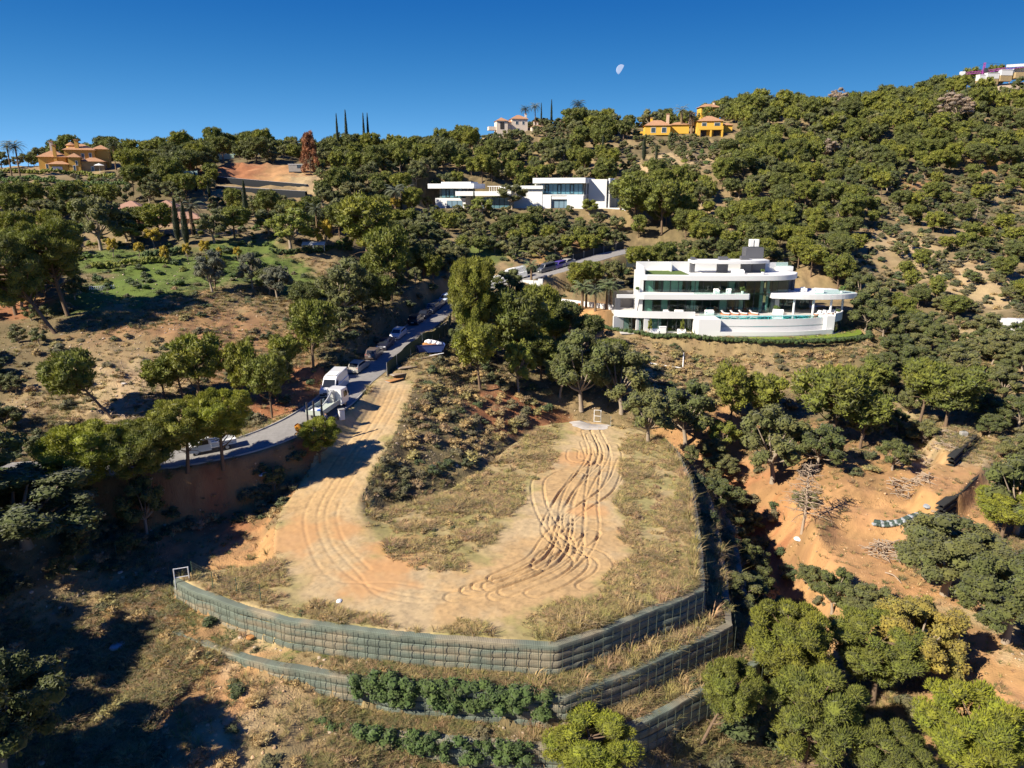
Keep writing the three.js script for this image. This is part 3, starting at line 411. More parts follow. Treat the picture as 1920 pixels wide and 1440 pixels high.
// single trees that stand out: kind, foot, top row, crown width in px, distance (null: where the foot meets the ground), lod, variant, tone, tilt, label
const P0 = 'pine', O0 = 'oak';
const heroes = [
  [P0, 1092, 1560, 1352, 165, 42, 'near', 0, 'fresh', 0, 'round bright green pine in front of the lowest green retaining wall'],
  [P0, 1472, 1400, 1142, 140, 52, 'near', 1, 1, 0.05, 'tall pine with bare crossed trunks beside the deep shaded ravine'],
  [P0, 1622, 1420, 1172, 155, 52, 'near', 2, 0, 0.03, 'broad pine with exposed dead branches below the yellowing oak'],
  [P0, 1308, 1450, 1238, 100, 46, 'near', 3, 0, -0.34, 'leaning pine with bare curved branches under a small crown'],
  [P0, 1498, 1500, 1268, 145, 44, 'near', 0, 0, 0, 'wide pine crown filling the gap under the tall crossed-trunk pine'],
  [P0, 1785, 1530, 1312, 150, 41, 'near', 2, 'fresh', 0, 'round lime green pine beside the orange bank in the bottom corner'],
  [P0, 1640, 1560, 1372, 110, 41, 'near', 1, 2, 0, 'shaded pine between the wide pine and the lime green one'],
  [O0, 1710, 1270, 1138, 150, null, 'near', 0, 'autumn', 0, 'yellowing oak on the orange slope above the big pines'],
  [O0, 1770, 1115, 985, 175, null, 'near', 1, 1, 0, 'round grey green oak beside the pile of cut branches'],
  [O0, 1885, 1205, 1055, 160, null, 'near', 0, 0, 0, 'dark green oak on the far side of the orange bank'],
  [O0, 1905, 1000, 870, 120, null, 'mid', 1, 0, 0, 'grey green oak behind the bright pine at the terrace foot'],
  [P0, 1876, 1012, 925, 110, null, 'near', 3, 'fresh', 0, 'bright lime pine at the foot of the earth terraces'],
  [O0, 1560, 1150, 1078, 75, null, 'mid', 0, 0, 0, 'low grey oak at the shaded edge of the orange track'],
  [O0, 1625, 1165, 1100, 85, null, 'mid', 2, 1, 0, 'second low grey oak between orange track and pines'],
  [P0, 1370, 800, 688, 72, null, 'mid', 0, 1, 0, 'slender stone pine with round crown on the orange slope'],
  [P0, 1422, 796, 702, 78, null, 'mid', 1, 1, 0, 'stone pine close beside the slender one below the villa'],
  [P0, 1560, 838, 690, 130, null, 'mid', 2, 0, 0, 'spreading pine above the eroded orange cliff'],
  [P0, 1612, 842, 738, 90, null, 'mid', 3, 0, 0, 'pine overhanging the eroded cliff beside the terraces'],
  [P0, 1602, 748, 668, 62, null, 'mid', 1, 2, -0.55, 'pine with long bare trunk leaning over the picket stakes'],
  [P0, 1722, 800, 680, 90, null, 'mid', 3, 0, -0.12, 'pine with visible trunk above the upper earth terrace'],
  [P0, 1772, 800, 690, 100, null, 'mid', 0, 2, 0, 'dark pine between the picket stakes and the oak slope'],
  [O0, 1448, 905, 775, 125, null, 'mid', 1, 1, 0, 'sparse grey oak on the slope across the ravine'],
  [O0, 1530, 880, 800, 100, null, 'mid', 0, 2, 0, 'dark oak rooted above the eroded orange cliff'],
  [O0, 1355, 852, 790, 62, null, 'mid', 2, 'lime', 0, 'bright green bushy oak on bare orange earth'],
  [O0, 1090, 770, 640, 130, null, 'mid', 0, 0, 0, 'large oak shading the wire gate of the platform'],
  [O0, 1165, 775, 655, 130, null, 'mid', 1, 1, 0, 'large grey green oak uphill of the wire gate'],
  [O0, 1215, 830, 735, 110, null, 'mid', 2, 1, 0, 'cork oak with pale forked trunk beside the platform gate'],
  [O0, 1285, 835, 730, 120, null, 'mid', 0, 0, 0, 'dense cork oak overhanging the platform corner'],
  [O0, 1295, 880, 838, 34, null, 'mid', 1, 1, 0, 'small round oak at the ravine edge of the platform'],
  [P0, 882, 690, 490, 96, null, 'near', 1, 1, 0, 'tallest pine standing beside the road bend with layered crown'],
  [P0, 970, 700, 545, 120, null, 'mid', 0, 2, 0, 'dark broad pine behind the tallest roadside pine'],
  [P0, 1010, 660, 535, 70, null, 'mid', 3, 1, 0, 'pine with lit top beside the entrance gate'],
  [P0, 900, 730, 610, 90, null, 'mid', 2, 1, 0.1, 'low pine beside the rubble skip'],
  [O0, 972, 735, 640, 70, null, 'mid', 2, 'lime', 0, 'yellow green oak on the shaded slope above the red bank'],
  [O0, 1050, 745, 668, 80, null, 'mid', 1, 0, 0, 'grey oak under the orange cutting'],
  [P0, 1082, 552, 492, 44, null, 'mid', 0, 1, 0, 'rounded pine between the entrance gate and the young palms'],
  [P0, 1112, 548, 490, 46, null, 'mid', 1, 0, 0, 'rounded pine behind the young palms on the drive'],
  [O0, 1150, 540, 488, 50, null, 'mid', 2, 1, 0, 'bushy tree behind the west pergola of the curved villa'],
  [P0, 1195, 520, 462, 44, null, 'mid', 2, 1, 0, 'small pine in front of the white site cabin'],
  [P0, 300, 452, 382, 62, null, 'mid', 1, 1, 0, 'pine rising in front of the pink villa centre'],
  [O0, 238, 452, 398, 56, null, 'mid', 1, 0, 0, 'dark round tree before the pink villa west roof'],
  [P0, 265, 440, 388, 50, null, 'mid', 3, 2, 0, 'small pine squeezed against the pink villa'],
  [O0, 402, 455, 398, 66, null, 'mid', 0, 1, 0, 'grey tree before the pink villa east end'],
  [P0, 440, 450, 388, 62, null, 'mid', 2, 0, 0, 'garden pine between the tall cypress and the pink villa'],
  [O0, 505, 440, 395, 60, null, 'mid', 1, 0, 0, 'dark garden tree behind the broad yellow green tree'],
  [P0, 158, 960, 798, 140, null, 'near', 0, 'fresh', 0, 'bright pine hiding the road beside the clipped hedge'],
  [P0, 275, 940, 790, 120, null, 'near', 1, 0, 0, 'pine in front of the road with sloping trunk'],
  [P0, 352, 885, 752, 120, null, 'near', 2, 1, -0.12, 'pine beside the parked white pickup'],
  [P0, 418, 880, 735, 115, null, 'near', 3, 'fresh', 0, 'tall bright pine in front of the parked white pickup'],
  [P0, 600, 868, 785, 75, null, 'near', 0, 'fresh', 0, 'young bright pine below the crane truck'],
  [P0, 372, 755, 632, 100, null, 'mid', 1, 1, -0.1, 'slanting pine group leader on the bare dirt slope'],
  [P0, 345, 748, 660, 75, null, 'mid', 2, 0, 0.2, 'smaller slanting pine of the dirt slope group'],
  [P0, 308, 745, 675, 60, null, 'mid', 0, 1, 0, 'shortest pine of the dirt slope group'],
  [P0, 212, 785, 640, 85, null, 'mid', 3, 0, 0.62, 'pine leaning far over with two bare trunks'],
  [P0, 457, 762, 642, 62, null, 'mid', 0, 1, 0, 'thin pine standing alone on the dirt slope'],
  [P0, 540, 705, 628, 62, null, 'mid', 1, 1, 0, 'pine on the red cutting above the white van'],
  [P0, 127, 592, 412, 120, null, 'near', 2, 0, 0.16, 'tall dark-trunked pine beside the garden lawn'],
  [P0, 104, 625, 430, 110, null, 'near', 1, 2, 0.5, 'pine bending over with long bare trunk near the red pit'],
  [P0, 30, 590, 470, 100, null, 'mid', 3, 2, 0.1, 'shaded pine above the red pit'],
  [P0, 588, 690, 565, 85, null, 'mid', 2, 0, 0, 'pine leaning to the road above the silver car'],
  [O0, 645, 610, 498, 100, null, 'mid', 0, 1, 0, 'round grey oak at the top of the road cutting'],
  [P0, 735, 565, 428, 95, null, 'mid', 1, 0, 0, 'large pine below the stone garden terrace'],
  [P0, 690, 500, 370, 110, null, 'mid', 0, 1, 0, 'big pine rising beside the tall fan palm'],
  [O0, 85, 1205, 895, 250, 58, 'near', 0, 2, 0, 'huge dark oak above the shaded slope'],
  [O0, 20, 1520, 1262, 200, 37, 'near', 1, 2, 0, 'dark oak rising from the corner in deep shade'],
  [O0, 275, 1000, 905, 80, null, 'mid', 1, 0, 0, 'oak bush on the grassy bank under the road pines'],
  [O0, 100, 900, 640, 0, null, 'mid', 1, 0, 0, ''],
  [O0, 190, 470, 370, 80, null, 'mid', 2, 1, 0, 'tall grey garden tree with pale trunk beside the pink villa'],
  [O0, 398, 548, 478, 62, null, 'mid', 0, 'olive', 0, 'silvery olive tree with thick bent trunk on the lawn'],
  [O0, 474, 540, 478, 48, null, 'mid', 1, 'olive', 0, 'silvery olive tree beside the low stone wall'],
  [O0, 520, 560, 500, 60, null, 'mid', 2, 'olive', 0, 'olive tree at the edge of the dirt slope'],
  [O0, 545, 470, 398, 90, null, 'mid', 0, 'lime', 0, 'broad yellow green tree on the garden lawn'],
  [O0, 610, 468, 415, 36, null, 'mid', 1, 'yellow', 0, 'yellow flowering tree beside the greenhouse'],
  [O0, 250, 455, 415, 62, null, 'mid', 1, 'lime', 0, 'glossy bright green tree in front of the pink villa'],
  [O0, 738, 395, 370, 32, null, 'mid', 2, 'yellow', 0, 'yellow bush under the twin palms'],
  [O0, 960, 392, 345, 60, null, 'mid', 2, 1, 0, 'oak growing between the two white villas'],
  [O0, 905, 405, 372, 50, null, 'mid', 0, 'lime', 0, 'leafy tree in front of the low white villa'],
  [O0, 1105, 402, 374, 36, null, 'mid', 1, 'lime', 0, 'small tree against the shaded wall of the tall white villa'],
  [P0, 1190, 425, 330, 90, null, 'mid', 0, 0, 0, 'tall dense pine beside the tall white villa'],
  [P0, 1240, 440, 340, 80, null, 'mid', 2, 0, 0, 'tall pine second along from the tall white villa'],
  [O0, 1622, 622, 556, 64, null, 'mid', 0, 2, 0, 'dark oak beside the east end of the villa lawn'],
  [O0, 1655, 640, 575, 62, null, 'mid', 1, 0, 0, 'oak second along from the east end of the villa lawn'],
  [O0, 1612, 575, 512, 60, null, 'mid', 2, 0, 0, 'oak behind the east canopy of the curved villa'],
  [P0, 1570, 545, 478, 58, null, 'mid', 1, 0, 0, 'pine behind the east canopy of the curved villa'],
  [O0, 1640, 590, 535, 56, null, 'mid', 0, 1, 0, 'grey oak uphill of the villa lawn end'],
  [P0, 1520, 520, 460, 52, null, 'mid', 2, 1, 0, 'pine behind the curved villa roof end'],
  [O0, 865, 262, 208, 70, null, 'mid', 1, 2, 0, 'domed dark tree on the ridge next to the cream villa'],
];
const toneOf = (kind, t) => t === 'fresh' ? pineFresh : t === 'autumn' ? M.autumn_oak_leaves : t === 'lime' ? M.lime_leaves : t === 'olive' ? M.olive_leaves : t === 'yellow' ? M.yellow_leaves : kind === 'pine' ? pineTones[t] : oakTones[t];
heroes.forEach(([kind, px, py, top, wpx, D, lod, v, tone, tilt, label], i) => {
  if (!label) return;
  let p = D ? at(px, py, D) : hit(px, py); if (!p) return;
  if (D) p = V(p.x, H(p.x, p.z), p.z);
  const dist = hypot(p.x, p.y - 40, p.z), h = D ? (40 - tanAt(top) * D) - p.y : heightTo(py, top, -p.z), w = wpx * dist / FOC / 0.92, list = kinds[kind][lod];
  const cat = { pine: 'pine', oak: 'tree' }[kind], nm = tone === 'olive' ? 'olive_tree' : tone === 'yellow' ? 'yellow_tree' : tone === 'lime' ? 'garden_tree' : kind + '_tree';
  putTree({ name: nm, label, category: cat, proto: list[v % list.length], leaf: toneOf(kind, tone), bark: kind === 'pine' ? M.bark : M.pale_bark, pos: sink(p, 0.15), h: h / (kind === 'pine' ? 0.98 : 0.92), w: w * (kind === 'pine' ? 0.96 : 0.86), turn: i * 1.7, tilt: tilt ? [0, tilt] : null });
});
// tall trees just outside the picture that shade the lower slope
[[-47, -44, 12, 'tall oak beyond the frame whose shade covers the lower slope'], [-43, -36, 11, 'oak outside the picture closest to its bottom edge'], [-53, -52, 13, 'tallest oak beyond the frame beside the dark oak'], [-58, -45, 13, 'outermost oak beyond the frame'], [-39, -30, 11, 'oak beyond the bottom corner of the frame'], [-50, -58, 12, 'oak beyond the frame below the clipped hedge'], [-62, -54, 13, 'far oak beyond the frame below the road']].forEach(([x, z, h, label], i) => putTree({ name: 'oak_tree', label, category: 'tree', proto: kinds.oak.mid[i % 3], leaf: oakTones[2], bark: M.pale_bark, pos: V(x, H(x, z) - 0.2, z), h, w: h * 0.95, turn: i }));
// slim and special trees
function special(kind, list, nm, leaf, bark, cat, grp, rows) { rows.forEach(([px, py, top, wpx, label, D], i) => { let p = hit(px, py) ?? at(px, py, D ?? 260); if (D) { p = at(px, py, D); p.y = H(p.x, p.z); } const h = D ? 40 - tanAt(top) * D - p.y : heightTo(py, top, -p.z), dist = hypot(p.x, p.y - 40, p.z); const w = kind === 'cypress' ? wpx * dist / FOC / 0.14 : kind === 'palm' ? h / 1.12 : wpx * dist / FOC; putTree({ name: nm, label, category: cat, group: grp, proto: list[i % list.length], leaf, bark, pos: sink(p), h: kind === 'palm' ? h / 1.12 : h, w, turn: i * 2.1 }); }); }
special('cypress', kinds.cypress.mid, 'cypress_tree', M.cypress_leaves, M.bark, 'cypress', 'slim dark cypresses', [
  [334, 452, 372, 11, 'thick cypress standing in front of the pink villa porch'], [350, 458, 383, 12, 'second thick cypress beside the feathery garden palm'], [463, 418, 338, 9, 'tall cypress in front of the black netted site wall'], [368, 358, 322, 6, 'cypress in front of the pale green site hoarding'], [393, 372, 335, 5, 'thin cypress beside the edge of the black netting'],
  [633, 262, 214, 5, 'short cypress of the skyline cluster above the pale stepped wall', 262], [650, 262, 207, 6, 'tallest cypress of the skyline cluster', 262], [683, 266, 213, 5, 'first cypress of the skyline pair nearest the round pine', 262], [691, 268, 213, 5, 'second cypress of the skyline pair', 263], [365, 440, 415, 5, 'low cypress behind the garden lawn beds'],
  [1015, 215, 193, 3, 'small skyline cypress beside the cream villa', 300], [1034, 215, 187, 4, 'dark skyline cypress behind the domed ridge tree', 300], [1130, 300, 252, 6, 'cypress on the grassy bank below the parasol'], [1207, 300, 258, 8, 'broad cypress below the golden villa'], [1230, 308, 270, 5, 'thin cypress below the golden villa'], [753, 402, 372, 5, 'small cypress under the twin palms'], [889, 392, 352, 4, 'cypress against the low white villa terrace', 201],
]);
special('palm', kinds.palm.mid, 'palm_tree', M.palm_leaves, M.palm_bark, 'palm', 'palm trees', [
  [22, 330, 267, 0, 'tall palm on the ridge beside the golden house', 205], [38, 332, 267, 0, 'twin of the tall ridge palm beside the golden house', 205], [597, 462, 385, 0, 'tall fan palm beside the greenhouse'], [1003, 240, 195, 0, 'palm silhouetted above the cream villa', 295], [985, 238, 200, 0, 'shorter palm silhouetted above the cream villa', 295], [1083, 225, 190, 0, 'lone palm on the skyline beyond the cream villa', 310], [1430, 215, 180, 0, 'palm on the skyline beyond the tiled roofs', 325], [1444, 215, 179, 0, 'second palm on the skyline beyond the tiled roofs', 325], [217, 312, 267, 0, 'bushy palm beside the golden house', 220],
]);
special('palm', kinds.palm.short, 'palm_tree', M.palm_leaves, M.palm_bark, 'palm', 'short palms', [
  [742, 398, 353, 0, 'thick palm between the yellow bush and the low white villa'], [766, 398, 350, 0, 'taller of the two thick palms near the low white villa'], [362, 440, 380, 0, 'feathery palm on the lawn of the pink villa'], [1276, 252, 202, 0, 'feathery palm in the court of the golden villa', 288], [1296, 252, 214, 0, 'small palm in front of the golden villa chimneys', 287],
]);
special('palm', kinds.palm.short, 'young_palm', M.young_palm_leaves, M.palm_bark, 'palm', 'young palms along the villa drive', [
  [1091, 580, 532, 0, 'young palm on the villa drive nearest the entrance gate'], [1099, 578, 534, 0, 'young palm second along the villa drive'], [1116, 582, 540, 0, 'young palm third along the villa drive'], [1137, 580, 528, 0, 'young palm on the drive close to the curved villa'], [1145, 580, 530, 0, 'young palm on the drive nearest the curved villa'], [926, 530, 498, 0, 'trimmed young palm behind the parked white car'], [996, 528, 492, 0, 'trimmed young palm beside the white gate pillar'],
]);
special('x', [makeDeadTree(31, 64, 0.5)], 'dead_pine', null, M.dead_wood, 'dead tree', null, [[1503, 1000, 862, 96, 'leafless grey dead pine at the edge of the ravine']]);
special('x', [makeDeadTree(33, 14, 0.4)], 'dead_tree', null, M.dead_wood, 'dead tree', 'bleached dead trees', [[1613, 378, 340, 22, 'bleached dead tree on the scrub hillside'], [1830, 412, 382, 22, 'forked bleached trunk on the upper scrub hillside'], [1888, 430, 400, 14, 'thin bleached trunk beside the forked one']]);
special('x', [makeOak(51, { lobes: 14, puffs: 4, n: 40, len: 0.05, wid: 0.006, r: 0.1 })], 'bare_tree', M.grey_twigs, M.dead_wood, 'bare tree', 'leafless trees', [[1568, 205, 166, 34, 'leafless grey tree on the skyline', 325], [1790, 232, 175, 60, 'leafless brownish thicket tree below the site cabins'], [1545, 300, 262, 44, 'rusty leafless tree in the oak wood']]);
special('x', [makePine(61, { puffs: 40, n: 80, len: 0.05, wid: 0.016, bareTo: 0.06, dome: 0.12, r: 0.1, lean: 0 })], 'dead_conifer', M.brown_needles, M.bark, 'dead conifer', null, [[583, 328, 246, 34, 'rust brown dead conifer beside the building site']]);
special('x', [makeOak(52, { lobes: 9, puffs: 4, n: 60, len: 0.06, wid: 0.02, low: 0.3, r: 0.13 })], 'weeping_tree', M.yellow_leaves, M.pale_bark, 'tree', 'small yellow garden trees', [[310, 494, 462, 18, 'small yellow weeping tree beside the clipped lawn hedge'], [352, 488, 458, 16, 'small yellow weeping tree beside the garden path'], [386, 482, 452, 20, 'larger yellow weeping tree on the green bank'], [412, 486, 464, 12, 'smallest yellow weeping tree on the green bank'], [447, 490, 464, 16, 'yellow weeping tree above the olive tree'], [213, 482, 448, 18, 'yellow young tree among the garden shrubs'], [262, 480, 455, 20, 'golden bushy tree among the garden shrubs'], [290, 465, 430, 34, 'orange yellow tree in front of the pink villa']]);

// ---- woodland: scattered over the hills zone by zone
const zones = [
  { n: 'site', p: [[400, 305], [560, 308], [600, 318], [600, 345], [572, 372], [400, 366]], s: 0 },
  { n: 'platform', p: [[340, 1090], [420, 1075], [600, 1140], [720, 1160], [760, 1060], [700, 960], [900, 880], [1010, 800], [1130, 800], [1240, 820], [1300, 900], [1312, 1100], [1040, 1210], [540, 1160]], s: 1.35, q: 0.75, mix: [['brush', 0.86, 0.35, 0.85, 1.5], ['shrub', 0.14, 0.3, 0.6, 1.4]] },
  { n: 'wall foot', p: [[560, 1190], [1040, 1225], [1320, 1110], [1345, 1500], [600, 1500]], s: 2.3, q: 0.45, mix: [['brush', 0.7, 0.6, 1.2, 1.3], ['shrub', 0.3, 0.6, 1.2, 1.3]] },
  { n: 'house front', p: [[890, 238], [1070, 236], [1070, 284], [890, 286]], s: 3.4, q: 0.95, mix: [['oak', 0.6, 2.4, 4.2, 1.1], ['shrub', 0.4, 1.4, 2.4, 1.3]] },
  { n: 'villa front', p: [[1190, 244], [1375, 244], [1385, 282], [1190, 284]], s: 3.4, q: 0.95, mix: [['oak', 0.5, 2, 3.4, 1.2], ['shrub', 0.5, 1.4, 2.4, 1.3]] },
  { n: 'site front', p: [[392, 366], [592, 372], [600, 406], [392, 402]], s: 2.8, q: 0.95, mix: [['oak', 0.5, 1.6, 2.8, 1.2], ['shrub', 0.5, 1.2, 2.2, 1.3]] },
  { n: 'skip', p: [[690, 735], [720, 690], [800, 612], [860, 575], [885, 600], [860, 668], [800, 690], [775, 720]], s: 0 },
  { n: 'earthworks', p: [[1530, 940], [1700, 930], [1740, 860], [1740, 800], [1790, 785], [1870, 840], [1870, 920], [1800, 950], [1920, 1000], [1920, 1440], [1660, 1300], [1780, 1200], [1560, 1060]], s: 0 },
  { n: 'dirt slope', p: [[150, 570], [330, 538], [520, 560], [610, 630], [560, 690], [440, 745], [250, 770], [120, 800], [150, 700]], s: 2.4, q: 0.6, mix: [['brush', 0.4, 0.5, 1.2, 1.4], ['shrub', 0.6, 0.5, 1.3, 1.4]] },
  { n: 'garden', p: [[120, 446], [520, 425], [640, 470], [640, 560], [420, 540], [120, 545]], s: 2.5, q: 0.62, mix: [['green', 0.6, 0.9, 1.8, 1.3], ['shrub', 0.4, 0.8, 1.6, 1.3]] },
  { n: 'garden wood', p: [[-40, 378], [640, 378], [700, 440], [640, 470], [520, 425], [120, 446], [-40, 470]], s: 4.1, q: 0.9, mix: [['pine', 0.42, 4.5, 7.5, 0.85], ['oak', 0.4, 3.5, 6, 1.05], ['green', 0.18, 1.5, 3, 1.2]], avoid: 'pink' },
  { n: 'orchard', p: [[-40, 322], [235, 328], [245, 372], [-40, 378]], s: 3.3, q: 0.95, mix: [['green', 0.7, 1.4, 2.2, 1.2], ['shrub', 0.3, 1.4, 2.2, 1.2]] },
  { n: 'left bushes', p: [[-60, 590], [150, 580], [140, 700], [120, 800], [330, 790], [430, 770], [430, 800], [250, 850], [-60, 875]], s: 2.7, q: 0.85, mix: [['shrub', 0.6, 1, 2.4, 1.3], ['brush', 0.25, 0.8, 1.5, 1.3], ['oak', 0.15, 2.2, 3.6, 1.1]] },
  { n: 'road cutting', p: [[430, 745], [560, 690], [610, 630], [640, 560], [700, 540], [800, 500], [900, 490], [900, 530], [800, 590], [700, 670], [600, 740], [480, 800]], s: 2.8, q: 1, mix: [['shrub', 0.5, 1.2, 2.6, 1.2], ['oak', 0.3, 3, 5.5, 1], ['pine', 0.2, 5, 8.5, 0.75]] },
  { n: 'mound', p: [[745, 700], [830, 660], [920, 690], [1060, 755], [1000, 810], [930, 860], [860, 910], [770, 950], [700, 950], [730, 850], [760, 760]], s: 1.7, q: 0.85, mix: [['brush', 0.55, 0.9, 1.7, 1.25], ['shrub', 0.45, 0.9, 1.9, 1.25]] },
  { n: 'centre wood', p: [[840, 570], [1020, 562], [1090, 650], [1200, 705], [1210, 800], [1080, 770], [920, 690], [800, 660]], s: 3.6, q: 0.95, mix: [['oak', 0.5, 3.5, 6, 1.05], ['pine', 0.3, 5, 8, 0.85], ['shrub', 0.2, 1.2, 2.2, 1.2]] },
  { n: 'villa bank', p: [[1130, 590], [1150, 640], [1300, 650], [1620, 634], [1650, 690], [1500, 725], [1330, 770], [1200, 735], [1130, 690]], s: 1.75, q: 0.9, mix: [['brush', 0.8, 0.7, 1.5, 1.35], ['shrub', 0.2, 0.8, 1.6, 1.3]] },
  { n: 'cliff', p: [[1020, 560], [1130, 585], [1140, 690], [1080, 655]], s: 4, q: 0.3, mix: [['brush', 1, 0.6, 1.2, 1.2]] },
  { n: 'ravine', p: [[1240, 800], [1320, 850], [1380, 900], [1440, 960], [1530, 1060], [1560, 1150], [1500, 1330], [1480, 1500], [1250, 1500], [1330, 1200], [1310, 1000], [1290, 880]], s: 2.8, q: 0.95, mix: [['shrub', 0.55, 1.2, 2.6, 1.2], ['oak', 0.45, 2.6, 4.6, 1.1]] },
  { n: 'far bank', p: [[1330, 780], [1420, 720], [1640, 715], [1760, 800], [1720, 860], [1640, 900], [1540, 960], [1440, 960], [1380, 900], [1320, 850]], s: 3.2, q: 0.8, mix: [['shrub', 0.4, 1, 2.2, 1.3], ['oak', 0.4, 2.8, 4.8, 1.05], ['brush', 0.2, 0.8, 1.5, 1.3]] },
  { n: 'bottom pines', p: [[1290, 1330], [1500, 1330], [1700, 1290], [1880, 1380], [1960, 1500], [1290, 1500]], s: 2.4, q: 0.7, mix: [['brush', 0.5, 0.8, 1.6, 1.3], ['shrub', 0.5, 1, 2, 1.2]] },
  { n: 'right oaks', p: [[1640, 640], [1960, 610], [1960, 1000], [1890, 900], [1840, 800], [1740, 770], [1660, 720]], s: 3.7, q: 1, mix: [['oak', 0.72, 3.4, 5.6, 1.1], ['shrub', 0.28, 1.4, 2.6, 1.3]] },
  { n: 'scrub hill', p: [[1590, 440], [1700, 330], [1960, 330], [1960, 660], [1640, 660], [1600, 560]], s: 2.7, q: 0.9, mix: [['shrub', 0.56, 1.1, 2.6, 1.35], ['brush', 0.2, 0.9, 1.7, 1.4], ['oak', 0.16, 2.5, 4.2, 1.15], ['pine', 0.08, 4, 6.5, 0.95]] },
  { n: 'front slope', p: [[100, 1090], [330, 1105], [470, 1190], [640, 1330], [700, 1500], [-60, 1500], [-60, 1150]], s: 1.75, q: 0.6, mix: [['brush', 0.62, 0.5, 1.2, 1.5], ['shrub', 0.38, 0.5, 1.1, 1.4]] },
  { n: 'under road', p: [[-60, 905], [300, 885], [480, 848], [560, 815], [640, 775], [700, 755], [690, 800], [640, 900], [560, 960], [300, 1010], [180, 1080], [100, 1100], [-60, 1150]], s: 1.0, q: 0.75, mix: [['shrub', 0.6, 0.9, 2, 1.3], ['brush', 0.2, 0.7, 1.3, 1.3], ['oak', 0.2, 2, 3.4, 1.1]] },
  { n: 'villa foot', p: [[790, 396], [1190, 398], [1190, 416], [790, 414]], s: 3.2, q: 0.9, mix: [['oak', 0.5, 1.8, 2.8, 1.2], ['green', 0.5, 1.4, 2.4, 1.2]] },
  { n: 'villa slope', p: [[740, 414], [1190, 416], [1200, 500], [1060, 490], [960, 505], [860, 530], [740, 500]], s: 3.3, q: 1, mix: [['oak', 0.6, 3, 4.6, 1.15], ['pine', 0.18, 4, 6, 0.9], ['shrub', 0.22, 1.4, 2.4, 1.2]] },
  { n: 'drive', p: [[1010, 500], [1200, 466], [1200, 590], [1030, 580]], s: 2.6, q: 0.85, mix: [['green', 0.3, 1.2, 2.4, 1.2], ['shrub', 0.4, 1.4, 2.6, 1.2], ['oak', 0.15, 2.5, 3.6, 1.1], ['brush', 0.15, 0.8, 1.5, 1.3]] },
  { n: 'open bank', p: [[1110, 270], [1330, 262], [1360, 330], [1180, 345]], s: 4.4, q: 0.75, mix: [['shrub', 0.5, 1.4, 2.6, 1.3], ['oak', 0.3, 2.5, 4, 1.1], ['green', 0.2, 1.5, 2.5, 1.2]] },
  { n: 'villa back', p: [[1180, 440], [1560, 440], [1640, 520], [1640, 610], [1580, 560], [1180, 560]], s: 3.9, q: 1, mix: [['pine', 0.5, 5, 8, 0.85], ['oak', 0.5, 3.5, 5.5, 1.05]] },
  { n: 'ridge wood', p: null, s: 4.5, q: 1, mix: [['pine', 0.55, 5.2, 8.4, 0.86], ['oak', 0.37, 4, 6.4, 1.02], ['shrub', 0.08, 1.6, 2.8, 1.3]] },
];
const keepOut = [];                                                  // footprints of buildings: x, z, radius
function keepClear(px, py, D, r) { const p = at(px, py, D); keepOut.push([p.x, p.z, r]); }
[[145, 318, 222, 17], [255, 430, 165, 9], [330, 430, 163, 9], [395, 430, 160, 7], [835, 390, 210, 9], [875, 390, 212, 9], [925, 390, 210, 9], [960, 390, 212, 6], [1030, 390, 210, 9], [1070, 390, 210, 9], [1110, 390, 212, 9], [1145, 390, 212, 7], [960, 245, 288, 10], [930, 245, 288, 8], [1240, 248, 288, 9], [1290, 248, 288, 8], [1330, 248, 288, 11], [1225, 480, 182, 7], [1185, 480, 178, 4], [590, 466, 146, 5], [1900, 600, 138, 8], [1850, 165, 342, 8], [1890, 160, 342, 8], [960, 548, 160, 6], [1010, 535, 160, 6]].forEach((a) => keepClear(...a));
const wild = [], tallMix = (zn, a, b, r) => zn.p ? lerp(a, b, r) : lerp(a * 0.7, b * 1.15, r * r * 0.5 + r * 0.5);
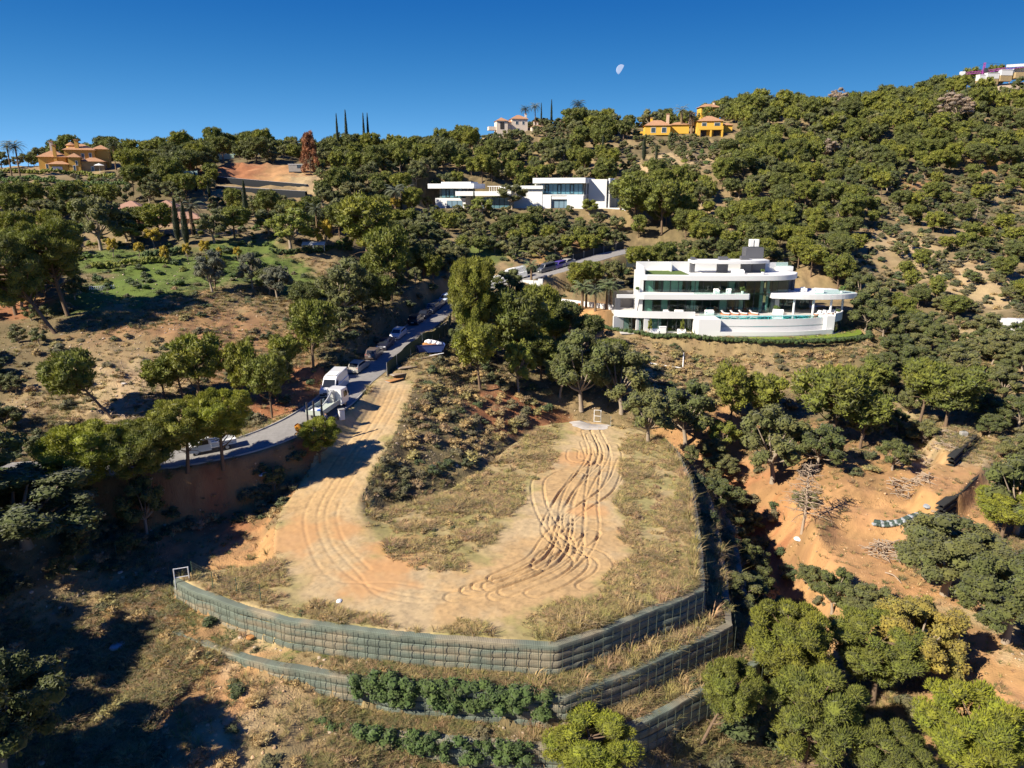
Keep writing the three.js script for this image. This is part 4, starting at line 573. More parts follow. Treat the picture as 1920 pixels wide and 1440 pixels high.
{
  const R = rngOf(77), cell = new Map(), key = (x, z) => floor(x / 6) + ',' + floor(z / 6);
  const free = (x, z, r) => { for (const [a, b, q] of planted) if (abs(a - x) < 8 && abs(b - z) < 8 && hypot(a - x, b - z) < (q + r) * 0.5) return false; return true; };
  const placedBy = new Map();
  for (const zn of zones) {
    if (!zn.s) continue;
    const S = zn.s; let bx = [-150, 230, -372, -26];
    if (zn.p) { bx = [1e9, -1e9, 1e9, -1e9]; for (const [px, py] of zn.p) for (const k of [hit(clamp(px, -60, 1980), min(py, 1439)) ?? at(px, py, 330)]) { bx = [min(bx[0], k.x - 16), max(bx[1], k.x + 16), min(bx[2], k.z - 40), max(bx[3], k.z + 14)]; } }
    for (let z = bx[3]; z > bx[2]; z -= S) for (let x = bx[0]; x < bx[1]; x += S) {
      const r1 = R(), r2 = R(), r3 = R(), r4 = R(), r5 = R(), r6 = R();
      if (r1 > zn.q) continue;
      const X = x + (r2 - 0.5) * S * 0.95, Z = z + (r3 - 0.5) * S * 0.95, D = -Z; if (D < 30) continue;
      const y = H(X, Z), [px, py, c] = project(X, y, Z); if (c < 20 || px < -70 || px > 1990 || py > 1520 || py < 120) continue;
      let own = null; for (const q of zones) if (!q.p || inPoly(px, py, q.p)) { own = q; break; }
      if (own !== zn || (!zn.p && D < 106)) continue;
      let acc = 0, m = zn.mix[zn.mix.length - 1]; for (const q of zn.mix) { acc += q[1]; if (r4 <= acc) { m = q; break; } }
      let [kind, , h0, h1, ratio] = m; if (zn.n === 'drive' && py > 545) { h0 = 0.7; h1 = 1.3; } const h = tallMix(zn, h0, h1, r5), w = h * ratio * (0.85 + 0.3 * r6), tall = kind === 'pine' || kind === 'oak', nf = info(X, Z), plt = zn.n === 'platform';
      if (plt && (nf.s > -0.5 || bareAt(X, Z) + (fbm(X * 0.3, Z * 0.3, 2) - 0.5) * 4 < 0.9 || fbm(X * 0.16 + 9, Z * 0.16, 2) < 0.44)) continue;
      if ((!plt && nf.s < (tall ? 4 : 0.9)) || nf.rd < ROADW + 0.5 + w * 0.3 || nf.qd < rampW(nf.qs) + 0.2 + w * 0.35) continue;
      if (pads.some((p, k) => k < 2 && sdPoly(X, Z, p.p) < 1 + w * 0.3)) continue;
      if (keepOut.some(([a, b, q]) => hypot(a - X, b - Z) < q + (tall ? w * 0.35 : 0))) continue;
      if (!free(X, Z, w * 0.42)) continue;
      let hid = false; for (let k = 1; k < 20; k++) { const t = k / 20, gx = X * t, gz = Z * t, gy = lerp(40, y + h, t); if (H(gx, gz) > gy + 0.5) { hid = true; break; } }
      if (hid) continue;
      planted.push([X, Z, w * 0.42]);
      wild.push({ kind, zone: zn.n, x: X, y, z: Z, h, w, px, py, size: w / c, r: r6, rr: r2, turn: r1 * 40 });
    }
  }
}


// ------------------------------------------------------------------ netted retaining walls of the platform, fences, gate
function offsetLine(line, o) { return line.map((p, i) => { const a = line[max(0, i - 1)], b = line[min(line.length - 1, i + 1)]; let n1 = [p[1] - a[1], -(p[0] - a[0])], n2 = [b[1] - p[1], -(b[0] - p[0])]; const nl = (n) => { const l = hypot(...n); return l ? [n[0] / l, n[1] / l] : null; }; n1 = nl(n1) ?? nl(n2); n2 = nl(n2) ?? n1; let m = [n1[0] + n2[0], n1[1] + n2[1]]; const l = hypot(...m); m = [m[0] / l, m[1] / l]; const k = o / max(0.5, m[0] * n1[0] + m[1] * n1[1]); return [p[0] - m[0] * k, p[1] - m[1] * k]; }); }
function resample(line, step) { const out = [line[0]]; for (let i = 0; i + 1 < line.length; i++) { const n = max(1, Math.round(hypot(line[i + 1][0] - line[i][0], line[i + 1][1] - line[i][1]) / step)); for (let k = 1; k <= n; k++) out.push([lerp(line[i][0], line[i + 1][0], k / n), lerp(line[i][1], line[i + 1][1], k / n)]); } return out; }
const netMap = noiseTex(256, (u, v) => { const a = (u * 16) % 1, b = (v * 16) % 1, l = a < 0.2 || b < 0.2 ? 0.62 : 1, n = 0.75 + 0.5 * tiled((x, y) => fbm(x * 6, y * 6, 4), 2)(u, v); return [l * n, l * n, l * n]; }, false);
std('netting', [1, 1, 1], { vertexColors: true, map: netMap, bumpMap: netMap, bumpScale: 0.02, roughness: 0.95 });
std('wire', [0.09, 0.11, 0.085], { roughness: 0.7, metalness: 0.3 });
const wallLabel = ['top tier of the green netted retaining wall holding the platform edge', 'middle tier of the green netted wall with hanging ivy', 'lowest tier of the green netted wall behind the round pine'];
const tierLines = tiers.map((t) => resample(offsetLine(wallLine, t.s), 0.45));
tiers.forEach((t, ti) => {
  const L = tierLines[ti], courses = 4, th = (t.top - t.bot) / courses, w = thing('retaining_wall', wallLabel[ti], 'retaining wall');
  const len = [0]; for (let i = 1; i < L.length; i++) len.push(len[i - 1] + hypot(L[i][0] - L[i - 1][0], L[i][1] - L[i - 1][1]));
  const nrmAt = L.map((p, i) => { const a = L[max(0, i - 1)], b = L[min(L.length - 1, i + 1)], dx = b[0] - a[0], dz = b[1] - a[1], l = hypot(dx, dz); return [-dz / l, dx / l]; });
  for (let c = 0; c < courses; c++) {
    const pos = [], uv = [], idx = [], tint = [], prof = [[c === courses - 1 ? -0.55 : -0.08, 1.0], [-0.04, 1.0], [0.015, 0.94], [0.05, 0.6], [0.045, 0.3], [0.0, 0.06], [-0.05, 0.0]], n = prof.length;
    L.forEach((p, i) => { const wob = (fbm(len[i] * 0.4 + ti * 9, 0.5, 3) - 0.5) * 0.3 + (fbm(len[i] * 0.8, c * 5.1 + ti, 2) - 0.5) * 0.1 - c * 0.045, dy = (fbm(len[i] * 0.2 + 5, ti * 4, 2) - 0.5) * 0.16; prof.forEach(([o, f]) => { const bul = o > 0 ? o * (0.6 + 0.9 * vn(len[i] * 0.8, c * 7 + ti)) : o; pos.push(p[0] + nrmAt[i][0] * (bul + wob), t.bot + th * (c + f) + dy + (c === courses - 1 && f === 1 ? 0.04 : 0), p[1] + nrmAt[i][1] * (bul + wob)); uv.push(len[i] / 2.2, (c + f) * th / 2.2); const dust = sst(0.38, 0.66, fbm(len[i] * 0.45 + ti * 13, (c + f) * 1.3, 4)), dark = 0.75 + 0.5 * fbm(len[i] * 1.6, (c + f) * 2.5 + ti, 3); tint.push(lerp(0.15, 0.27, dust) * dark, lerp(0.175, 0.23, dust) * dark, lerp(0.135, 0.155, dust) * dark); }); });
    for (let i = 0; i + 1 < L.length; i++) for (let k = 0; k + 1 < n; k++) { const a = i * n + k; idx.push(a, a + 1, a + n, a + 1, a + n + 1, a + n); }
    const g = new THREE.BufferGeometry(); g.setAttribute('position', new THREE.Float32BufferAttribute(pos, 3)); g.setAttribute('uv', new THREE.Float32BufferAttribute(uv, 2)); g.setAttribute('color', new THREE.Float32BufferAttribute(tint, 3)); g.setIndex(idx); g.computeVertexNormals();
    mesh('course', g, M.netting, w);
  }
  const ribs = []; for (let i = 0; i < L.length; i += 2) { const p = L[i], n = nrmAt[i]; ribs.push(tube([V(p[0] + n[0] * 0.12, t.bot - 0.1, p[1] + n[1] * 0.12), V(p[0] + n[0] * 0.13, t.top + 0.02, p[1] + n[1] * 0.13)], [0.022, 0.022], 4)); }
  const rb = mesh('wire_ribs', merge(ribs), M.wire, w); rb.userData.kind = 'stuff';
});
landmarks.push(['netted wall', 800, 1210], ['platform gate', 1125, 785]);
// wire fence with green posts on top of the wall end, white gate frame
std('white_paint', [0.75, 0.74, 0.72], { roughness: 0.5 }); std('green_post', [0.05, 0.1, 0.07], { roughness: 0.5 }); std('galvanised', [0.5, 0.52, 0.52], { roughness: 0.45, metalness: 0.5 });
function wireFence(label, line, h, mat, posts = true) {
  const f = thing('wire_fence', label, 'fence'), p3 = line.map(([x, z]) => V(x, H(x, z), z));
  p3.forEach((p) => mesh('post', tube([V(p.x, p.y - 0.2, p.z), V(p.x, p.y + h, p.z)], [0.035, 0.035], 5), mat, f));
  const w = []; for (let i = 0; i + 1 < p3.length; i++) { for (let k = 1; k <= 7; k++) w.push(tube([p3[i].clone().add(V(0, h * k / 7.3, 0)), p3[i + 1].clone().add(V(0, h * k / 7.3, 0))], [0.008, 0.008], 3)); const n = 14; for (let k = 1; k < n; k++) { const q = p3[i].clone().lerp(p3[i + 1], k / n); w.push(tube([q.clone().add(V(0, 0.15, 0)), q.clone().add(V(0, h, 0))], [0.006, 0.006], 3)); } }
  const m = mesh('wire_mesh', merge(w), M.wire, f); m.userData.kind = 'stuff'; return f;
}
wireFence('wire fence with green posts above the left end of the netted wall', [[362, 1085], [400, 1105], [445, 1116], [490, 1132]].map(([x, y]) => onLevel(x, y, PLAT)), 1.7, M.green_post);
wireFence('old wire fence with green posts on the shaded bank', [[166, 1040], [220, 1050], [280, 1070], [318, 1085]].map(([x, y]) => { const p = hit(x, y); return [p.x, p.z]; }), 1.6, M.green_post);
function gate(label, p, turn, w, h, mat) { const g = thing('wire_gate', label, 'gate', p, turn); for (const s of [-1, 1]) mesh('post', rbox(0.09, h + 0.25, 0.09, s * w / 2, -0.25, 0, 0.02), mat, g); mesh('rail', rbox(w - 0.1, 0.07, 0.06, 0, h - 0.08, 0, 0.02), mat, g); mesh('rail', rbox(w - 0.1, 0.07, 0.06, 0, h * 0.48, 0, 0.02), mat, g); mesh('rail', rbox(w - 0.1, 0.07, 0.06, 0, 0.06, 0, 0.02), mat, g); const b = []; for (let i = 1; i < 9; i++) b.push(box(0.012, h - 0.16, 0.012, -w / 2 + w * i / 9, 0.1, 0)); const m = mesh('wire_mesh', merge(b), M.wire, g); m.userData.kind = 'stuff'; return g; }
{ const p = hit(343, 1098); gate('white gate frame where the wire fences meet', p, 0.35, 1.15, 1.75, M.white_paint); }
{ const q = onLevel(1120, 792, PLAT), r = onLevel(1138, 797, PLAT); gate('white wire gate at the far end of the dirt platform', V(q[0], H(q[0], q[1]), q[1]), -0.25, 1.0, 1.9, M.white_paint); wireFence('short wire fence beside the far platform gate', [[1126, 793], [1145, 800]].map(([x, y]) => onLevel(x, y, PLAT)), 1.6, M.galvanised);
  std('pale_rubble', [0.62, 0.57, 0.52], { map: soilMap, roughness: 1 }); const g = new THREE.CircleGeometry(1, 40), P = g.attributes.position; for (let i = 0; i < P.count; i++) { const a = atan2(P.getY(i), P.getX(i)), k = i ? 0.75 + 0.5 * vn(cos(a) * 2 + 7, sin(a) * 2) : 0, c = onLevel(1108, 797, PLAT), x = c[0] + P.getX(i) * 3.1 * k, z = c[1] + P.getY(i) * 2.2 * k; P.setXYZ(i, x, H(x, z) + 0.07, z); } g.computeVertexNormals(); const m = mesh('gravel_apron', g, M.pale_rubble); tag(m, 'pale rubble apron spread in front of the platform gate', 'gravel', null, 'stuff'); }
// ivy hanging from the ledges
function leafStrip(line, f0, f1, y, up, out, n, size, seed, mat, name, label, cat) {
  const R = rngOf(seed), s = Soup(), tot = line.length - 1;
  for (let i = 0; i < n; i++) { const f = lerp(f0, f1, R()) * tot, k = min(tot - 1, floor(f)), p = [lerp(line[k][0], line[k + 1][0], f - k), lerp(line[k][1], line[k + 1][1], f - k)], dx = line[k + 1][0] - line[k][0], dz = line[k + 1][1] - line[k][1], l = hypot(dx, dz), o = lerp(out[0], out[1], R()), gap = vn(f * 0.11 + seed, 3); if (gap < 0.22) continue; clump(s, R, [p[0] - dz / l * o, y + lerp(up[0], up[1], R()) * (0.6 + 0.7 * gap), p[1] + dx / l * o], size * (0.6 + 0.8 * R()), 0.85, 44, 0.2, 0.075, 'leaf'); }
  const m = mesh(name, soupGeo(s), mat); tag(m, label, cat); return m;
}
leafStrip(tierLines[1], 0.19, 0.375, 4.55, [-1.3, 0.35], [-0.5, 0.35], 240, 0.5, 5, M.ivy_leaves, 'ivy', 'thick green ivy hanging over the middle netted tier', 'ivy');
leafStrip(tierLines[2], 0.17, 0.36, 2.0, [-1.1, 0.3], [-0.5, 0.35], 170, 0.45, 6, M.ivy_leaves, 'ivy', 'green ivy hanging over the lowest netted tier', 'ivy');

// grasses: tufts on the platform, plumes on the ledges, herbs and stones on the slopes
const tuftA = makeTuft(11, 30), tuftB = makeTuft(12, 24, { lean: 0.9, wid: 0.022 }), plume = makeTuft(13, 46, { lean: 0.55, wid: 0.014, curve: 0.6 });
const herbs = leafMat('grass_blades', [1, 1, 1], { roughness: 0.95 });
const rockGeo = (() => { const g = new THREE.IcosahedronGeometry(0.5, 1), P = g.attributes.position; for (let i = 0; i < P.count; i++) { const x = P.getX(i), y = P.getY(i), z = P.getZ(i), k = 0.7 + 0.6 * vn(x * 3.1 + 9, y * 3.1 + z * 2.3); P.setXYZ(i, x * k, y * k * 0.7, z * k); } g.computeVertexNormals(); return g; })();
std('stone', [1, 1, 1], { roughness: 1 });
function scatter(name, label, cat, sets) {   // sets: [geometry, material, list of [x, y, z, size, height, turn, colour]]
  const g = new THREE.Group(); g.name = numbered(name); scene.add(g); tag(g, label, cat, null, 'stuff'); const m4 = new THREE.Matrix4(), e = new THREE.Euler(), q = new THREE.Quaternion();
  for (const [geo, mat, list] of sets) { if (!list.length) continue; const im = new THREE.InstancedMesh(geo, mat, list.length); im.name = 'pieces'; im.castShadow = im.receiveShadow = true; list.forEach(([x, y, z, s, h, t, c], i) => { m4.compose(V(x, y, z), q.setFromEuler(e.set(0, t, 0)), V(s, h, s)); im.setMatrixAt(i, m4); im.setColorAt(i, rgb(...c)); }); g.add(im); }
}
const shadeOf = (c, k) => c.map((v) => v * k);
const dryC = [[0.46, 0.335, 0.135], [0.52, 0.37, 0.16], [0.38, 0.27, 0.11], [0.4, 0.33, 0.1], [0.29, 0.26, 0.07], [0.47, 0.29, 0.15]];
const mixC = (R, dark = 1) => { const c = dryC[floor(R() * 5.999)], k = (0.75 + 0.5 * R()) * dark; return c.map((v) => v * k); };
{
  const R = rngOf(501), A = [], B = [], C = [];
  for (let i = 0; i < 36000; i++) {
    const x = lerp(pb[0] + 14, pb[1] - 14, R()), z = lerp(-102, pb[3] - 14, R()), r = R(), s = sdPoly(x, z, platPoly); if (s > -0.15) continue;
    const b = bareAt(x, z), [qd, , qs] = pathDist(x, z, ramp), n = fbm(x * 0.28 + 3, z * 0.28, 3), edge = min(b, qd - rampW(qs)) + (n - 0.5) * 5; if (edge < 0.3) continue;
    const rightSide = x > 4 || z > -58, dens = rightSide ? sst(0.34, 0.6, n) : sst(0.3, 0.55, n); if (r > 0.12 + dens * 0.75) continue;
    const big = vn(x * 0.5 + 60, z * 0.5) , sz = 0.26 + 0.75 * big * big + 0.22 * R(), c = mixC(R); (R() < 0.5 ? A : B).push([x, H(x, z) - 0.03, z, sz * 1.25, sz * (0.55 + 0.35 * R()), R() * 6, c]);
  }
  scatter('dry_grass', 'dry straw coloured grass tufts growing over the dirt platform', 'grass', [[tuftA, herbs, A], [tuftB, herbs, B]]);
  // plumes on the ravine side and the ledges
  const P = [], Q = []; tierLines.forEach((L, ti) => { const N = L.length; for (let i = 0; i < N; i++) for (let k = 0; k < 3; k++) { const f = i / N, right = f > 0.36 ? 1 : 0.4, r = R(); if (r > right * (0.35 + 0.7 * vn(i * 0.15, ti * 5))) continue; const o = ti === 0 ? (R() < 0.5 ? lerp(0.4, 2, R()) : lerp(-1.4, -0.7, R())) : lerp(-0.5, 1.6, R()), a = L[max(0, i - 1)], b = L[min(N - 1, i + 1)], dx = b[0] - a[0], dz = b[1] - a[1], l = hypot(dx, dz), x = L[i][0] - dz / l * o, z = L[i][1] + dx / l * o; const sz = right > 0.5 ? 0.7 + 0.8 * R() : 0.35 + 0.5 * R(); (R() < 0.6 ? P : Q).push([x, H(x, z) - 0.05, z, sz, sz * (0.8 + 0.4 * R()), R() * 6, mixC(R, 0.95)]); } });
  scatter('plume_grass', 'tall feathery grass leaning over the netted wall ledges', 'grass', [[plume, herbs, P], [tuftB, herbs, Q]]);
  // herbs over the nearer slopes
  const E = [], F = [], G = [], ST = [];
  for (let i = 0; i < 110000; i++) {
    const D = 34 + pow(R(), 1.3) * 110, x = lerp(-0.85, 0.85, R()) * D, z = -D, nf = info(x, z), n = fbm(x * 0.16 + 30, z * 0.16, 3), r = R(); if (nf.s < 0.7 || nf.rd < ROADW + 0.3 || nf.qd < rampW(nf.qs)) continue;
    const y = H(x, z, nf), [px, py] = project(x, y, z); if (px < -30 || px > 1950 || py > 1480) continue;
    let dirt = 0, green = 0; for (const [cx, cz, rad, col] of cover) { const d = hypot(x - cx, z - cz); if (d < rad * 0.85) { if (col === C_ORANGE || col === C_RED) dirt = 1; if (col === C_LAWN || col === C_GREEN) green = 1; } }
    if (dirt && r > 0.1) { if (r < 0.16) ST.push([x, y, z, 0.1 + 0.25 * R() * R(), 0.1 + 0.2 * R(), R() * 6, shadeOf([0.42, 0.27, 0.15], 0.7 + 0.7 * R())]); continue; }
    if (r > 0.25 + 0.65 * sst(0.35, 0.6, n)) { if (R() < 0.14) ST.push([x, y, z, 0.12 + 0.35 * R() * R(), 0.12 + 0.3 * R(), R() * 6, shadeOf([0.4, 0.31, 0.22], 0.6 + 0.8 * R())]); continue; }
    const sz = 0.25 + 0.55 * R() * n * 1.6, c = green ? shadeOf([0.13, 0.16, 0.03], 0.7 + 0.6 * R()) : R() < 0.3 ? shadeOf([0.14, 0.15, 0.04], 0.7 + 0.6 * R()) : mixC(R, 0.85);
    [E, F, G][floor(R() * 2.2)].push([x, y - 0.04, z, sz * (green ? 1 : 1.3), sz * (green ? 0.45 : 0.75), R() * 6, c]);
  }
  scatter('slope_grass', 'low grass and herbs covering the nearer slopes', 'grass', [[tuftA, herbs, E], [tuftB, herbs, F], [plume, herbs, G]]);
  scatter('rubble_stones', 'loose stones lying over the bare slopes', 'stones', [[rockGeo, M.stone, ST]]);
}

// ------------------------------------------------------------------ buildings
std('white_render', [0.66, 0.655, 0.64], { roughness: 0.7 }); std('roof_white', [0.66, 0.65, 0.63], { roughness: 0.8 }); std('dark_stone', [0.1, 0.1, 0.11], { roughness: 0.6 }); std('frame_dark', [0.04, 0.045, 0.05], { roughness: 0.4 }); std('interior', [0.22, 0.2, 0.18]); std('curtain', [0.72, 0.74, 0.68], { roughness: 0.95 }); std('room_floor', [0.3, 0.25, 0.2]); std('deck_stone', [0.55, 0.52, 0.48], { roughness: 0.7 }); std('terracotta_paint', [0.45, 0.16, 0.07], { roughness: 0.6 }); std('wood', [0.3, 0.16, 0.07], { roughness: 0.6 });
const glass = new THREE.MeshPhysicalMaterial({ color: rgb(0.62, 0.78, 0.74), transmission: 1, thickness: 0, roughness: 0.03, ior: 1.5 }); glass.name = 'glass'; M.glass = glass;
const railGlass = new THREE.MeshPhysicalMaterial({ color: rgb(0.8, 0.92, 0.9), transmission: 1, thickness: 0, roughness: 0.02 }); railGlass.name = 'rail_glass';
const mirrorGlass = std('window_glass', [0.05, 0.07, 0.085], { roughness: 0.06, metalness: 0.0 });
const poolWater = new THREE.MeshPhysicalMaterial({ color: rgb(0.45, 0.85, 0.85), transmission: 1, thickness: 1, roughness: 0.04, ior: 1.33, attenuationColor: rgb(0.3, 0.8, 0.8), attenuationDistance: 2.5 }); poolWater.name = 'pool_water';
std('pool_tile', [0.35, 0.62, 0.62], { roughness: 0.5 }); std('lawn', [0.17, 0.24, 0.012], { map: soilMap, roughness: 1 }); std('roof_turf', [0.09, 0.14, 0.02], { roughness: 1 });
function plate(pts, y0, y1, bevel = 0) { const s = new THREE.Shape(pts.map(([x, z]) => new THREE.Vector2(x, -z))); const g = new THREE.ExtrudeGeometry(s, { depth: y1 - y0 - 2 * bevel, bevelEnabled: bevel > 0, bevelSize: bevel, bevelThickness: bevel, bevelSegments: 1, curveSegments: 1 }); g.rotateX(-PI / 2); g.translate(0, y0 + bevel, 0); return g; }
function arc(pts, n = 5) { return new THREE.CatmullRomCurve3(pts.map(([x, z]) => V(x, 0, z)), false, 'centripetal').getPoints((pts.length - 1) * n).map((p) => [p.x, p.z]); }
function windowPart(parent, x, y, z, w, h, ry = 0, fr = 0.06, pane = glass, fm = M.frame_dark) {
  const f = []; for (const s of [-1, 1]) f.push(box(fr, h, 0.08, s * (w - fr) / 2, 0, 0)); f.push(box(w - 2 * fr, fr, 0.08, 0, 0, 0), box(w - 2 * fr, fr, 0.08, 0, h - fr, 0));
  const m = mesh('window', merge(f), fm, parent); m.position.set(x, y, z); m.rotation.y = ry; const p = mesh('pane', box(w - 2 * fr, h - 2 * fr, 0.012, 0, fr, 0), pane, m); return m;
}
function wallAlong(pts, y0, y1, th) { const out = offsetLine(pts, th); return plate(pts.concat(out.slice().reverse()), y0, y1); }
// ---- curved villa with pool
{
  const cx = (1372 - 960) * 0.1045, v = thing('curved_villa', 'large white curved villa with infinity pool on the terrace', 'villa', V(cx, 14.2, -138));
  landmarks.push(['curved villa', 1340, 560], ['infinity pool', 1430, 615]);
  const X = (px) => (px - 1372) * 0.1045;
  // podium and lower floor
  const podFront = arc([[X(1150), 2.2], [X(1180), 3.4], [X(1230), 4.3], [X(1290), 4.6]]);
  mesh('terrace_slab', plate([...podFront, [X(1290), -6], [X(1150), -6]], 2.85, 3.2), M.deck_stone, v);
  mesh('parapet', wallAlong(arc([[X(1148), 2.4], [X(1180), 3.7], [X(1230), 4.6], [X(1292), 4.9]]), 2.7, 4.0, -0.28), M.white_render, v);
  mesh('wall', box(3.3, 2.85, 0.3, X(1158) + 0.4, 0, 2.2, 0.32), M.white_render, v);
  mesh('wall', box(0.9, 2.85, 0.3, X(1192), 0, 3.35, 0.2), M.white_render, v); mesh('wall', box(1.4, 2.85, 0.3, X(1208), 0, 3.9, 0.1), M.white_render, v);
  for (const [px, z, w, ry] of [[1174, 2.85, 1.9, 0.3], [1200, 3.55, 1.5, 0.16], [1219, 4.0, 1.7, 0.1], [1236, 4.15, 1.7, 0.05], [1252, 4.2, 1.7, 0], [1268, 4.25, 1.7, 0], [1282, 4.25, 1.2, 0]]) windowPart(v, X(px), 0.05, z, w, 2.7, ry);
  mesh('room', box(14.5, 2.8, 0.2, X(1225), 0, -0.5), M.interior, v); mesh('curtain', box(2.6, 2.6, 0.06, X(1222), 0.05, 3.2), M.curtain, v);
  mesh('terrace_edge', box(13.5, 0.18, 1.6, X(1222), -0.1, 4.9), M.deck_stone, v);
  // deck under everything
  const deckPts = [[X(1290), 4.6], ...arc([[X(1290), 4.2], [X(1400), 4.4], [X(1500), 3.4]]), ...arc([[X(1540), 4.9], [X(1562), 3], [X(1578), 0.2]]), [X(1578), -8], [X(1290), -8]];
  mesh('deck', plate(deckPts, 2.85, 3.2), M.deck_stone, v);
  // pool: back wall, floor, water, infinity wall, outer walls
  const front = arc([[X(1328), 7.4], [X(1400), 7.7], [X(1470), 7.0], [X(1528), 5.4]], 6), outer = arc([[X(1290), 8.7], [X(1340), 9.1], [X(1400), 9.2], [X(1470), 8.4], [X(1538), 6.4]], 6);
  mesh('pool_floor', plate([...front, [X(1500), 3.4], [X(1328), 4.3]], 1.6, 1.8), M.pool_tile, v);
  mesh('infinity_wall', wallAlong(front, 0.0, 3.05, -0.25), M.roof_white, v);
  mesh('pool_wall', wallAlong([[X(1328), 4.35], [X(1400), 4.5], [X(1512), 3.4]], 0, 3.2, 0.2), M.pool_tile, v);
  mesh('water', plate([...arc([[X(1329), 7.3], [X(1400), 7.6], [X(1470), 6.9], [X(1526), 5.3]], 6), [X(1510), 3.5], [X(1400), 4.6], [X(1329), 4.45]], 2.55, 3.1), poolWater, v);
  mesh('outer_wall', wallAlong(outer, -0.6, 0.95, -0.3), M.white_render, v);
  mesh('gutter', plate([...outer.slice(4, -2), ...front.slice().reverse()], -0.3, 0.25), M.deck_stone, v);
  mesh('pier', plate([[X(1290), 8.72], [X(1328), 9.0], [X(1328), 4.35], [X(1290), 4.3]], -0.6, 3.22), M.white_render, v);
  mesh('pier', plate([[X(1526), 6.2], [X(1541), 6.1], [X(1545), 3.6], [X(1515), 3.4]], -0.6, 3.4), M.white_render, v);
  // east wing under the terrace
  const wing = arc([[X(1541), 6.1], [X(1560), 4.2], [X(1574), 1.4], [X(1578), -2]], 4);
  mesh('wing_band', wallAlong(wing, 2.3, 3.9, -0.3), M.white_render, v); mesh('wing_base', wallAlong(wing, -0.4, 0.12, -0.3), M.white_render, v);
  for (const [i, w] of [[2, 1.5], [4, 1.6], [6, 1.6], [8, 1.5]]) { const a = wing[i - 1], b = wing[i + 1]; windowPart(v, wing[i][0] - 0.12, 0.12, wing[i][1] - 0.1, w, 2.2, atan2(-(b[1] - a[1]), b[0] - a[0])); }
  mesh('wing_corner', box(0.7, 2.4, 0.4, X(1577) - 0.25, 0, -1.6), M.white_render, v); mesh('room', box(0.2, 2.7, 9, X(1545), 0, 0), M.interior, v);
  // ground floor glazing and rooms
  const glazing = (y, h, x0, x1, z, skip = []) => { const n = Math.round((x1 - x0) / 1.65), w = (x1 - x0) / n; for (let i = 0; i < n; i++) { if (skip.includes(i)) continue; windowPart(v, x0 + (i + 0.5) * w, y, z, w, h); } };
  glazing(3.2, 2.95, X(1207), X(1392), 0.4); glazing(7.15, 2.5, X(1207), X(1392), 0.4); glazing(3.2, 6.4, X(1392), X(1442), 0.8);
  mesh('wall', box(0.7, 7.6, 7, X(1200), 3.2, -2.9), M.white_render, v); mesh('room', box(26, 7.2, 0.3, X(1325), 3.2, -6.6), M.interior, v); mesh('room_floor', box(25, 0.25, 6.6, X(1325), 6.6, -3.1), M.room_floor, v);
  for (const [px, w, y] of [[1216, 1.6, 3.25], [1245, 1.2, 3.25], [1297, 1.2, 3.25], [1355, 1.4, 3.25], [1388, 0.8, 3.25], [1216, 1.8, 7.2], [1248, 1.4, 7.2], [1266, 2.2, 7.2], [1300, 1.4, 7.2], [1368, 1.6, 7.2], [1425, 0.7, 3.25], [1436, 0.5, 3.25]]) mesh('curtain', box(w, y < 4 && px > 1400 ? 6.2 : 2.4, 0.06, X(px), y, 0.05), M.curtain, v);
  for (const [px, y, h] of [[1290, 3.2, 2.9], [1286, 7.2, 2.4], [1236, 7.2, 2.4], [1378, 3.2, 2.9], [1378, 7.2, 2.4], [1446, 3.2, 6.6]]) mesh('pillar', box(0.9, h, 0.5, X(px), y, 0.1), M.dark_stone, v);
  mesh('stair_panel', box(1.2, 4.6, 0.3, X(1410), 3.2, -4), M.wood, v);
  // first floor slab, roof slab, canopy: each with its rounded end
  mesh('balcony_slab', plate([[X(1192), 3.4], ...arc([[X(1200), 3.6], [X(1300), 3.9], [X(1390), 3.7]]), [X(1393), 3.3], [X(1393), 0.2], [X(1192), -3]], 6.15, 7.2, 0.05), M.white_render, v);
  mesh('balcony_rail', wallAlong(arc([[X(1290), 3.7], [X(1340), 3.75], [X(1388), 3.6]]), 7.2, 7.95, -0.03), railGlass, v);
  mesh('roof_slab', plate([[X(1200), 2.2], ...arc([[X(1206), 2.4], [X(1300), 3.2], [X(1400), 3.3], [X(1450), 2.6], [X(1480), 0.8], [X(1497), -2.4]], 6), [X(1497), -4.2], [X(1440), -7.5], [X(1200), -7.5]], 9.65, 10.65, 0.06), M.white_render, v);
  mesh('roof_turf', plate([[X(1207), 1.2], [X(1283), 1.9], [X(1283), -5.4], [X(1207), -5.4]], 10.65, 10.72), M.roof_turf, v);
  mesh('parapet', box(0.3, 1.5, 8.6, X(1202), 10.65, -2.7), M.white_render, v); mesh('parapet', box(22, 1.7, 0.25, X(1306), 10.65, -6.9), M.white_render, v); mesh('parapet', box(0.25, 1.6, 3.2, X(1262), 10.72, -5.2), M.white_render, v); mesh('parapet', box(5.2, 1.6, 0.25, X(1468), 10.65, -6.2, 0.15), M.white_render, v);
  mesh('roof_rail', box(3.2, 1.0, 0.04, X(1482), 11.3, -5.6, 0.05), railGlass, v);
  mesh('stair_head', box(3, 0.9, 1.6, X(1484), 10.65, -5.8), M.white_render, v);
  mesh('upper_canopy', plate([[X(1295), -0.6], ...arc([[X(1296), -0.4], [X(1360), 0.1], [X(1410), -0.4], [X(1440), -1.8]]), [X(1440), -4.6], [X(1295), -4.4]], 12.5, 13.1, 0.05), M.white_render, v);
  for (const [px, w, z] of [[1299, 0.8, -2.6], [1355, 1.9, -2.4], [1400, 1.8, -2.6], [1424, 2.6, -3.2]]) mesh('pillar', box(w, 1.86, 1.2, X(px), 10.65, z), M.dark_stone, v);
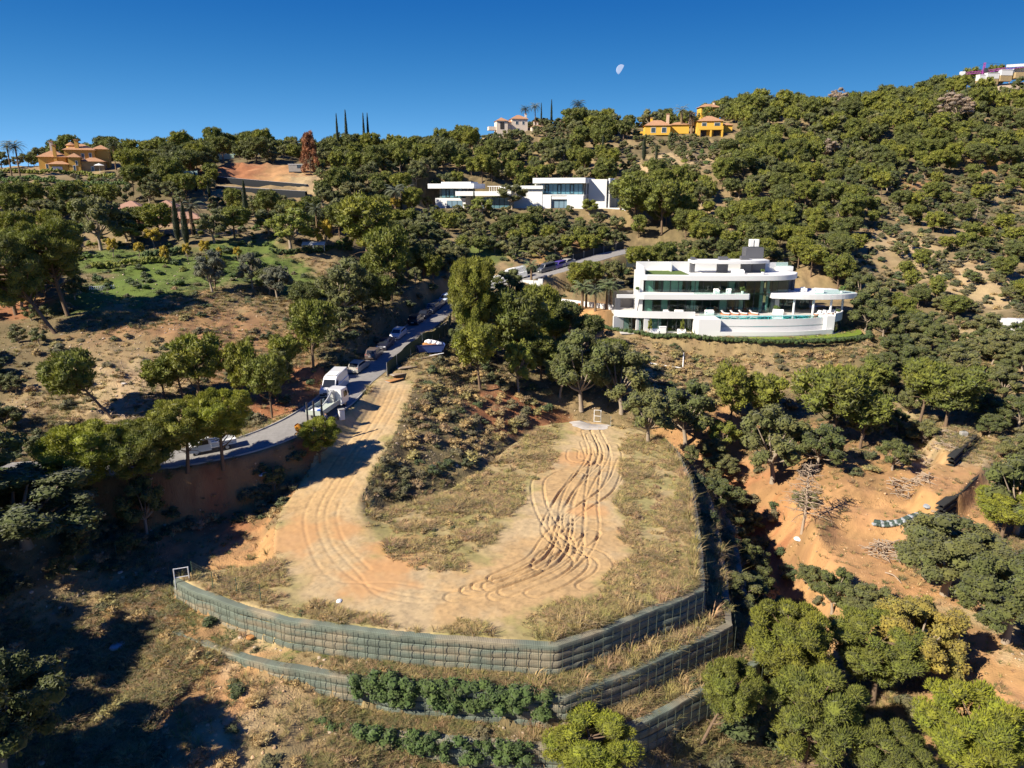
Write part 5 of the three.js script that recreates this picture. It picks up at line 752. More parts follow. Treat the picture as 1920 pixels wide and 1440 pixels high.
  for (const [px, w, h, z] of [[1299, 0.7, 0.5, -2.6], [1355, 1.7, 0.6, -2.4], [1396, 1.6, 0.7, -2.6]]) mesh('chimney', box(w, h, 1.1, X(px), 13.1, z), M.dark_stone, v);
  mesh('stair_tower', box(3.5, 4.6, 2.6, X(1422), 10.65, -6.2), M.dark_stone, v);
  for (const px of [1417, 1427]) mesh('water_tank', rbox(0.85, 1.5, 0.85, X(px), 15.35, -6.0, 0.1), M.white_paint, v); mesh('tank_stand', box(2, 0.12, 1, X(1422), 15.25, -6), M.frame_dark, v);
  // east canopy terrace on columns
  mesh('canopy', plate([[X(1438), 2.2], ...arc([[X(1438), 2.4], [X(1500), 3.8], [X(1560), 3.4], [X(1595), 1.8]], 5), [X(1597), 0.6], [X(1575), -5.5], [X(1438), -5.5]], 6.15, 7.15, 0.05), M.white_render, v);
  for (const [px, z] of [[1478, 2.6], [1512, 3.0], [1545, 2.8], [1572, 1.4]]) mesh('column', cyl(0.22, 0.22, 2.95, X(px), 3.2, z, 12), M.white_render, v);
  for (const px of [1470, 1490, 1520]) windowPart(v, X(px), 3.2, -3.4, 2, 2.9); mesh('wall', box(1.4, 2.95, 0.4, X(1456), 3.2, -1), M.white_render, v); mesh('room', box(9, 2.9, 0.2, X(1495), 3.2, -5.2), M.interior, v);
  mesh('terrace_rail', wallAlong(arc([[X(1510), 3.5], [X(1560), 3.1], [X(1592), 1.6]]), 7.15, 8.0, -0.03), railGlass, v);
  windowPart(v, X(1462), 7.15, 0.2, 2.4, 2.5); windowPart(v, X(1447), 7.15, 0.6, 1.2, 2.5); mesh('wall', box(5, 2.5, 0.3, X(1470), 7.15, -4), M.interior, v); mesh('column', box(0.5, 2.5, 0.5, X(1492), 7.15, -2.6), M.dark_stone, v);
  // west pergola
  mesh('pergola_post', box(1.0, 2.9, 0.5, X(1156), 3.2, 1.2), M.dark_stone, v); mesh('pergola_beam', box(4.6, 0.65, 0.6, X(1176), 6.15, 1.2), M.white_render, v); mesh('rear_wall', box(6, 3.4, 0.3, X(1172), 3.2, -6), M.interior, v);
  mesh('terrace_rail', wallAlong(arc([[X(1340), 4.25], [X(1300), 4.6]]), 3.2, 4.0, -0.03), railGlass, v);
  // lawn in front
  const lawn = plate([...arc([[X(1205), 6.6], [X(1290), 9.4], [X(1400), 11], [X(1500), 10.4], [X(1585), 7], [X(1612), 1]], 6), [X(1580), -2], [X(1575), 2.4], [X(1541), 6.6], ...outer.slice().reverse(), [X(1290), 5], [X(1210), 4.9]], -0.5, 0.06); const lm = mesh('lawn', lawn, M.lawn); lm.position.set(cx, 14.2, -138); struct(lm);
  // furniture standing on the terraces
  std('cushion', [0.82, 0.81, 0.79], { roughness: 0.9 }); std('towel', [0.5, 0.12, 0.08]);
  const base = V(cx, 14.2, -138), loc = (px, y, z) => V(X(px), y, z).add(base);
  const lounger = (px, y, z, turn, label, grp) => { const t = thing('sun_lounger', label, 'sun lounger', loc(px, y, z), turn, grp); mesh('frame', box(0.7, 0.22, 1.9, 0, 0.04, 0), M.terracotta_paint, t); mesh('mattress', rbox(0.66, 0.1, 1.25, 0, 0.26, 0.3, 0.04), M.cushion, t); const b = mesh('backrest', rbox(0.66, 0.1, 0.75, 0, 0, 0, 0.04), M.cushion, t); b.position.set(0, 0.5, -0.58); b.rotation.x = 0.75; };
  ['first', 'second', 'third', 'fourth'].forEach((w, i) => lounger([1351, 1368, 1384, 1404][i], 3.2, 3.2 - i * 0.1, 0.9, w + ' white sun lounger along the poolside from the white pier', 'loungers by the pool'));
  ['first', 'second', 'third', 'fourth'].forEach((w, i) => lounger(1520 + i * 10, 3.2, 3.5 - i * 0.3, -0.8, w + ' white lounger under the columned canopy counting from the pool', 'loungers under the canopy'));
  const sofa = (px, y, z, turn, label, grp, w = 1.7) => { const t = thing('outdoor_sofa', label, 'sofa', loc(px, y, z), turn, grp); mesh('seat', rbox(w, 0.42, 0.85, 0, 0, 0, 0.08), M.cushion, t); mesh('backrest', rbox(w, 0.5, 0.22, 0, 0.4, -0.34, 0.08), M.cushion, t); for (const s of [-1, 1]) mesh('armrest', rbox(0.2, 0.3, 0.8, s * (w / 2 - 0.1), 0.4, 0.02, 0.06), M.cushion, t); };
  sofa(1243, 3.2, 3.1, 0.2, 'white armchair at the west terrace edge', 'terrace seats', 1); sofa(1266, 3.2, 3.2, -0.2, 'white sofa in the middle of the west terrace', 'terrace seats'); sofa(1322, 3.2, 3.2, 0, 'white sofa beside the glass doors above the pool pier', 'terrace seats'); sofa(1334, 7.2, 2.6, 0.1, 'white chair on the first floor balcony', 'balcony seats', 1); sofa(1356, 7.2, 2.6, -0.3, 'white balcony armchair beside the potted plant', 'balcony seats', 1); sofa(1217, 0.06, 6.0, 0, 'white sofa on the lower lawn', 'lawn seats'); sofa(1266, 0.06, 6.4, 0, 'white bench on the lower lawn beside the small tree', 'lawn seats', 1.6); sofa(1450, 3.2, 2.6, -0.4, 'rounded white sofa at the end of the pool', 'terrace seats', 2); sofa(1525, 7.15, 1.6, -0.4, 'white daybed on the upper east terrace', 'upper terrace seats', 1.8); sofa(1376, 10.65, 0.6, 0, 'white sofa under the roof canopy', 'roof seats', 2.4); sofa(1503, 7.15, 0, 0.3, 'white armchair on the upper east terrace', 'upper terrace seats', 1.1);
  const screen = thing('outdoor_kitchen', 'tall white cabinet standing on the lower lawn', 'cabinet', loc(1232, 0.06, 6.0)); mesh('body', rbox(1.3, 1.3, 0.6, 0, 0, 0, 0.04), M.cushion, screen); mesh('top', box(1.4, 0.06, 0.7, 0, 1.3, 0), M.cushion, screen);
  const pot = (px, y, z, s, label) => { const t = thing('potted_plant', label, 'plant', loc(px, y, z), px); mesh('pot', cyl(0.22, 0.32, 0.5, 0, 0, 0, 12), M.white_paint, t); const c = mesh('foliage', kinds.shrub.mid[px % 3].crown, M.garden_green, t); c.position.y = 0.35; c.scale.set(s, s * 1.3, s); };
  pot(1381, 7.2, 2.8, 1.1, 'potted green plant at the balcony end'); pot(1567, 7.15, 1.6, 1.2, 'potted plant at the tip of the east canopy'); pot(1451, 3.2, 1.4, 1.3, 'potted palm beside the tall glass stairwell'); pot(1192, 7.2, 1, 0.8, 'potted plant at the west balcony corner'); pot(1420, 10.65, 1.2, 0.8, 'potted shrub on the curved roof edge'); pot(1560, 3.2, 2.6, 0.9, 'potted plant beside the outer canopy column');
  const st = (px, z, h, label) => { const p = loc(px, 0, z); putTree({ name: 'lawn_tree', label, category: 'tree', group: 'young lawn trees', proto: kinds.oak.mid[0], leaf: M.lime_leaves, bark: M.bark, pos: p, h, w: 0.9 }); }; st(1208, 6.4, 2.9, 'young slim tree at the west end of the lower lawn'); st(1264, 7.4, 3, 'young slim tree in the middle of the lower lawn');
}
// hedge along the lawn edge
{
  const X = (px) => (px - 1372) * 0.1045 + (1372 - 960) * 0.1045, R = rngOf(91), line = resample(arc([[X(1100), -141], [X(1150), -135.2], [X(1205), -131], [X(1290), -128.2], [X(1400), -126.1], [X(1500), -126.7], [X(1597), -130.4], [X(1625), -136.6]], 8), 0.6), s = Soup();
  for (const [x, z] of line) for (let k = 0; k < 3; k++) clump(s, R, [x + (R() - 0.5) * 0.5, max(H(x, z), x > 30 ? 13.7 : 0) + 0.15 + R() * 0.35, z + (R() - 0.5) * 0.6], 0.36 + 0.22 * R(), 0.9, 22, 0.2, 0.08, 'leaf');
  tag(mesh('villa_hedge', soupGeo(s), M.hedge_leaves), 'low green hedge curving along the lawn edge of the curved villa', 'hedge');
}
// ---- two flat-roofed white villas above the road
function flatVilla(name, label, px, D, turn, build) { const p = at(px, 392, D), v = thing(name, label, 'villa', V(p.x, 35.6, p.z), turn); build(v); return v; }
landmarks.push(['tall white villa', 1080, 366], ['low white villa', 880, 370]);
const K = 0.1494, skyGlass = std('blue_glass', [0.16, 0.24, 0.3], { roughness: 0.05 });
flatVilla('white_villa', 'tall white flat-roofed villa with ribbon of upper windows', 1050, 205, -0.34, (v) => {
  const X = (px) => (px - 1050) * K;
  mesh('lower_wall', box(3, 3.6, 9, X(1022), 0, -4.4), M.white_render, v); mesh('lower_wall', box(4.6, 3.6, 9, X(1079), 0, -4.4), M.white_render, v); mesh('lower_wall', box(6.2, 1.0, 8.8, X(1047), 2.6, -4.5), M.white_render, v); mesh('lower_wall', box(6.2, 3.5, 8.0, X(1047), 0, -4.9), M.interior, v);
  for (let i = 0; i < 4; i++) windowPart(v, X(1036) + i * 1.45 - 0.6, 0.2, -0.7, 1.42, 2.35, 0, 0.05, skyGlass);
  mesh('lower_roof', box(14.2, 0.3, 9.4, X(1048), 3.6, -4.6), M.white_render, v);
  mesh('upper_core', box(12.6, 3, 7.4, X(1050), 3.9, -5.6), M.interior, v);
  for (let i = 0; i < 10; i++) windowPart(v, X(1012) + i * 1.22, 3.92, -1.75 + 0.001 * i, 1.2, 2.85, 0, i % 3 === 1 ? 0.3 : 0.05, skyGlass);
  for (let i = 0; i < 5; i++) mesh('louvre', box(0.16, 2.9, 0.5, X(998) + i * 0.42, 3.9, -1.6), M.roof_white, v);
  mesh('balcony_rail', box(13.8, 0.9, 0.03, X(1049), 3.9, -0.1), railGlass, v);
  mesh('side_wall', box(0.35, 3.0, 5.6, X(1094), 3.9, -6.2), M.white_render, v); windowPart(v, X(1096), 4.0, -4.6, 1.6, 2.6, PI / 2, 0.06, skyGlass);
  mesh('roof', rbox(15.2, 1.45, 11, X(1048), 6.9, -4.8, 0.05), M.white_render, v);
  mesh('rear_wing', box(5.2, 8.0, 6.5, X(1114), 0, -7.6), M.white_render, v); mesh('fin_wall', box(0.5, 8.3, 7, X(1135), 0, -8.4), M.white_render, v); mesh('gap_shade_box', box(1.0, 8, 5, X(1131), 0, -8), M.frame_dark, v);  // dark-coloured box stands in for the shade between rear wing and fin wall
  mesh('east_wing', box(4.6, 7.2, 5.5, X(1148), -0.2, -11.2), M.white_render, v); mesh('east_roof', box(6.2, 0.9, 7, X(1152), 7, -11), M.white_render, v); for (const y of [0.4, 4]) windowPart(v, X(1150), y, -8.42, 1.3, 2.3, 0, 0.06, skyGlass);
  mesh('plinth', box(9, 1.2, 2.4, X(1140), -0.9, -4), M.white_render, v);
});
flatVilla('white_villa', 'low white flat-roofed villa with two stepped overhanging roofs', 880, 205, -0.3, (v) => {
  const X = (px) => (px - 880) * K;
  mesh('west_wall', box(9.2, 2.9, 7, X(838), 0, -5), M.white_render, v); for (let i = 0; i < 3; i++) windowPart(v, X(836) + i * 1.6, 0.2, -1.46, 1.55, 2, 0, 0.05, skyGlass);
  mesh('west_core', box(8.6, 2.6, 6, X(842), 2.9, -5.6), M.interior, v); for (let i = 0; i < 6; i++) windowPart(v, X(822) + i * 1.25, 2.95, -2.45, 1.22, 2.5, 0, i % 2 ? 0.28 : 0.05, skyGlass);
  mesh('balcony_rail', box(8.8, 0.85, 0.03, X(838), 2.95, -1.55), railGlass, v); mesh('west_roof', rbox(14, 1.35, 9.5, X(842), 5.5, -5.2, 0.05), M.white_render, v);
  mesh('west_roof_step', box(9, 0.5, 6, X(846), 6.85, -6), M.white_render, v);
  for (let i = 0; i < 7; i++) mesh('fin', box(0.2, 3.4, 0.9, X(869) + i * 0.3, 0, -2.5 - i * 0.25), M.roof_white, v);
  mesh('centre_core', box(11, 3.2, 6, X(915), 0, -5.4), M.interior, v); for (let i = 0; i < 7; i++) windowPart(v, X(889) + i * 1.5, 0.1, -2.3, 1.46, 3.1, 0, 0.05, skyGlass);
  mesh('centre_roof', rbox(16.4, 1.25, 9, X(908), 3.5, -4.2, 0.05), M.white_render, v);
  for (let i = 0; i < 9; i++) mesh('roof_fin', box(0.12, 1.3, 0.12, X(903) + i * 0.68, 4.75, -7.6), M.roof_white, v); mesh('roof_beam', box(6.6, 0.18, 0.3, X(921), 6.05, -7.6), M.white_render, v);
  mesh('link_block', box(12, 5.6, 5, X(968), 0, -10), M.white_render, v); mesh('link_roof', box(12.6, 0.9, 6, X(968), 5.4, -9.8), M.white_render, v);
  mesh('terrace_rail', box(6, 0.9, 0.04, X(945), 0.2, -0.6), railGlass, v); mesh('west_terrace', box(6, 0.5, 4, X(795), -0.4, -2), M.white_render, v);
});
// ---- tiled houses on the ridge and in the garden
const tileMap = noiseTex(256, (u, v) => { const w = 0.78 + 0.3 * abs(sin(u * PI * 22)) + 0.12 * ((v * 14) % 1 < 0.15 ? -1 : 0), n = 0.75 + 0.5 * tiled((x, y) => fbm(x * 5, y * 5, 4), 2)(u, v); return [w * n, w * n * 0.97, w * n * 0.94]; }, false);
std('roof_tile', [0.44, 0.24, 0.13], { map: tileMap, bumpMap: tileMap, bumpScale: 0.05, roughness: 0.95 }); std('pink_tile', [0.4, 0.23, 0.16], { map: tileMap, roughness: 0.95 }); std('ochre_wall', [0.62, 0.36, 0.075], { roughness: 0.85 }); std('gold_wall', [0.68, 0.4, 0.05], { roughness: 0.85 }); std('cream_wall', [0.72, 0.6, 0.48], { roughness: 0.85 }); std('peach_wall', [0.62, 0.42, 0.28], { roughness: 0.85 }); std('stone_wall', [0.4, 0.3, 0.16], { map: soilMap, roughness: 1 });
function hip(w, d, h, x, y, z, o = 0.5, ridge = 0.35) {
  const a = w / 2 + o, b = d / 2 + o, r = a * ridge, along = w >= d, rx = along ? max(0.05, a - b * 0.95) : 0.05, rz = along ? 0.05 : max(0.05, b - a * 0.95);
  const P = [[-a, 0, b], [a, 0, b], [a, 0, -b], [-a, 0, -b], [-rx, h, rz], [rx, h, rz], [rx, h, -rz], [-rx, h, -rz]], F = [[0, 1, 5, 4], [1, 2, 6, 5], [2, 3, 7, 6], [3, 0, 4, 7], [4, 5, 6, 7], [3, 2, 1, 0]], pos = [], uv = [];
  for (const f of F) { for (const k of [0, 1, 2, 0, 2, 3]) { const p = P[f[k]]; pos.push(p[0] + x, p[1] + y, p[2] + z); uv.push((abs(P[f[0]][2] - P[f[1]][2]) < 0.01 ? p[0] : p[2]) / 4, hypot(p[1], 0) / 4 + (f === F[0] || f === F[2] ? p[2] : p[0]) / 4); } }
  const g = new THREE.BufferGeometry(); g.setAttribute('position', new THREE.Float32BufferAttribute(pos, 3)); g.setAttribute('uv', new THREE.Float32BufferAttribute(uv, 2)); g.computeVertexNormals(); return g;
}
const house = (name, label, px, py, D, turn) => { const p = at(px, py, D), y = H(p.x, p.z); return thing(name, label, 'house', V(p.x, p.y, p.z), turn); };
function wing(h, wall, tile, w, d, ht, x, y, z, rh = 1.4) { mesh('wall', box(w, ht + (y === 0 ? 3 : 0), d, x, y === 0 ? -3 : y, z), wall, h); mesh('roof', hip(w, d, rh, x, y + ht, z), tile, h); }
function stack(h, wall, x, y, z, w, ht) { const c = mesh('chimney', box(w, ht, w, x, y, z), wall, h); mesh('cap', box(w * 1.3, 0.25, w * 1.3, x, y + ht, z), M.roof_tile, c); }
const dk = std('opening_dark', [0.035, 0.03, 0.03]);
const win = (h, x, y, z, w, ht, ry = 0) => { const m = windowPart(h, x, y, z, w, ht, ry, 0.09, mirrorGlass, M.white_paint); return m; };
{ // golden house on the left ridge; one pixel is about 0.165 m there
  const h = house('golden_house', 'golden yellow house with tiled hip roofs and tall chimneys on the ridge', 135, 328, 222, 0.35); landmarks.push(['ridge house', 140, 305]);
  wing(h, M.ochre_wall, M.roof_tile, 7, 8, 5, -4.2, 0, -2, 2.2); wing(h, M.ochre_wall, M.roof_tile, 5, 3.6, 2.9, -2.2, 0, 2.8, 0.9); wing(h, M.ochre_wall, M.roof_tile, 3, 3.4, 4.9, 2, 0, 3.2, 1.2); wing(h, M.ochre_wall, M.roof_tile, 8, 7, 7.2, 2.8, 0, -3.6, 1.9); wing(h, M.stone_wall, M.roof_tile, 6.2, 5, 3.8, 6.4, 0, 1.2, 1.2); wing(h, M.ochre_wall, M.roof_tile, 4, 4, 7.6, 8.2, 0, -3.8, 1.3);
  mesh('turret', cyl(1.3, 1.3, 9.6, 0.4, -1, -3, 12), M.ochre_wall, h); mesh('turret_roof', new THREE.ConeGeometry(1.7, 1.1, 12).translate(0.4, 9.1, -3), M.roof_tile, h);
  stack(h, M.ochre_wall, -3.2, 2.8, 2, 0.8, 5.4); stack(h, M.cream_wall, -4.4, 5, -1, 0.8, 4.4); stack(h, M.ochre_wall, 2.2, 6, -1.2, 1, 4);
  const gd = mesh('garage_door', rbox(2.6, 1.9, 0.1, -2.6, 0.3, 4.66, 0.04), M.white_paint, h); win(h, 1.9, 1.2, 4.96, 0.7, 1.4); win(h, 2.6, 2.6, 4.95, 0.6, 1.3); win(h, 3.6, 4.6, -0.05, 0.9, 1.6); win(h, 6.4, 1.0, 3.76, 0.8, 1.4); win(h, 5.6, 5, -0.05, 0.8, 1.4); win(h, -5.6, 1.4, 2.05, 0.8, 1.6);
  const u = thing('parasol', 'white garden parasol beside the golden ridge house', 'parasol', at(188, 325, 216)); mesh('pole', cyl(0.04, 0.04, 2.4), M.white_paint, u); mesh('canopy', new THREE.ConeGeometry(1.5, 0.6, 8).translate(0, 2.5, 0), M.cushion, u);
}
{ const h = house('cream_villa', 'cream villa with arched loggia and orange tiled roofs on the skyline', 962, 250, 288, 0.2); h.scale.setScalar(0.78); landmarks.push(['cream villa', 955, 232]);
  wing(h, M.cream_wall, M.roof_tile, 5.5, 6, 5.4, -6, 0, 0, 1.8); wing(h, M.cream_wall, M.roof_tile, 8, 7, 6.6, 3, 0.0, -2, 2.1); wing(h, M.cream_wall, M.roof_tile, 4, 5, 5, -1.4, 0, -1.5, 1.2); wing(h, M.cream_wall, M.roof_tile, 6, 5, 3, 11.5, 0, 1, 1); mesh('terrace_wall', box(4, 1.6, 4, -10.5, 1.2, 0.5), M.cream_wall, h);
  const ar = mesh('arch', box(2, 3.2, 0.1, -6, 1.6, 3.02), dk, h); win(h, 1.6, 4, 1.55, 1.4, 1.6); win(h, 4.8, 4, 1.55, 1.2, 1.6); win(h, 2.4, 0.8, 1.55, 1.2, 1.5); stack(h, M.cream_wall, 6.4, 6, 0, 0.9, 3); stack(h, M.cream_wall, 10.4, 3.4, 1, 0.7, 2); stack(h, M.cream_wall, 12, 3.4, 1, 0.7, 1.8);
}
{ const h = house('golden_villa', 'bright golden villa with two hip-roofed wings among the hillside trees', 1285, 252, 288, -0.08); landmarks.push(['golden villa', 1285, 238]);
  wing(h, M.gold_wall, M.roof_tile, 9.5, 7, 3.4, -11, -0.4, 0, 2.2); wing(h, M.gold_wall, M.roof_tile, 7, 5, 3.2, -2.4, 0.2, -1.5, 1.3); wing(h, M.gold_wall, M.roof_tile, 9.4, 8, 5.8, 8.4, -1.4, 0, 2.2); wing(h, M.gold_wall, M.roof_tile, 4, 5, 3.6, 15.4, -0.4, -2, 1.1); mesh('terrace_wall', box(5, 1.6, 4, -17.4, -0.6, 0.6), M.gold_wall, h);
  mesh('balcony', box(9, 0.5, 2, 8.6, 1.2, 4.6), M.gold_wall, h); mesh('balcony_parapet', box(9, 0.8, 0.2, 8.6, 1.7, 5.5), M.gold_wall, h); for (const x of [4.4, 8.6, 12.8]) mesh('column', box(0.6, 4, 0.6, x, -2.6, 5.2), M.gold_wall, h);
  stack(h, M.peach_wall, -7, 3, 0.4, 1, 4.2); stack(h, M.peach_wall, 1.4, 3.2, 0, 0.9, 4.6); stack(h, M.peach_wall, 2.6, 3.2, 0, 0.9, 4.2); stack(h, M.gold_wall, -13, 4, -1, 0.8, 2); win(h, 6.2, 2, 4.05, 1.8, 1.8); win(h, 11, 2, 4.05, 2.2, 1.8); win(h, -12.6, 0.4, 3.55, 1.8, 1.9); win(h, -8.6, 0.4, 3.55, 1.8, 1.9); mesh('doorway', box(2.4, 2.4, 0.1, 6, -1.3, 4.04), dk, h); mesh('doorway', box(2.4, 2.4, 0.1, 11, -1.3, 4.04), dk, h);
  const u = thing('parasol', 'white parasol on the grassy bank below the golden hillside villa', 'parasol', at(1168, 258, 280)); mesh('pole', cyl(0.05, 0.05, 2.6, 0, -0.2), M.white_paint, u); mesh('canopy', new THREE.ConeGeometry(2.1, 0.8, 8).translate(0, 2.7, 0), M.cushion, u);
}
{ const r = [[1328, 207, 318, 8, 5, 'golden house with pale tiled roof behind the hillside villa'], [1382, 200, 330, 5, 4, 'small tiled roof peeping over the skyline trees'], [1416, 203, 332, 8, 4.5, 'low tiled roof with white chimney on the skyline'], [1056, 236, 316, 5, 4, 'terracotta roof behind the skyline cypresses']];
  for (const [px, py, D, w, d, label] of r) { const h = house('skyline_house', label, px, py, D, 0.1); mesh('wall', box(w, 9, d, 0, -8, 0), M.gold_wall, h); mesh('roof', hip(w, d, 1.5, 0, 1, 0, 0.6), M.roof_tile, h); stack(h, M.cream_wall, w * 0.28, 1.2, 0, 0.7, 1.8); } }
{ // pink villa in the garden: roofs between the trees; one pixel is about 0.122 m
  const h = house('pink_villa', 'peach walled villa with pink tiled roofs half hidden by garden trees', 285, 446, 160, 0.15); landmarks.push(['pink villa', 285, 425]);
  wing(h, M.peach_wall, M.pink_tile, 6, 6, 6.2, -5.4, 0, -6, 1.7); wing(h, M.peach_wall, M.pink_tile, 7, 6, 3.8, -0.5, 0, -2, 1.2); wing(h, M.peach_wall, M.pink_tile, 5, 6, 6.4, 1.4, 0, -9, 1.6); wing(h, M.peach_wall, M.pink_tile, 9, 6, 4.2, 7, 0, 0, 1.4); wing(h, M.peach_wall, M.pink_tile, 4, 4, 4, 13, 0, -2, 1.2);
  for (const x of [4.4, 7, 9.4]) mesh('doorway', box(1.4, 2.3, 0.1, x, 0.1, 3.02), dk, h); win(h, -1.6, 1, 1.05, 1.2, 1.4); win(h, 1.2, 1, 1.05, 1.2, 1.4); stack(h, M.cream_wall, 2.6, 6.4, -9, 0.7, 1.4); mesh('porch_wall', box(2.2, 2.6, 0.3, -3.4, 0, 2.4), M.ochre_wall, h);
}

// ------------------------------------------------------------------ vehicles on the road
std('tyre', [0.02, 0.02, 0.02], { roughness: 0.9 }); std('rim', [0.45, 0.45, 0.46], { metalness: 0.8, roughness: 0.35 }); std('car_glass', [0.02, 0.024, 0.03], { roughness: 0.08 }); std('lamp_clear', [0.75, 0.76, 0.78], { roughness: 0.15 }); std('lamp_red', [0.4, 0.01, 0.01], { roughness: 0.2 }); std('plate_white', [0.75, 0.75, 0.72]); std('black_trim', [0.025, 0.025, 0.027], { roughness: 0.6 });
const paint = (name, c) => { const m = new THREE.MeshPhysicalMaterial({ color: rgb(...c), roughness: 0.35, clearcoat: 1, clearcoatRoughness: 0.08 }); m.name = name; return m; };
const paints = { white: paint('paint_white', [0.72, 0.72, 0.71]), silver: paint('paint_silver', [0.42, 0.39, 0.33]), bronze: paint('paint_bronze', [0.16, 0.12, 0.1]), black: paint('paint_black', [0.015, 0.014, 0.014]), navy: paint('paint_navy', [0.02, 0.022, 0.04]), grey: paint('paint_grey', [0.1, 0.105, 0.11]), paleblue: paint('paint_paleblue', [0.5, 0.58, 0.66]), purple: paint('paint_purple', [0.1, 0.06, 0.3]) };
function sideShape(pts) { const s = new THREE.Shape(); pts.forEach(([x, y], i) => (i ? s.lineTo(x, y) : s.moveTo(x, y))); return s; }
function extr(pts, w, bev = 0.06) { const g = new THREE.ExtrudeGeometry(sideShape(pts), { depth: w - 2 * bev, bevelEnabled: true, bevelSize: bev, bevelThickness: bev, bevelSegments: 2 }); g.translate(0, 0, -(w - 2 * bev) / 2); return g; }
// forward is +x; front at x = L / 2
const bodies = {
  hatch: { L: 4.1, W: 1.76, body: [[-1.98, 0.32], [1.95, 0.3], [2.0, 0.62], [1.9, 0.78], [1.15, 0.93], [-1.9, 0.98], [-2.0, 0.7]], cabin: [[1.1, 0.9], [0.35, 1.42], [0.1, 1.48], [-1.35, 1.46], [-1.86, 1.0]], glassW: [[0.98, 0.97], [0.33, 1.37], [-1.3, 1.4], [-1.68, 1.0]], wheels: [1.25, -1.25], r: 0.31, shield: [[1.12, 0.93], [0.36, 1.43]], back: [[-1.4, 1.44], [-1.84, 1.05]] },
  suv: { L: 4.5, W: 1.86, body: [[-2.15, 0.4], [2.12, 0.38], [2.2, 0.75], [2.1, 0.95], [1.15, 1.08], [-2.1, 1.1], [-2.2, 0.8]], cabin: [[1.1, 1.05], [0.45, 1.6], [0.2, 1.68], [-1.75, 1.66], [-2.1, 1.1]], glassW: [[0.98, 1.12], [0.42, 1.55], [-1.7, 1.6], [-1.92, 1.14]], wheels: [1.35, -1.35], r: 0.36, shield: [[1.12, 1.08], [0.46, 1.61]], back: [[-1.8, 1.62], [-2.1, 1.18]] },
  saloon: { L: 4.5, W: 1.8, body: [[-2.18, 0.34], [2.15, 0.3], [2.22, 0.6], [2.1, 0.76], [1.15, 0.92], [-1.6, 1.0], [-2.2, 0.96], [-2.22, 0.6]], cabin: [[1.15, 0.9], [0.35, 1.38], [0, 1.45], [-0.9, 1.43], [-1.85, 0.98]], glassW: [[1.0, 0.96], [0.33, 1.33], [-0.85, 1.36], [-1.5, 1.0]], wheels: [1.35, -1.35], r: 0.32, shield: [[1.17, 0.92], [0.36, 1.39]], back: [[-0.95, 1.42], [-1.82, 1.0]] },
  boxy: { L: 4.3, W: 1.8, body: [[-2.1, 0.35], [2.05, 0.32], [2.12, 0.7], [2.0, 0.88], [1.35, 1.02], [-2.08, 1.05], [-2.12, 0.7]], cabin: [[1.3, 1.0], [0.75, 1.7], [0.5, 1.82], [-2.0, 1.8], [-2.08, 1.05]], glassW: [[1.15, 1.06], [0.68, 1.62], [-1.9, 1.66], [-1.95, 1.08]], wheels: [1.35, -1.3], r: 0.32, shield: [[1.31, 1.03], [0.76, 1.71]], back: [[-2.02, 1.72], [-2.08, 1.12]] },
  van: { L: 6.0, W: 2.05, body: [[-2.98, 0.38], [2.9, 0.36], [3.0, 0.8], [2.92, 1.12], [2.25, 1.32], [-2.98, 1.4]], cabin: [[2.25, 1.3], [1.55, 2.2], [1.2, 2.45], [0.6, 2.55], [-2.9, 2.58], [-3.0, 1.35]], glassW: [[2.0, 1.36], [1.5, 2.02], [0.95, 2.08], [0.95, 1.36]], wheels: [2.05, -1.9], r: 0.36, shield: [[2.27, 1.35], [1.58, 2.2]], back: [[-2.96, 2.2], [-3.0, 1.5]] },
};
function strip(a, b, w, off) { const d = nrm([b[1] - a[1], a[0] - b[0], 0]), s = d[0] * (off < 0 ? -1 : 1) < 0 ? -1 : 1; const g = new THREE.BufferGeometry(), k = 0.015, nx = d[0] * s, ny = abs(d[1]); const p = [[a[0], a[1]], [b[0], b[1]]].map(([x, y]) => [x + nx * k + (off < 0 ? -0.05 : 0.05), y + ny * k + 0.03]); const v = []; const q = [[p[0], -w], [p[0], w], [p[1], w * 0.9], [p[0], -w], [p[1], w * 0.9], [p[1], -w * 0.9]]; for (const [c, z] of q) v.push(c[0], c[1], z); g.setAttribute('position', new THREE.Float32BufferAttribute(v, 3)); g.computeVertexNormals(); return g; }
const wheelTyre = (r) => new THREE.TorusGeometry(r * 0.78, r * 0.24, 8, 18).scale(1, 1, 1.0);
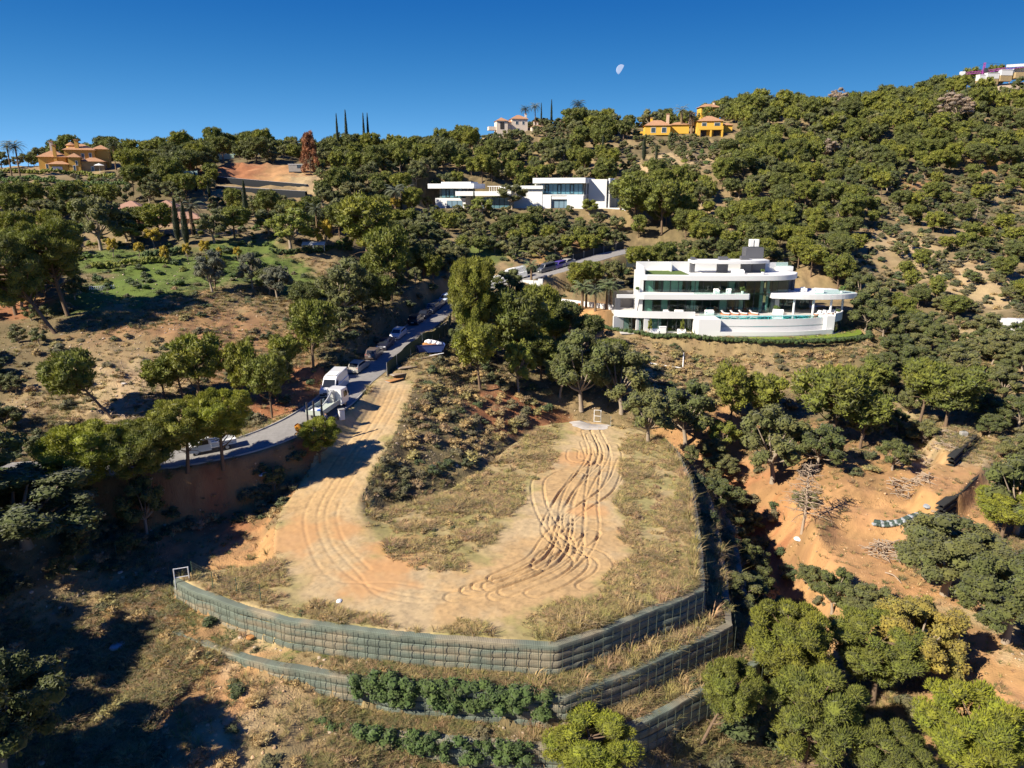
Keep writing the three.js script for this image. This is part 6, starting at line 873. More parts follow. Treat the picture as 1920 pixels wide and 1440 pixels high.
function buildCar(kind, mat, label, pos, heading, slope, grp) {
  const b = bodies[kind], c = thing(kind === 'van' ? 'panel_van' : 'parked_car', label, kind === 'van' ? 'van' : 'car', pos, 0, grp); c.rotation.set(0, heading, slope, 'YXZ');
  mesh('body', extr(b.body, b.W, 0.08), mat, c);
  mesh('cabin', extr(b.cabin, b.W * 0.9, 0.07), mat, c);
  for (const s of [-1, 1]) { const g = new THREE.ShapeGeometry(sideShape(b.glassW)); if (s < 0) g.rotateY(0); g.translate(0, 0, s * (b.W * 0.45 + 0.012)); mesh('side_window', g, M.car_glass, c); }
  mesh('windscreen', strip(b.shield[0], b.shield[1], b.W * 0.4, 1), M.car_glass, c); if (kind !== 'van') mesh('rear_window', strip(b.back[0], b.back[1], b.W * 0.38, -1), M.car_glass, c);
  for (const x of b.wheels) for (const s of [-1, 1]) { const w = new THREE.Group(); w.name = 'wheel'; w.position.set(x, b.r, s * (b.W / 2 - 0.12)); c.add(w); mesh('tyre', wheelTyre(b.r), M.tyre, w); mesh('rim', new THREE.CylinderGeometry(b.r * 0.62, b.r * 0.62, 0.16, 14).rotateX(PI / 2), M.rim, w); }
  const f = max(...b.body.map((p) => p[0])), bk = min(...b.body.map((p) => p[0])), hy = kind === 'van' ? 0.92 : kind === 'suv' ? 0.82 : 0.66;
  for (const s of [-1, 1]) { mesh('headlight', rbox(0.14, 0.16, 0.36, f - 0.02, hy - 0.02, s * (b.W / 2 - 0.26), 0.05), M.lamp_clear, c); mesh('taillight', rbox(0.1, kind === 'van' ? 0.5 : 0.24, 0.2, bk + 0.02, hy + 0.06, s * (b.W / 2 - 0.16), 0.04), M.lamp_red, c); mesh('mirror', rbox(0.14, 0.14, 0.2, b.shield[0][0] - 0.25, b.shield[0][1] + 0.03, s * (b.W / 2 + 0.06), 0.05), mat, c); }
  mesh('grille', rbox(0.08, 0.16, b.W * 0.5, f + 0.06, hy - 0.22, 0, 0.03), M.black_trim, c); mesh('number_plate', box(0.02, 0.11, 0.5, f + 0.1, 0.42, 0), M.plate_white, c); mesh('number_plate', box(0.02, 0.11, 0.5, bk - 0.1, 0.55, 0), M.plate_white, c); mesh('sill', box(b.L * 0.9, 0.14, b.W * 0.94, 0, 0.24, 0), M.black_trim, c);
  if (kind === 'van') { mesh('roof_panel', box(1.6, 0.03, 1.5, 0.2, 2.64, 0), M.plate_white, c); mesh('bumper', rbox(0.3, 0.34, 2.05, 2.92, 0.36, 0, 0.08), M.black_trim, c); }
  return c;
}
function onRoad(px, py, o, dirAway) { const p = hit(px, py) ?? at(px, py, 100); let best = 0, bd = 1e9; road.forEach((q, i) => { const d = hypot(q[0] - p.x, q[1] - p.z); if (d < bd) { bd = d; best = i; } }); const a = road[max(0, best - 1)], b = road[min(road.length - 1, best + 1)], q = road[best], dx = b[0] - a[0], dz = b[1] - a[1], l = hypot(dx, dz); const s = (b[2] - a[2]) / l; return { pos: V(q[0] - dz / l * o, q[2] + 0.05 * (1 - abs(o) / ROADW), q[1] + dx / l * o), heading: atan2(-dz, dx) + (dirAway ? 0 : PI), slope: (dirAway ? 1 : -1) * Math.atan(s) }; }
const LEFT = -1.55;
[['van', 'white', 640, 738, -1.2, false, 'white panel van parked facing downhill on the road'], ['hatch', 'silver', 691, 694, LEFT, true, 'silver beige hatchback parked behind the white van'], ['hatch', 'bronze', 713, 670, LEFT, true, 'brownish hatchback parked between the silver car and the black saloon'], ['saloon', 'navy', 735, 650, LEFT, false, 'black saloon parked in front of the white hatchback'], ['hatch', 'white', 752, 632, LEFT, false, 'white hatchback parked between two black cars'], ['suv', 'black', 780, 608, LEFT, true, 'black estate car with red tail lamps in the road shade'], ['saloon', 'black', 797, 596, LEFT, false, 'low black car in deep shade beyond the black estate'], ['suv', 'grey', 812, 585, LEFT, false, 'dark grey off-road car near the road bend'], ['saloon', 'grey', 824, 575, LEFT, true, 'grey saloon at the top of the parked row'], ['hatch', 'paleblue', 836, 567, LEFT, false, 'pale blue car parked last before the bend'], ['boxy', 'white', 934, 534, -1.5, false, 'white box-bodied car parked behind the tallest pine'], ['van', 'white', 962, 527, -1.5, false, 'white minibus parked beside the villa entrance'], ['boxy', 'grey', 1030, 510, -1.5, false, 'dark minivan parked above the villa entrance'], ['hatch', 'purple', 1056, 503, -1.5, false, 'purple car parked above the villa entrance'], ['saloon', 'silver', 1072, 498, -1.5, false, 'pale car parked highest on the road']]
  .forEach(([k, c, px, py, o, away, label]) => { const r = onRoad(px, py, o, away); buildCar(k, paints[c], label, r.pos, r.heading, r.slope, k === 'van' ? undefined : 'cars parked along the road'); });
landmarks.push(['white van', 648, 712], ['parked car row', 770, 610]);
{ // pickup behind the pines, crane lorry with drop-side bed
  const r = onRoad(400, 850, -0.6, false), t = thing('pickup', 'white pickup with open bed parked behind the roadside pines', 'pickup', r.pos); t.rotation.set(0, r.heading, r.slope, 'YXZ');
  mesh('cab', extr([[0.2, 0.4], [2.4, 0.4], [2.5, 0.85], [2.35, 1.0], [1.6, 1.1], [1.0, 1.75], [0.3, 1.8], [0.15, 1.1]], 1.8), paints.white, t); mesh('windscreen', strip([1.62, 1.1], [1.02, 1.74], 0.72, 1), M.car_glass, t); mesh('bed', box(2.6, 0.12, 1.8, -1.2, 0.62, 0), paints.white, t); for (const s of [-1, 1]) mesh('bed_side', box(2.6, 0.5, 0.06, -1.2, 0.66, s * 0.9), paints.white, t); mesh('tailgate', box(0.06, 0.5, 1.74, -2.5, 0.66, 0), paints.white, t);
  for (const x of [1.7, -1.5]) for (const s of [-1, 1]) { const w = new THREE.Group(); w.name = 'wheel'; w.position.set(x, 0.34, s * 0.8); t.add(w); mesh('tyre', wheelTyre(0.34), M.tyre, w); mesh('rim', new THREE.CylinderGeometry(0.2, 0.2, 0.16, 12).rotateX(PI / 2), M.rim, w); }
  for (const s of [-1, 1]) { const g = new THREE.ShapeGeometry(sideShape([[1.45, 1.12], [0.98, 1.62], [0.4, 1.66], [0.35, 1.12]])); g.translate(0, 0, s * 0.915); mesh('side_window', g, M.car_glass, t); mesh('headlight', rbox(0.12, 0.16, 0.3, 2.44, 0.68, s * 0.66, 0.04), M.lamp_clear, t); }
}
{
  const r = onRoad(612, 776, 1.3, true), t = thing('crane_lorry', 'white crane lorry with green drop-side bed on the road', 'lorry', r.pos); t.rotation.set(0, r.heading, r.slope, 'YXZ'); landmarks.push(['crane lorry', 630, 770]);
  std('drop_side', [0.42, 0.46, 0.4], { roughness: 0.6 }); std('crane_steel', [0.5, 0.5, 0.48], { roughness: 0.5, metalness: 0.4 });
  mesh('cab', extr([[1.6, 0.55], [3.15, 0.55], [3.25, 1.3], [2.95, 2.35], [1.7, 2.4]], 2.1, 0.1), paints.white, t); mesh('windscreen', strip([3.27, 1.35], [3.0, 2.25], 0.88, 1), M.car_glass, t); for (const s of [-1, 1]) { const g = new THREE.ShapeGeometry(sideShape([[3.0, 1.35], [2.85, 2.1], [2.1, 2.12], [2.1, 1.35]])); g.translate(0, 0, s * 1.065); mesh('side_window', g, M.car_glass, t); mesh('headlight', rbox(0.12, 0.2, 0.3, 3.2, 0.8, s * 0.75, 0.04), M.lamp_clear, t); mesh('mirror', rbox(0.12, 0.4, 0.2, 3.0, 1.6, s * 1.25, 0.05), M.black_trim, t); }
  mesh('chassis', box(6.4, 0.25, 0.9, -0.1, 0.5, 0), M.black_trim, t); mesh('bed_floor', box(4.2, 0.12, 2.2, -1.2, 0.85, 0), M.drop_side, t); for (const s of [-1, 1]) mesh('drop_side', box(4.2, 0.5, 0.06, -1.2, 0.97, s * 1.1), M.drop_side, t); mesh('tailboard', box(0.06, 0.5, 2.14, -3.28, 0.97, 0), M.drop_side, t);
  mesh('crane_post', box(0.45, 1.7, 0.5, 1.15, 0.8, 0), M.crane_steel, t); mesh('crane_arm', tube([V(1.15, 2.4, 0), V(-0.4, 2.0, 0.3), V(-1.6, 1.4, 0.1)], [0.13, 0.11, 0.08], 6), M.crane_steel, t); mesh('crane_ram', tube([V(1.15, 1.3, 0.2), V(0.1, 2.05, 0.25)], [0.06, 0.06], 6), M.crane_steel, t);
  for (const x of [2.4, -2.2]) for (const s of [-1, 1]) { const w = new THREE.Group(); w.name = 'wheel'; w.position.set(x, 0.42, s * 0.9); t.add(w); mesh('tyre', wheelTyre(0.42), M.tyre, w); mesh('rim', new THREE.CylinderGeometry(0.24, 0.24, 0.2, 12).rotateX(PI / 2), M.rim, w); }
  std('blue_plastic', [0.02, 0.1, 0.5]); const bk = mesh('bucket', cyl(0.16, 0.2, 0.4, -2.6, 0.97, 0.3, 10), M.blue_plastic, t); mesh('tarp', rbox(1.1, 0.3, 1, -2.3, 0.97, -0.4, 0.12), M.white_paint, t);
}

// ------------------------------------------------------------------ roadside works, fences, skip, posts
std('steel_post', [0.035, 0.032, 0.035], { roughness: 0.6 }); std('green_net', [0.055, 0.085, 0.05], { map: netMap, roughness: 0.95, side: THREE.DoubleSide }); std('timber', [0.4, 0.3, 0.2], { map: roadNoise, roughness: 0.95 }); std('skip_blue', [0.03, 0.06, 0.2], { roughness: 0.55 }); std('sack_white', [0.72, 0.72, 0.72], { roughness: 0.9 }); std('rubble_orange', [0.5, 0.24, 0.08], { map: soilMap, roughness: 1 });
[[578, 800, 758, 'dark steel post standing alone beside the road'], [591, 806, 756, 'dark steel post second from the crane lorry cab'], [606, 806, 752, 'dark steel post in front of the crane lorry bed'], [621, 752, 728, 'dark steel post between crane lorry and van']].forEach(([px, py, top, label]) => { const p = hit(px, py), h = heightTo(py, top, -p.z) + 0.3, t = thing('steel_post', label, 'post', sink(p, 0.05), 0, 'steel posts by the road'); mesh('shaft', cyl(0.11, 0.11, h, 0, 0, 0, 10), M.steel_post, t); mesh('base_plate', box(0.4, 0.06, 0.4, 0, 0, 0), M.steel_post, t); });
{ const p = hit(641, 786), t = thing('meter_cabinet', 'white roadside meter cabinet beside the crane lorry', 'cabinet', sink(p, 0.05), 0.5); mesh('body', rbox(0.7, 1.3, 0.5, 0, 0, 0, 0.04), M.white_paint, t); mesh('door', rbox(0.56, 1.0, 0.04, 0, 0.16, 0.26, 0.02), M.plate_white, t); mesh('cap', rbox(0.8, 0.08, 0.6, 0, 1.3, 0, 0.02), M.concrete, t); }
{ const p = hit(563, 816), t = thing('cement_mixer', 'orange cement mixer at the road edge', 'mixer', sink(p, 0.05), 0.4); std('mixer_orange', [0.6, 0.25, 0.02], { roughness: 0.5 }); mesh('drum', new THREE.LatheGeometry([[0.02, 0], [0.42, 0.15], [0.5, 0.5], [0.3, 0.95], [0.27, 1.0]].map(([x, y]) => new THREE.Vector2(x, y)), 14).rotateZ(0.6).translate(0.2, 0.55, 0), M.mixer_orange, t); for (const s of [-1, 1]) mesh('leg', tube([V(s * 0.5, 0, s * 0.3), V(0, 0.9, 0)], [0.04, 0.04], 5), M.mixer_orange, t); mesh('wheel', new THREE.TorusGeometry(0.22, 0.06, 6, 14).translate(-0.4, 0.26, 0.3), M.tyre, t); }
// person in dark blue by the posts
function person(label, pos, turn, cols, pose = {}) {
  const joints = [], cap = (a, b, r0, r1) => joints.push([V(...a), V(...b), r0, r1]);
  cap([0, 0.95, 0], [0, 1.38, 0], 0.15, 0.17); cap([0, 1.38, 0], [0, 1.54, 0.01], 0.08, 0.06); for (const s of [-1, 1]) { cap([s * 0.08, 0.93, 0], [s * 0.1, 0.5, 0.03], 0.095, 0.065); cap([s * 0.1, 0.5, 0.03], [s * 0.11, 0.09, 0], 0.062, 0.045); cap([s * 0.11, 0.05, -0.03], [s * 0.12, 0.05, 0.15], 0.05, 0.04); cap([s * 0.19, 1.4, 0], [s * 0.25, 1.12, pose.arm ?? 0.03], 0.055, 0.045); cap([s * 0.25, 1.12, pose.arm ?? 0.03], [s * 0.23, 0.88, (pose.arm ?? 0.03) + 0.12], 0.042, 0.034); for (let f = 0; f < 4; f++) cap([s * 0.23, 0.88, (pose.arm ?? 0.03) + 0.12 + (f - 1.5) * 0.018], [s * 0.225, 0.79, (pose.arm ?? 0.03) + 0.15 + (f - 1.5) * 0.02], 0.012, 0.009); cap([s * 0.22, 0.87, (pose.arm ?? 0.03) + 0.15], [s * 0.2, 0.82, (pose.arm ?? 0.03) + 0.19], 0.012, 0.01); }
  cap([0, 1.62, 0.01], [0, 1.7, 0.0], 0.09, 0.1); cap([0, 1.635, 0.09], [0, 1.655, 0.115], 0.012, 0.014); for (const s of [-1, 1]) cap([s * 0.1, 1.64, 0], [s * 0.105, 1.67, 0], 0.016, 0.02);
  const N = 40, lo = V(-0.45, -0.05, -0.3), sz = V(0.9, 1.95, 0.9), nx = 34, ny = 84, nz = 26, dx = 0.0265, field = (x, y, z) => { let d = 1e9; for (const [a, b, r0, r1] of joints) { const ax = b.x - a.x, ay = b.y - a.y, az = b.z - a.z, px = x - a.x, py = y - a.y, pz = z - a.z, t = clamp((px * ax + py * ay + pz * az) / (ax * ax + ay * ay + az * az)), q = hypot(px - ax * t, py - ay * t, pz - az * t) - lerp(r0, r1, t), k = 0.035, h = clamp(0.5 + 0.5 * (d - q) / k); d = d > 1e8 ? q : lerp(d, q, h) - k * h * (1 - h); } return d; };
  // surface nets over the distance field: one continuous body
  const F = new Float32Array(nx * ny * nz), at3 = (i, j, k) => (k * ny + j) * nx + i; for (let k = 0; k < nz; k++) for (let j = 0; j < ny; j++) for (let i = 0; i < nx; i++) F[at3(i, j, k)] = field(-0.45 + i * dx, -0.05 + j * 0.0235, -0.3 + k * dx);
  const vid = new Map(), P = [], C = [], idx = [];
  for (let k = 0; k + 1 < nz; k++) for (let j = 0; j + 1 < ny; j++) for (let i = 0; i + 1 < nx; i++) { let n = 0, sx = 0, sy = 0, sZ = 0; const c = []; for (let q = 0; q < 8; q++) c.push(F[at3(i + (q & 1), j + ((q >> 1) & 1), k + (q >> 2))]); for (let a = 0; a < 8; a++) for (const bit of [1, 2, 4]) { const b = a | bit; if (b === a || (c[a] < 0) === (c[b] < 0)) continue; const t = c[a] / (c[a] - c[b]); sx += (a & 1) + (bit === 1 ? t : 0); sy += ((a >> 1) & 1) + (bit === 2 ? t : 0); sZ += (a >> 2) + (bit === 4 ? t : 0); n++; } if (n) { const y = -0.05 + (j + sy / n) * 0.0235; vid.set(at3(i, j, k), P.length / 3); P.push(-0.45 + (i + sx / n) * dx, y, -0.3 + (k + sZ / n) * dx); const x = abs(-0.45 + (i + sx / n) * dx); C.push(...(y < 0.1 ? [0.03, 0.03, 0.03] : y > 1.72 ? cols.hair : y > 1.5 || (x > 0.2 && y < 0.93) ? [0.45, 0.27, 0.18] : y > 0.93 ? cols.top : cols.legs)); } }
  for (let k = 1; k + 1 < nz; k++) for (let j = 1; j + 1 < ny; j++) for (let i = 1; i + 1 < nx; i++) { const f0 = F[at3(i, j, k)] < 0; for (const [di, dj, dk, e] of [[1, 0, 0, [[0, 0, 0], [0, -1, 0], [0, -1, -1], [0, 0, -1]]], [0, 1, 0, [[0, 0, 0], [0, 0, -1], [-1, 0, -1], [-1, 0, 0]]], [0, 0, 1, [[0, 0, 0], [-1, 0, 0], [-1, -1, 0], [0, -1, 0]]]]) { const f1 = F[at3(i + di, j + dj, k + dk)] < 0; if (f0 === f1) continue; const v = e.map(([a, b, c]) => vid.get(at3(i + a, j + b, k + c))); if (v.some((q) => q === undefined)) continue; if (f0) idx.push(v[0], v[1], v[2], v[0], v[2], v[3]); else idx.push(v[0], v[2], v[1], v[0], v[3], v[2]); } }
  const g = new THREE.BufferGeometry(); g.setAttribute('position', new THREE.Float32BufferAttribute(P, 3)); g.setAttribute('color', new THREE.Float32BufferAttribute(C, 3)); g.setIndex(idx); g.computeVertexNormals(); const m = mesh('person', g, std('clothes_' + label.length, [1, 1, 1], { vertexColors: true, roughness: 0.9 })); m.position.copy(pos); m.rotation.y = turn; tag(m, label, 'person'); return m;
}
person('person in dark blue standing on the verge beside the steel posts', hit(612, 800), 2.6, { hair: [0.03, 0.02, 0.015], top: [0.02, 0.03, 0.09], legs: [0.02, 0.03, 0.08] });
person('person in a red jacket bending near the picket stakes', hit(1636, 774), 0.6, { hair: [0.05, 0.03, 0.02], top: [0.6, 0.05, 0.09], legs: [0.25, 0.12, 0.05] }, { arm: 0.16 });
// green netting fence along the works and the skip behind it
{
  const line = resample([[726, 706], [748, 686], [770, 666], [792, 650], [818, 640], [838, 625], [846, 605]].map(([x, y]) => { const p = hit(x, y); return [p.x, p.z]; }), 0.6), t = thing('netting_fence', 'green netting fence along the road in front of the skip', 'fence'), pos = [], uv = [], idx = [], ln = [0];
  line.forEach(([x, z], i) => { if (i) ln.push(ln[i - 1] + hypot(x - line[i - 1][0], z - line[i - 1][1])); const y = H(x, z), wv = 0.08 * sin(ln[i] * 2.1) + (vn(ln[i], 4) - 0.5) * 0.15; for (let k = 0; k <= 3; k++) { pos.push(x + wv * (k - 1) * 0.5, y + 2.0 * k / 3 - (k === 3 ? 0.12 * abs(sin(ln[i] * 1.05)) : 0), z + wv * 0.6); uv.push(ln[i] / 2.2, k * 0.3); } });
  for (let i = 0; i + 1 < line.length; i++) for (let k = 0; k < 3; k++) { const a = i * 4 + k; idx.push(a, a + 1, a + 4, a + 1, a + 5, a + 4); }
  const g = new THREE.BufferGeometry(); g.setAttribute('position', new THREE.Float32BufferAttribute(pos, 3)); g.setAttribute('uv', new THREE.Float32BufferAttribute(uv, 2)); g.setIndex(idx); g.computeVertexNormals(); mesh('netting', g, M.green_net, t);
  for (let i = 0; i < line.length; i += 5) { const [x, z] = line[i], y = H(x, z); mesh('post', cyl(0.035, 0.035, 2.2, x, y - 0.1, z, 6), M.galvanised, t); }
  landmarks.push(['rubble skip', 805, 645]);
  const p = hit(806, 658), k = thing('rubble_skip', 'blue skip heaped with orange rubble and white sacks', 'skip', sink(p, 0.05), 0.25), a = [[-1.7, 0], [1.7, 0], [2.1, 1.15], [-2.1, 1.15]];
  mesh('floor', box(3.4, 0.08, 1.6, 0, 0.05, 0), M.skip_blue, k); for (const s of [-1, 1]) { const g2 = new THREE.ExtrudeGeometry(sideShape(a), { depth: 0.06, bevelEnabled: false }); g2.translate(0, 0, s * 0.85 - 0.03); mesh('side', g2, M.skip_blue, k); mesh('end', box(0.06, 1.22, 1.64, 0, 0, 0).rotateZ(-s * 0.33).translate(s * 1.9, 0, 0), M.skip_blue, k); mesh('rim', box(4.3, 0.08, 0.1, 0, 1.12, s * 0.88), M.skip_blue, k); }
  const hp = new THREE.SphereGeometry(1, 20, 10, 0, 2 * PI, 0, PI / 2), Q = hp.attributes.position; for (let i = 0; i < Q.count; i++) { const n = 0.7 + 0.6 * vn(Q.getX(i) * 3 + 5, Q.getZ(i) * 3); Q.setXYZ(i, Q.getX(i) * 1.95, 0.7 + Q.getY(i) * 0.75 * n, Q.getZ(i) * 0.8); } hp.computeVertexNormals(); const heap = mesh('rubble_heap', hp, M.rubble_orange); heap.position.copy(k.position); heap.rotation.y = 0.25; tag(heap, 'orange rubble heaped inside the blue skip', 'rubble', null, 'stuff');
  [[-0.2, 1.3, -0.3, 0.65], [0.7, 1.25, -0.1, 0.6], [1.3, 1.15, 0.15, 0.5], [0.3, 1.3, -0.5, 0.55]].forEach(([x, y, z, s], i) => { const g3 = new THREE.IcosahedronGeometry(s, 2), W = g3.attributes.position; for (let q = 0; q < W.count; q++) { const n = 0.75 + 0.5 * vn(W.getX(q) * 3 + i * 5, W.getY(q) * 3 + W.getZ(q) * 2); W.setXYZ(q, W.getX(q) * n * 1.1, W.getY(q) * n * 0.75, W.getZ(q) * n); } g3.computeVertexNormals(); const m = mesh('sack', g3, M.sack_white); m.position.set(x, y, z).applyAxisAngle(V(0, 1, 0), 0.25).add(k.position); tag(m, ['largest white rubble sack on top of the skip', 'white rubble sack in the middle of the skip', 'white rubble sack at the uphill end of the skip', 'white rubble sack at the back of the skip'][i], 'sack', 'white sacks in the skip'); });
  [[800, 672, 0.5], [812, 668, 0.35]].forEach(([px, py, tn], i) => { const q = hit(px, py), m = mesh('plank', rbox(3.4, 0.06, 0.3, 0, 0.05, 0, 0.02), i ? M.sack_white : M.timber); m.position.copy(q).add(V(0, 0.12, 0)); m.rotation.set(0, tn, 0.1); tag(m, i ? 'pale board lying against the skip' : 'wooden plank lying in the brush under the skip', 'plank'); });
  [[760, 690, 'sheet pile nearest the skip'], [748, 702, 'sheet pile in the middle of the fence foot'], [736, 714, 'rusty sheet pile at the end of the netting fence']].forEach(([px, py, l], i) => { const q = hit(px, py), tt = thing('board_stack', 'flat ' + l, 'boards', q.add(V(0, 0.02, 0)), 0.5 + i * 0.2); for (let n = 0; n < 3; n++) mesh('board', rbox(2.6, 0.06, 1.1, n * 0.1, n * 0.065, n * 0.12, 0.015), i === 2 && n === 2 ? M.rubble_orange : n % 2 ? M.concrete : M.timber, tt); });
}
// entrance gate of the curved villa: pillars and walls
{
  const g = thing('entrance_gate', 'white entrance gate with tall square pillars and dark leaf', 'gate', (() => { const p = at(1010, 549, 152); p.y = H(p.x, p.z); return p; })(), -0.2); landmarks.push(['entrance gate', 1012, 535]);
  mesh('pillar', box(1.0, 5.4, 0.9, 0.4, -1, 0), M.white_render, g); mesh('pillar', box(0.9, 4.9, 0.9, -0.7, -1, -0.9), M.white_render, g); mesh('wall', box(6, 2.2, 0.4, -4.2, -1, 0), M.white_render, g); mesh('wall', box(5, 1.7, 0.4, -9.8, -1, -0.8), M.white_render, g); mesh('gate_leaf', box(5.2, 1.9, 0.12, -4.4, 1.2, -0.5), M.frame_dark, g); mesh('gate_leaf', box(4.6, 1.7, 0.12, -10, 1.0, -1.2), M.frame_dark, g); mesh('pillar', box(0.7, 3.6, 0.7, -7.4, -1, -0.8), M.dark_stone, g); mesh('sign_panel', box(2.4, 1.3, 0.15, -2.6, 2.6, -1.4), M.plate_white, g);
}
{ const line = [[1028, 566], [1060, 570], [1100, 576], [1150, 580]].map(([x, y]) => { const p = at(x, y, 152 - (x - 1028) * 0.09); return [p.x, p.z, 17.2]; }); const w = mesh('drive_wall', ribbon(smoothPath(line, 5), [[-0.15, -1.2], [-0.15, 1.1], [0.15, 1.1], [0.15, -1.2]]), M.white_render); tag(w, 'low white wall curving along the villa drive', 'wall'); }
{ const bx = thing('bollard', 'orange plastic bollard beside the villa drive', 'bollard', hit(1086, 577)); std('safety_orange', [0.7, 0.16, 0.02]); mesh('body', cyl(0.28, 0.2, 0.9, 0, 0, 0, 10), M.safety_orange, bx); mesh('base', cyl(0.38, 0.38, 0.1, 0, 0, 0, 10), M.safety_orange, bx); }
// mesh fences along the upper road
{ const L = road.slice(120, 150).map((q) => [q[0], q[1]]), o = offsetLine(L, -3.1), t = thing('mesh_fence', 'dark mesh fence along the upper road bend', 'fence'); const net = []; std('dark_net', [0.02, 0.025, 0.025], { roughness: 1, side: THREE.DoubleSide }); const pts2 = o.map(([x, z], i) => [x, z, H(x, z)]); mesh('netting', ribbon(pts2, [[0, 0], [0, 1.7]]), M.dark_net, t); pts2.forEach(([x, z, y], i) => { if (i % 3 === 0) mesh('post', cyl(0.04, 0.04, 1.85, x, y, z, 6), M.galvanised, t); }); }
// site cabin behind the villa and the dark container beside it
function cabin(name, label, px, py, D, turn, w, h, d, mat, win2, cat = 'cabin') { const p = at(px, py, D); p.y = min(p.y, H(p.x, p.z) + 0.4); const t = thing(name, label, cat, p, turn); mesh('body', box(w, h, d, 0, 0, 0), mat, t); mesh('roof', box(w + 0.2, 0.18, d + 0.2, 0, h, 0), M.roof_white, t); mesh('base_frame', box(w, 0.35, d * 0.9, 0, -0.34, 0), M.frame_dark, t); win2.forEach((x) => windowPart(t, x, 1.0, d / 2 + 0.02, 1.0, 1.1, 0, 0.08, mirrorGlass)); return t; }
cabin('site_cabin', 'white site cabin behind the curved villa', 1224, 492, 176, -0.25, 6.6, 2.7, 2.6, M.white_render, [-1.4, 1.6]); landmarks.push(['site cabin', 1224, 480]);
{ std('container_dark', [0.025, 0.035, 0.04], { roughness: 0.6 }); cabin('storage_container', 'dark green container beside the white site cabin', 1184, 500, 172, -0.1, 2.6, 2.8, 3, M.container_dark, [], 'container'); const nt = thing('netting_screen', 'green netting screen under the white site cabin', 'screen', at(1238, 496, 174)); mesh('netting', box(4.2, 2.0, 0.05, 0, -0.3, 0), M.green_net, nt); for (const x of [-2.1, 0, 2.1]) mesh('post', cyl(0.05, 0.05, 2.3, x, -0.4, 0.06, 6), M.galvanised, nt); }
// white equipment trailer with red lettering on the right slope
{
  const p = at(1905, 606, 136); p.y = H(p.x, p.z) + 0.5; const t = thing('white_building', 'white flat-roofed cabin with red lettered banner on the scrub slope', 'cabin', p, -0.25);
  mesh('front_block', box(2.1, 2.2, 2.2, -1.4, -0.6, 0), M.white_render, t); mesh('main_block', box(6, 1.7, 3, 2.2, -0.2, -0.8), M.white_render, t); mesh('awning', box(0.9, 0.35, 1.2, -2.8, 0.6, 0), M.white_render, t); mesh('roof_rail', box(5, 0.1, 0.1, 2.2, 1.75, 0.5), M.galvanised, t); for (const x of [0.4, 1.6, 2.8, 4]) mesh('rail_post', box(0.08, 0.35, 0.08, x, 1.5, 0.5), M.galvanised, t); mesh('plinth', box(8, 1.2, 3, 1.4, -1.5, -0.6), M.concrete, t);
  const cv = document.createElement('canvas'); cv.width = 512; cv.height = 128; const cx2 = cv.getContext('2d'); cx2.fillStyle = '#f4f2f0'; cx2.fillRect(0, 0, 512, 128); cx2.fillStyle = '#c8445a'; cx2.font = 'bold 92px sans-serif'; cx2.fillText('STRIA', 60, 98); const tx = new THREE.CanvasTexture(cv); tx.colorSpace = THREE.SRGBColorSpace; std('banner_print', [1, 1, 1], { map: tx }); const b = mesh('banner', new THREE.PlaneGeometry(2.6, 0.65).translate(1.3, 0.5, 0.72), M.banner_print, t);
}
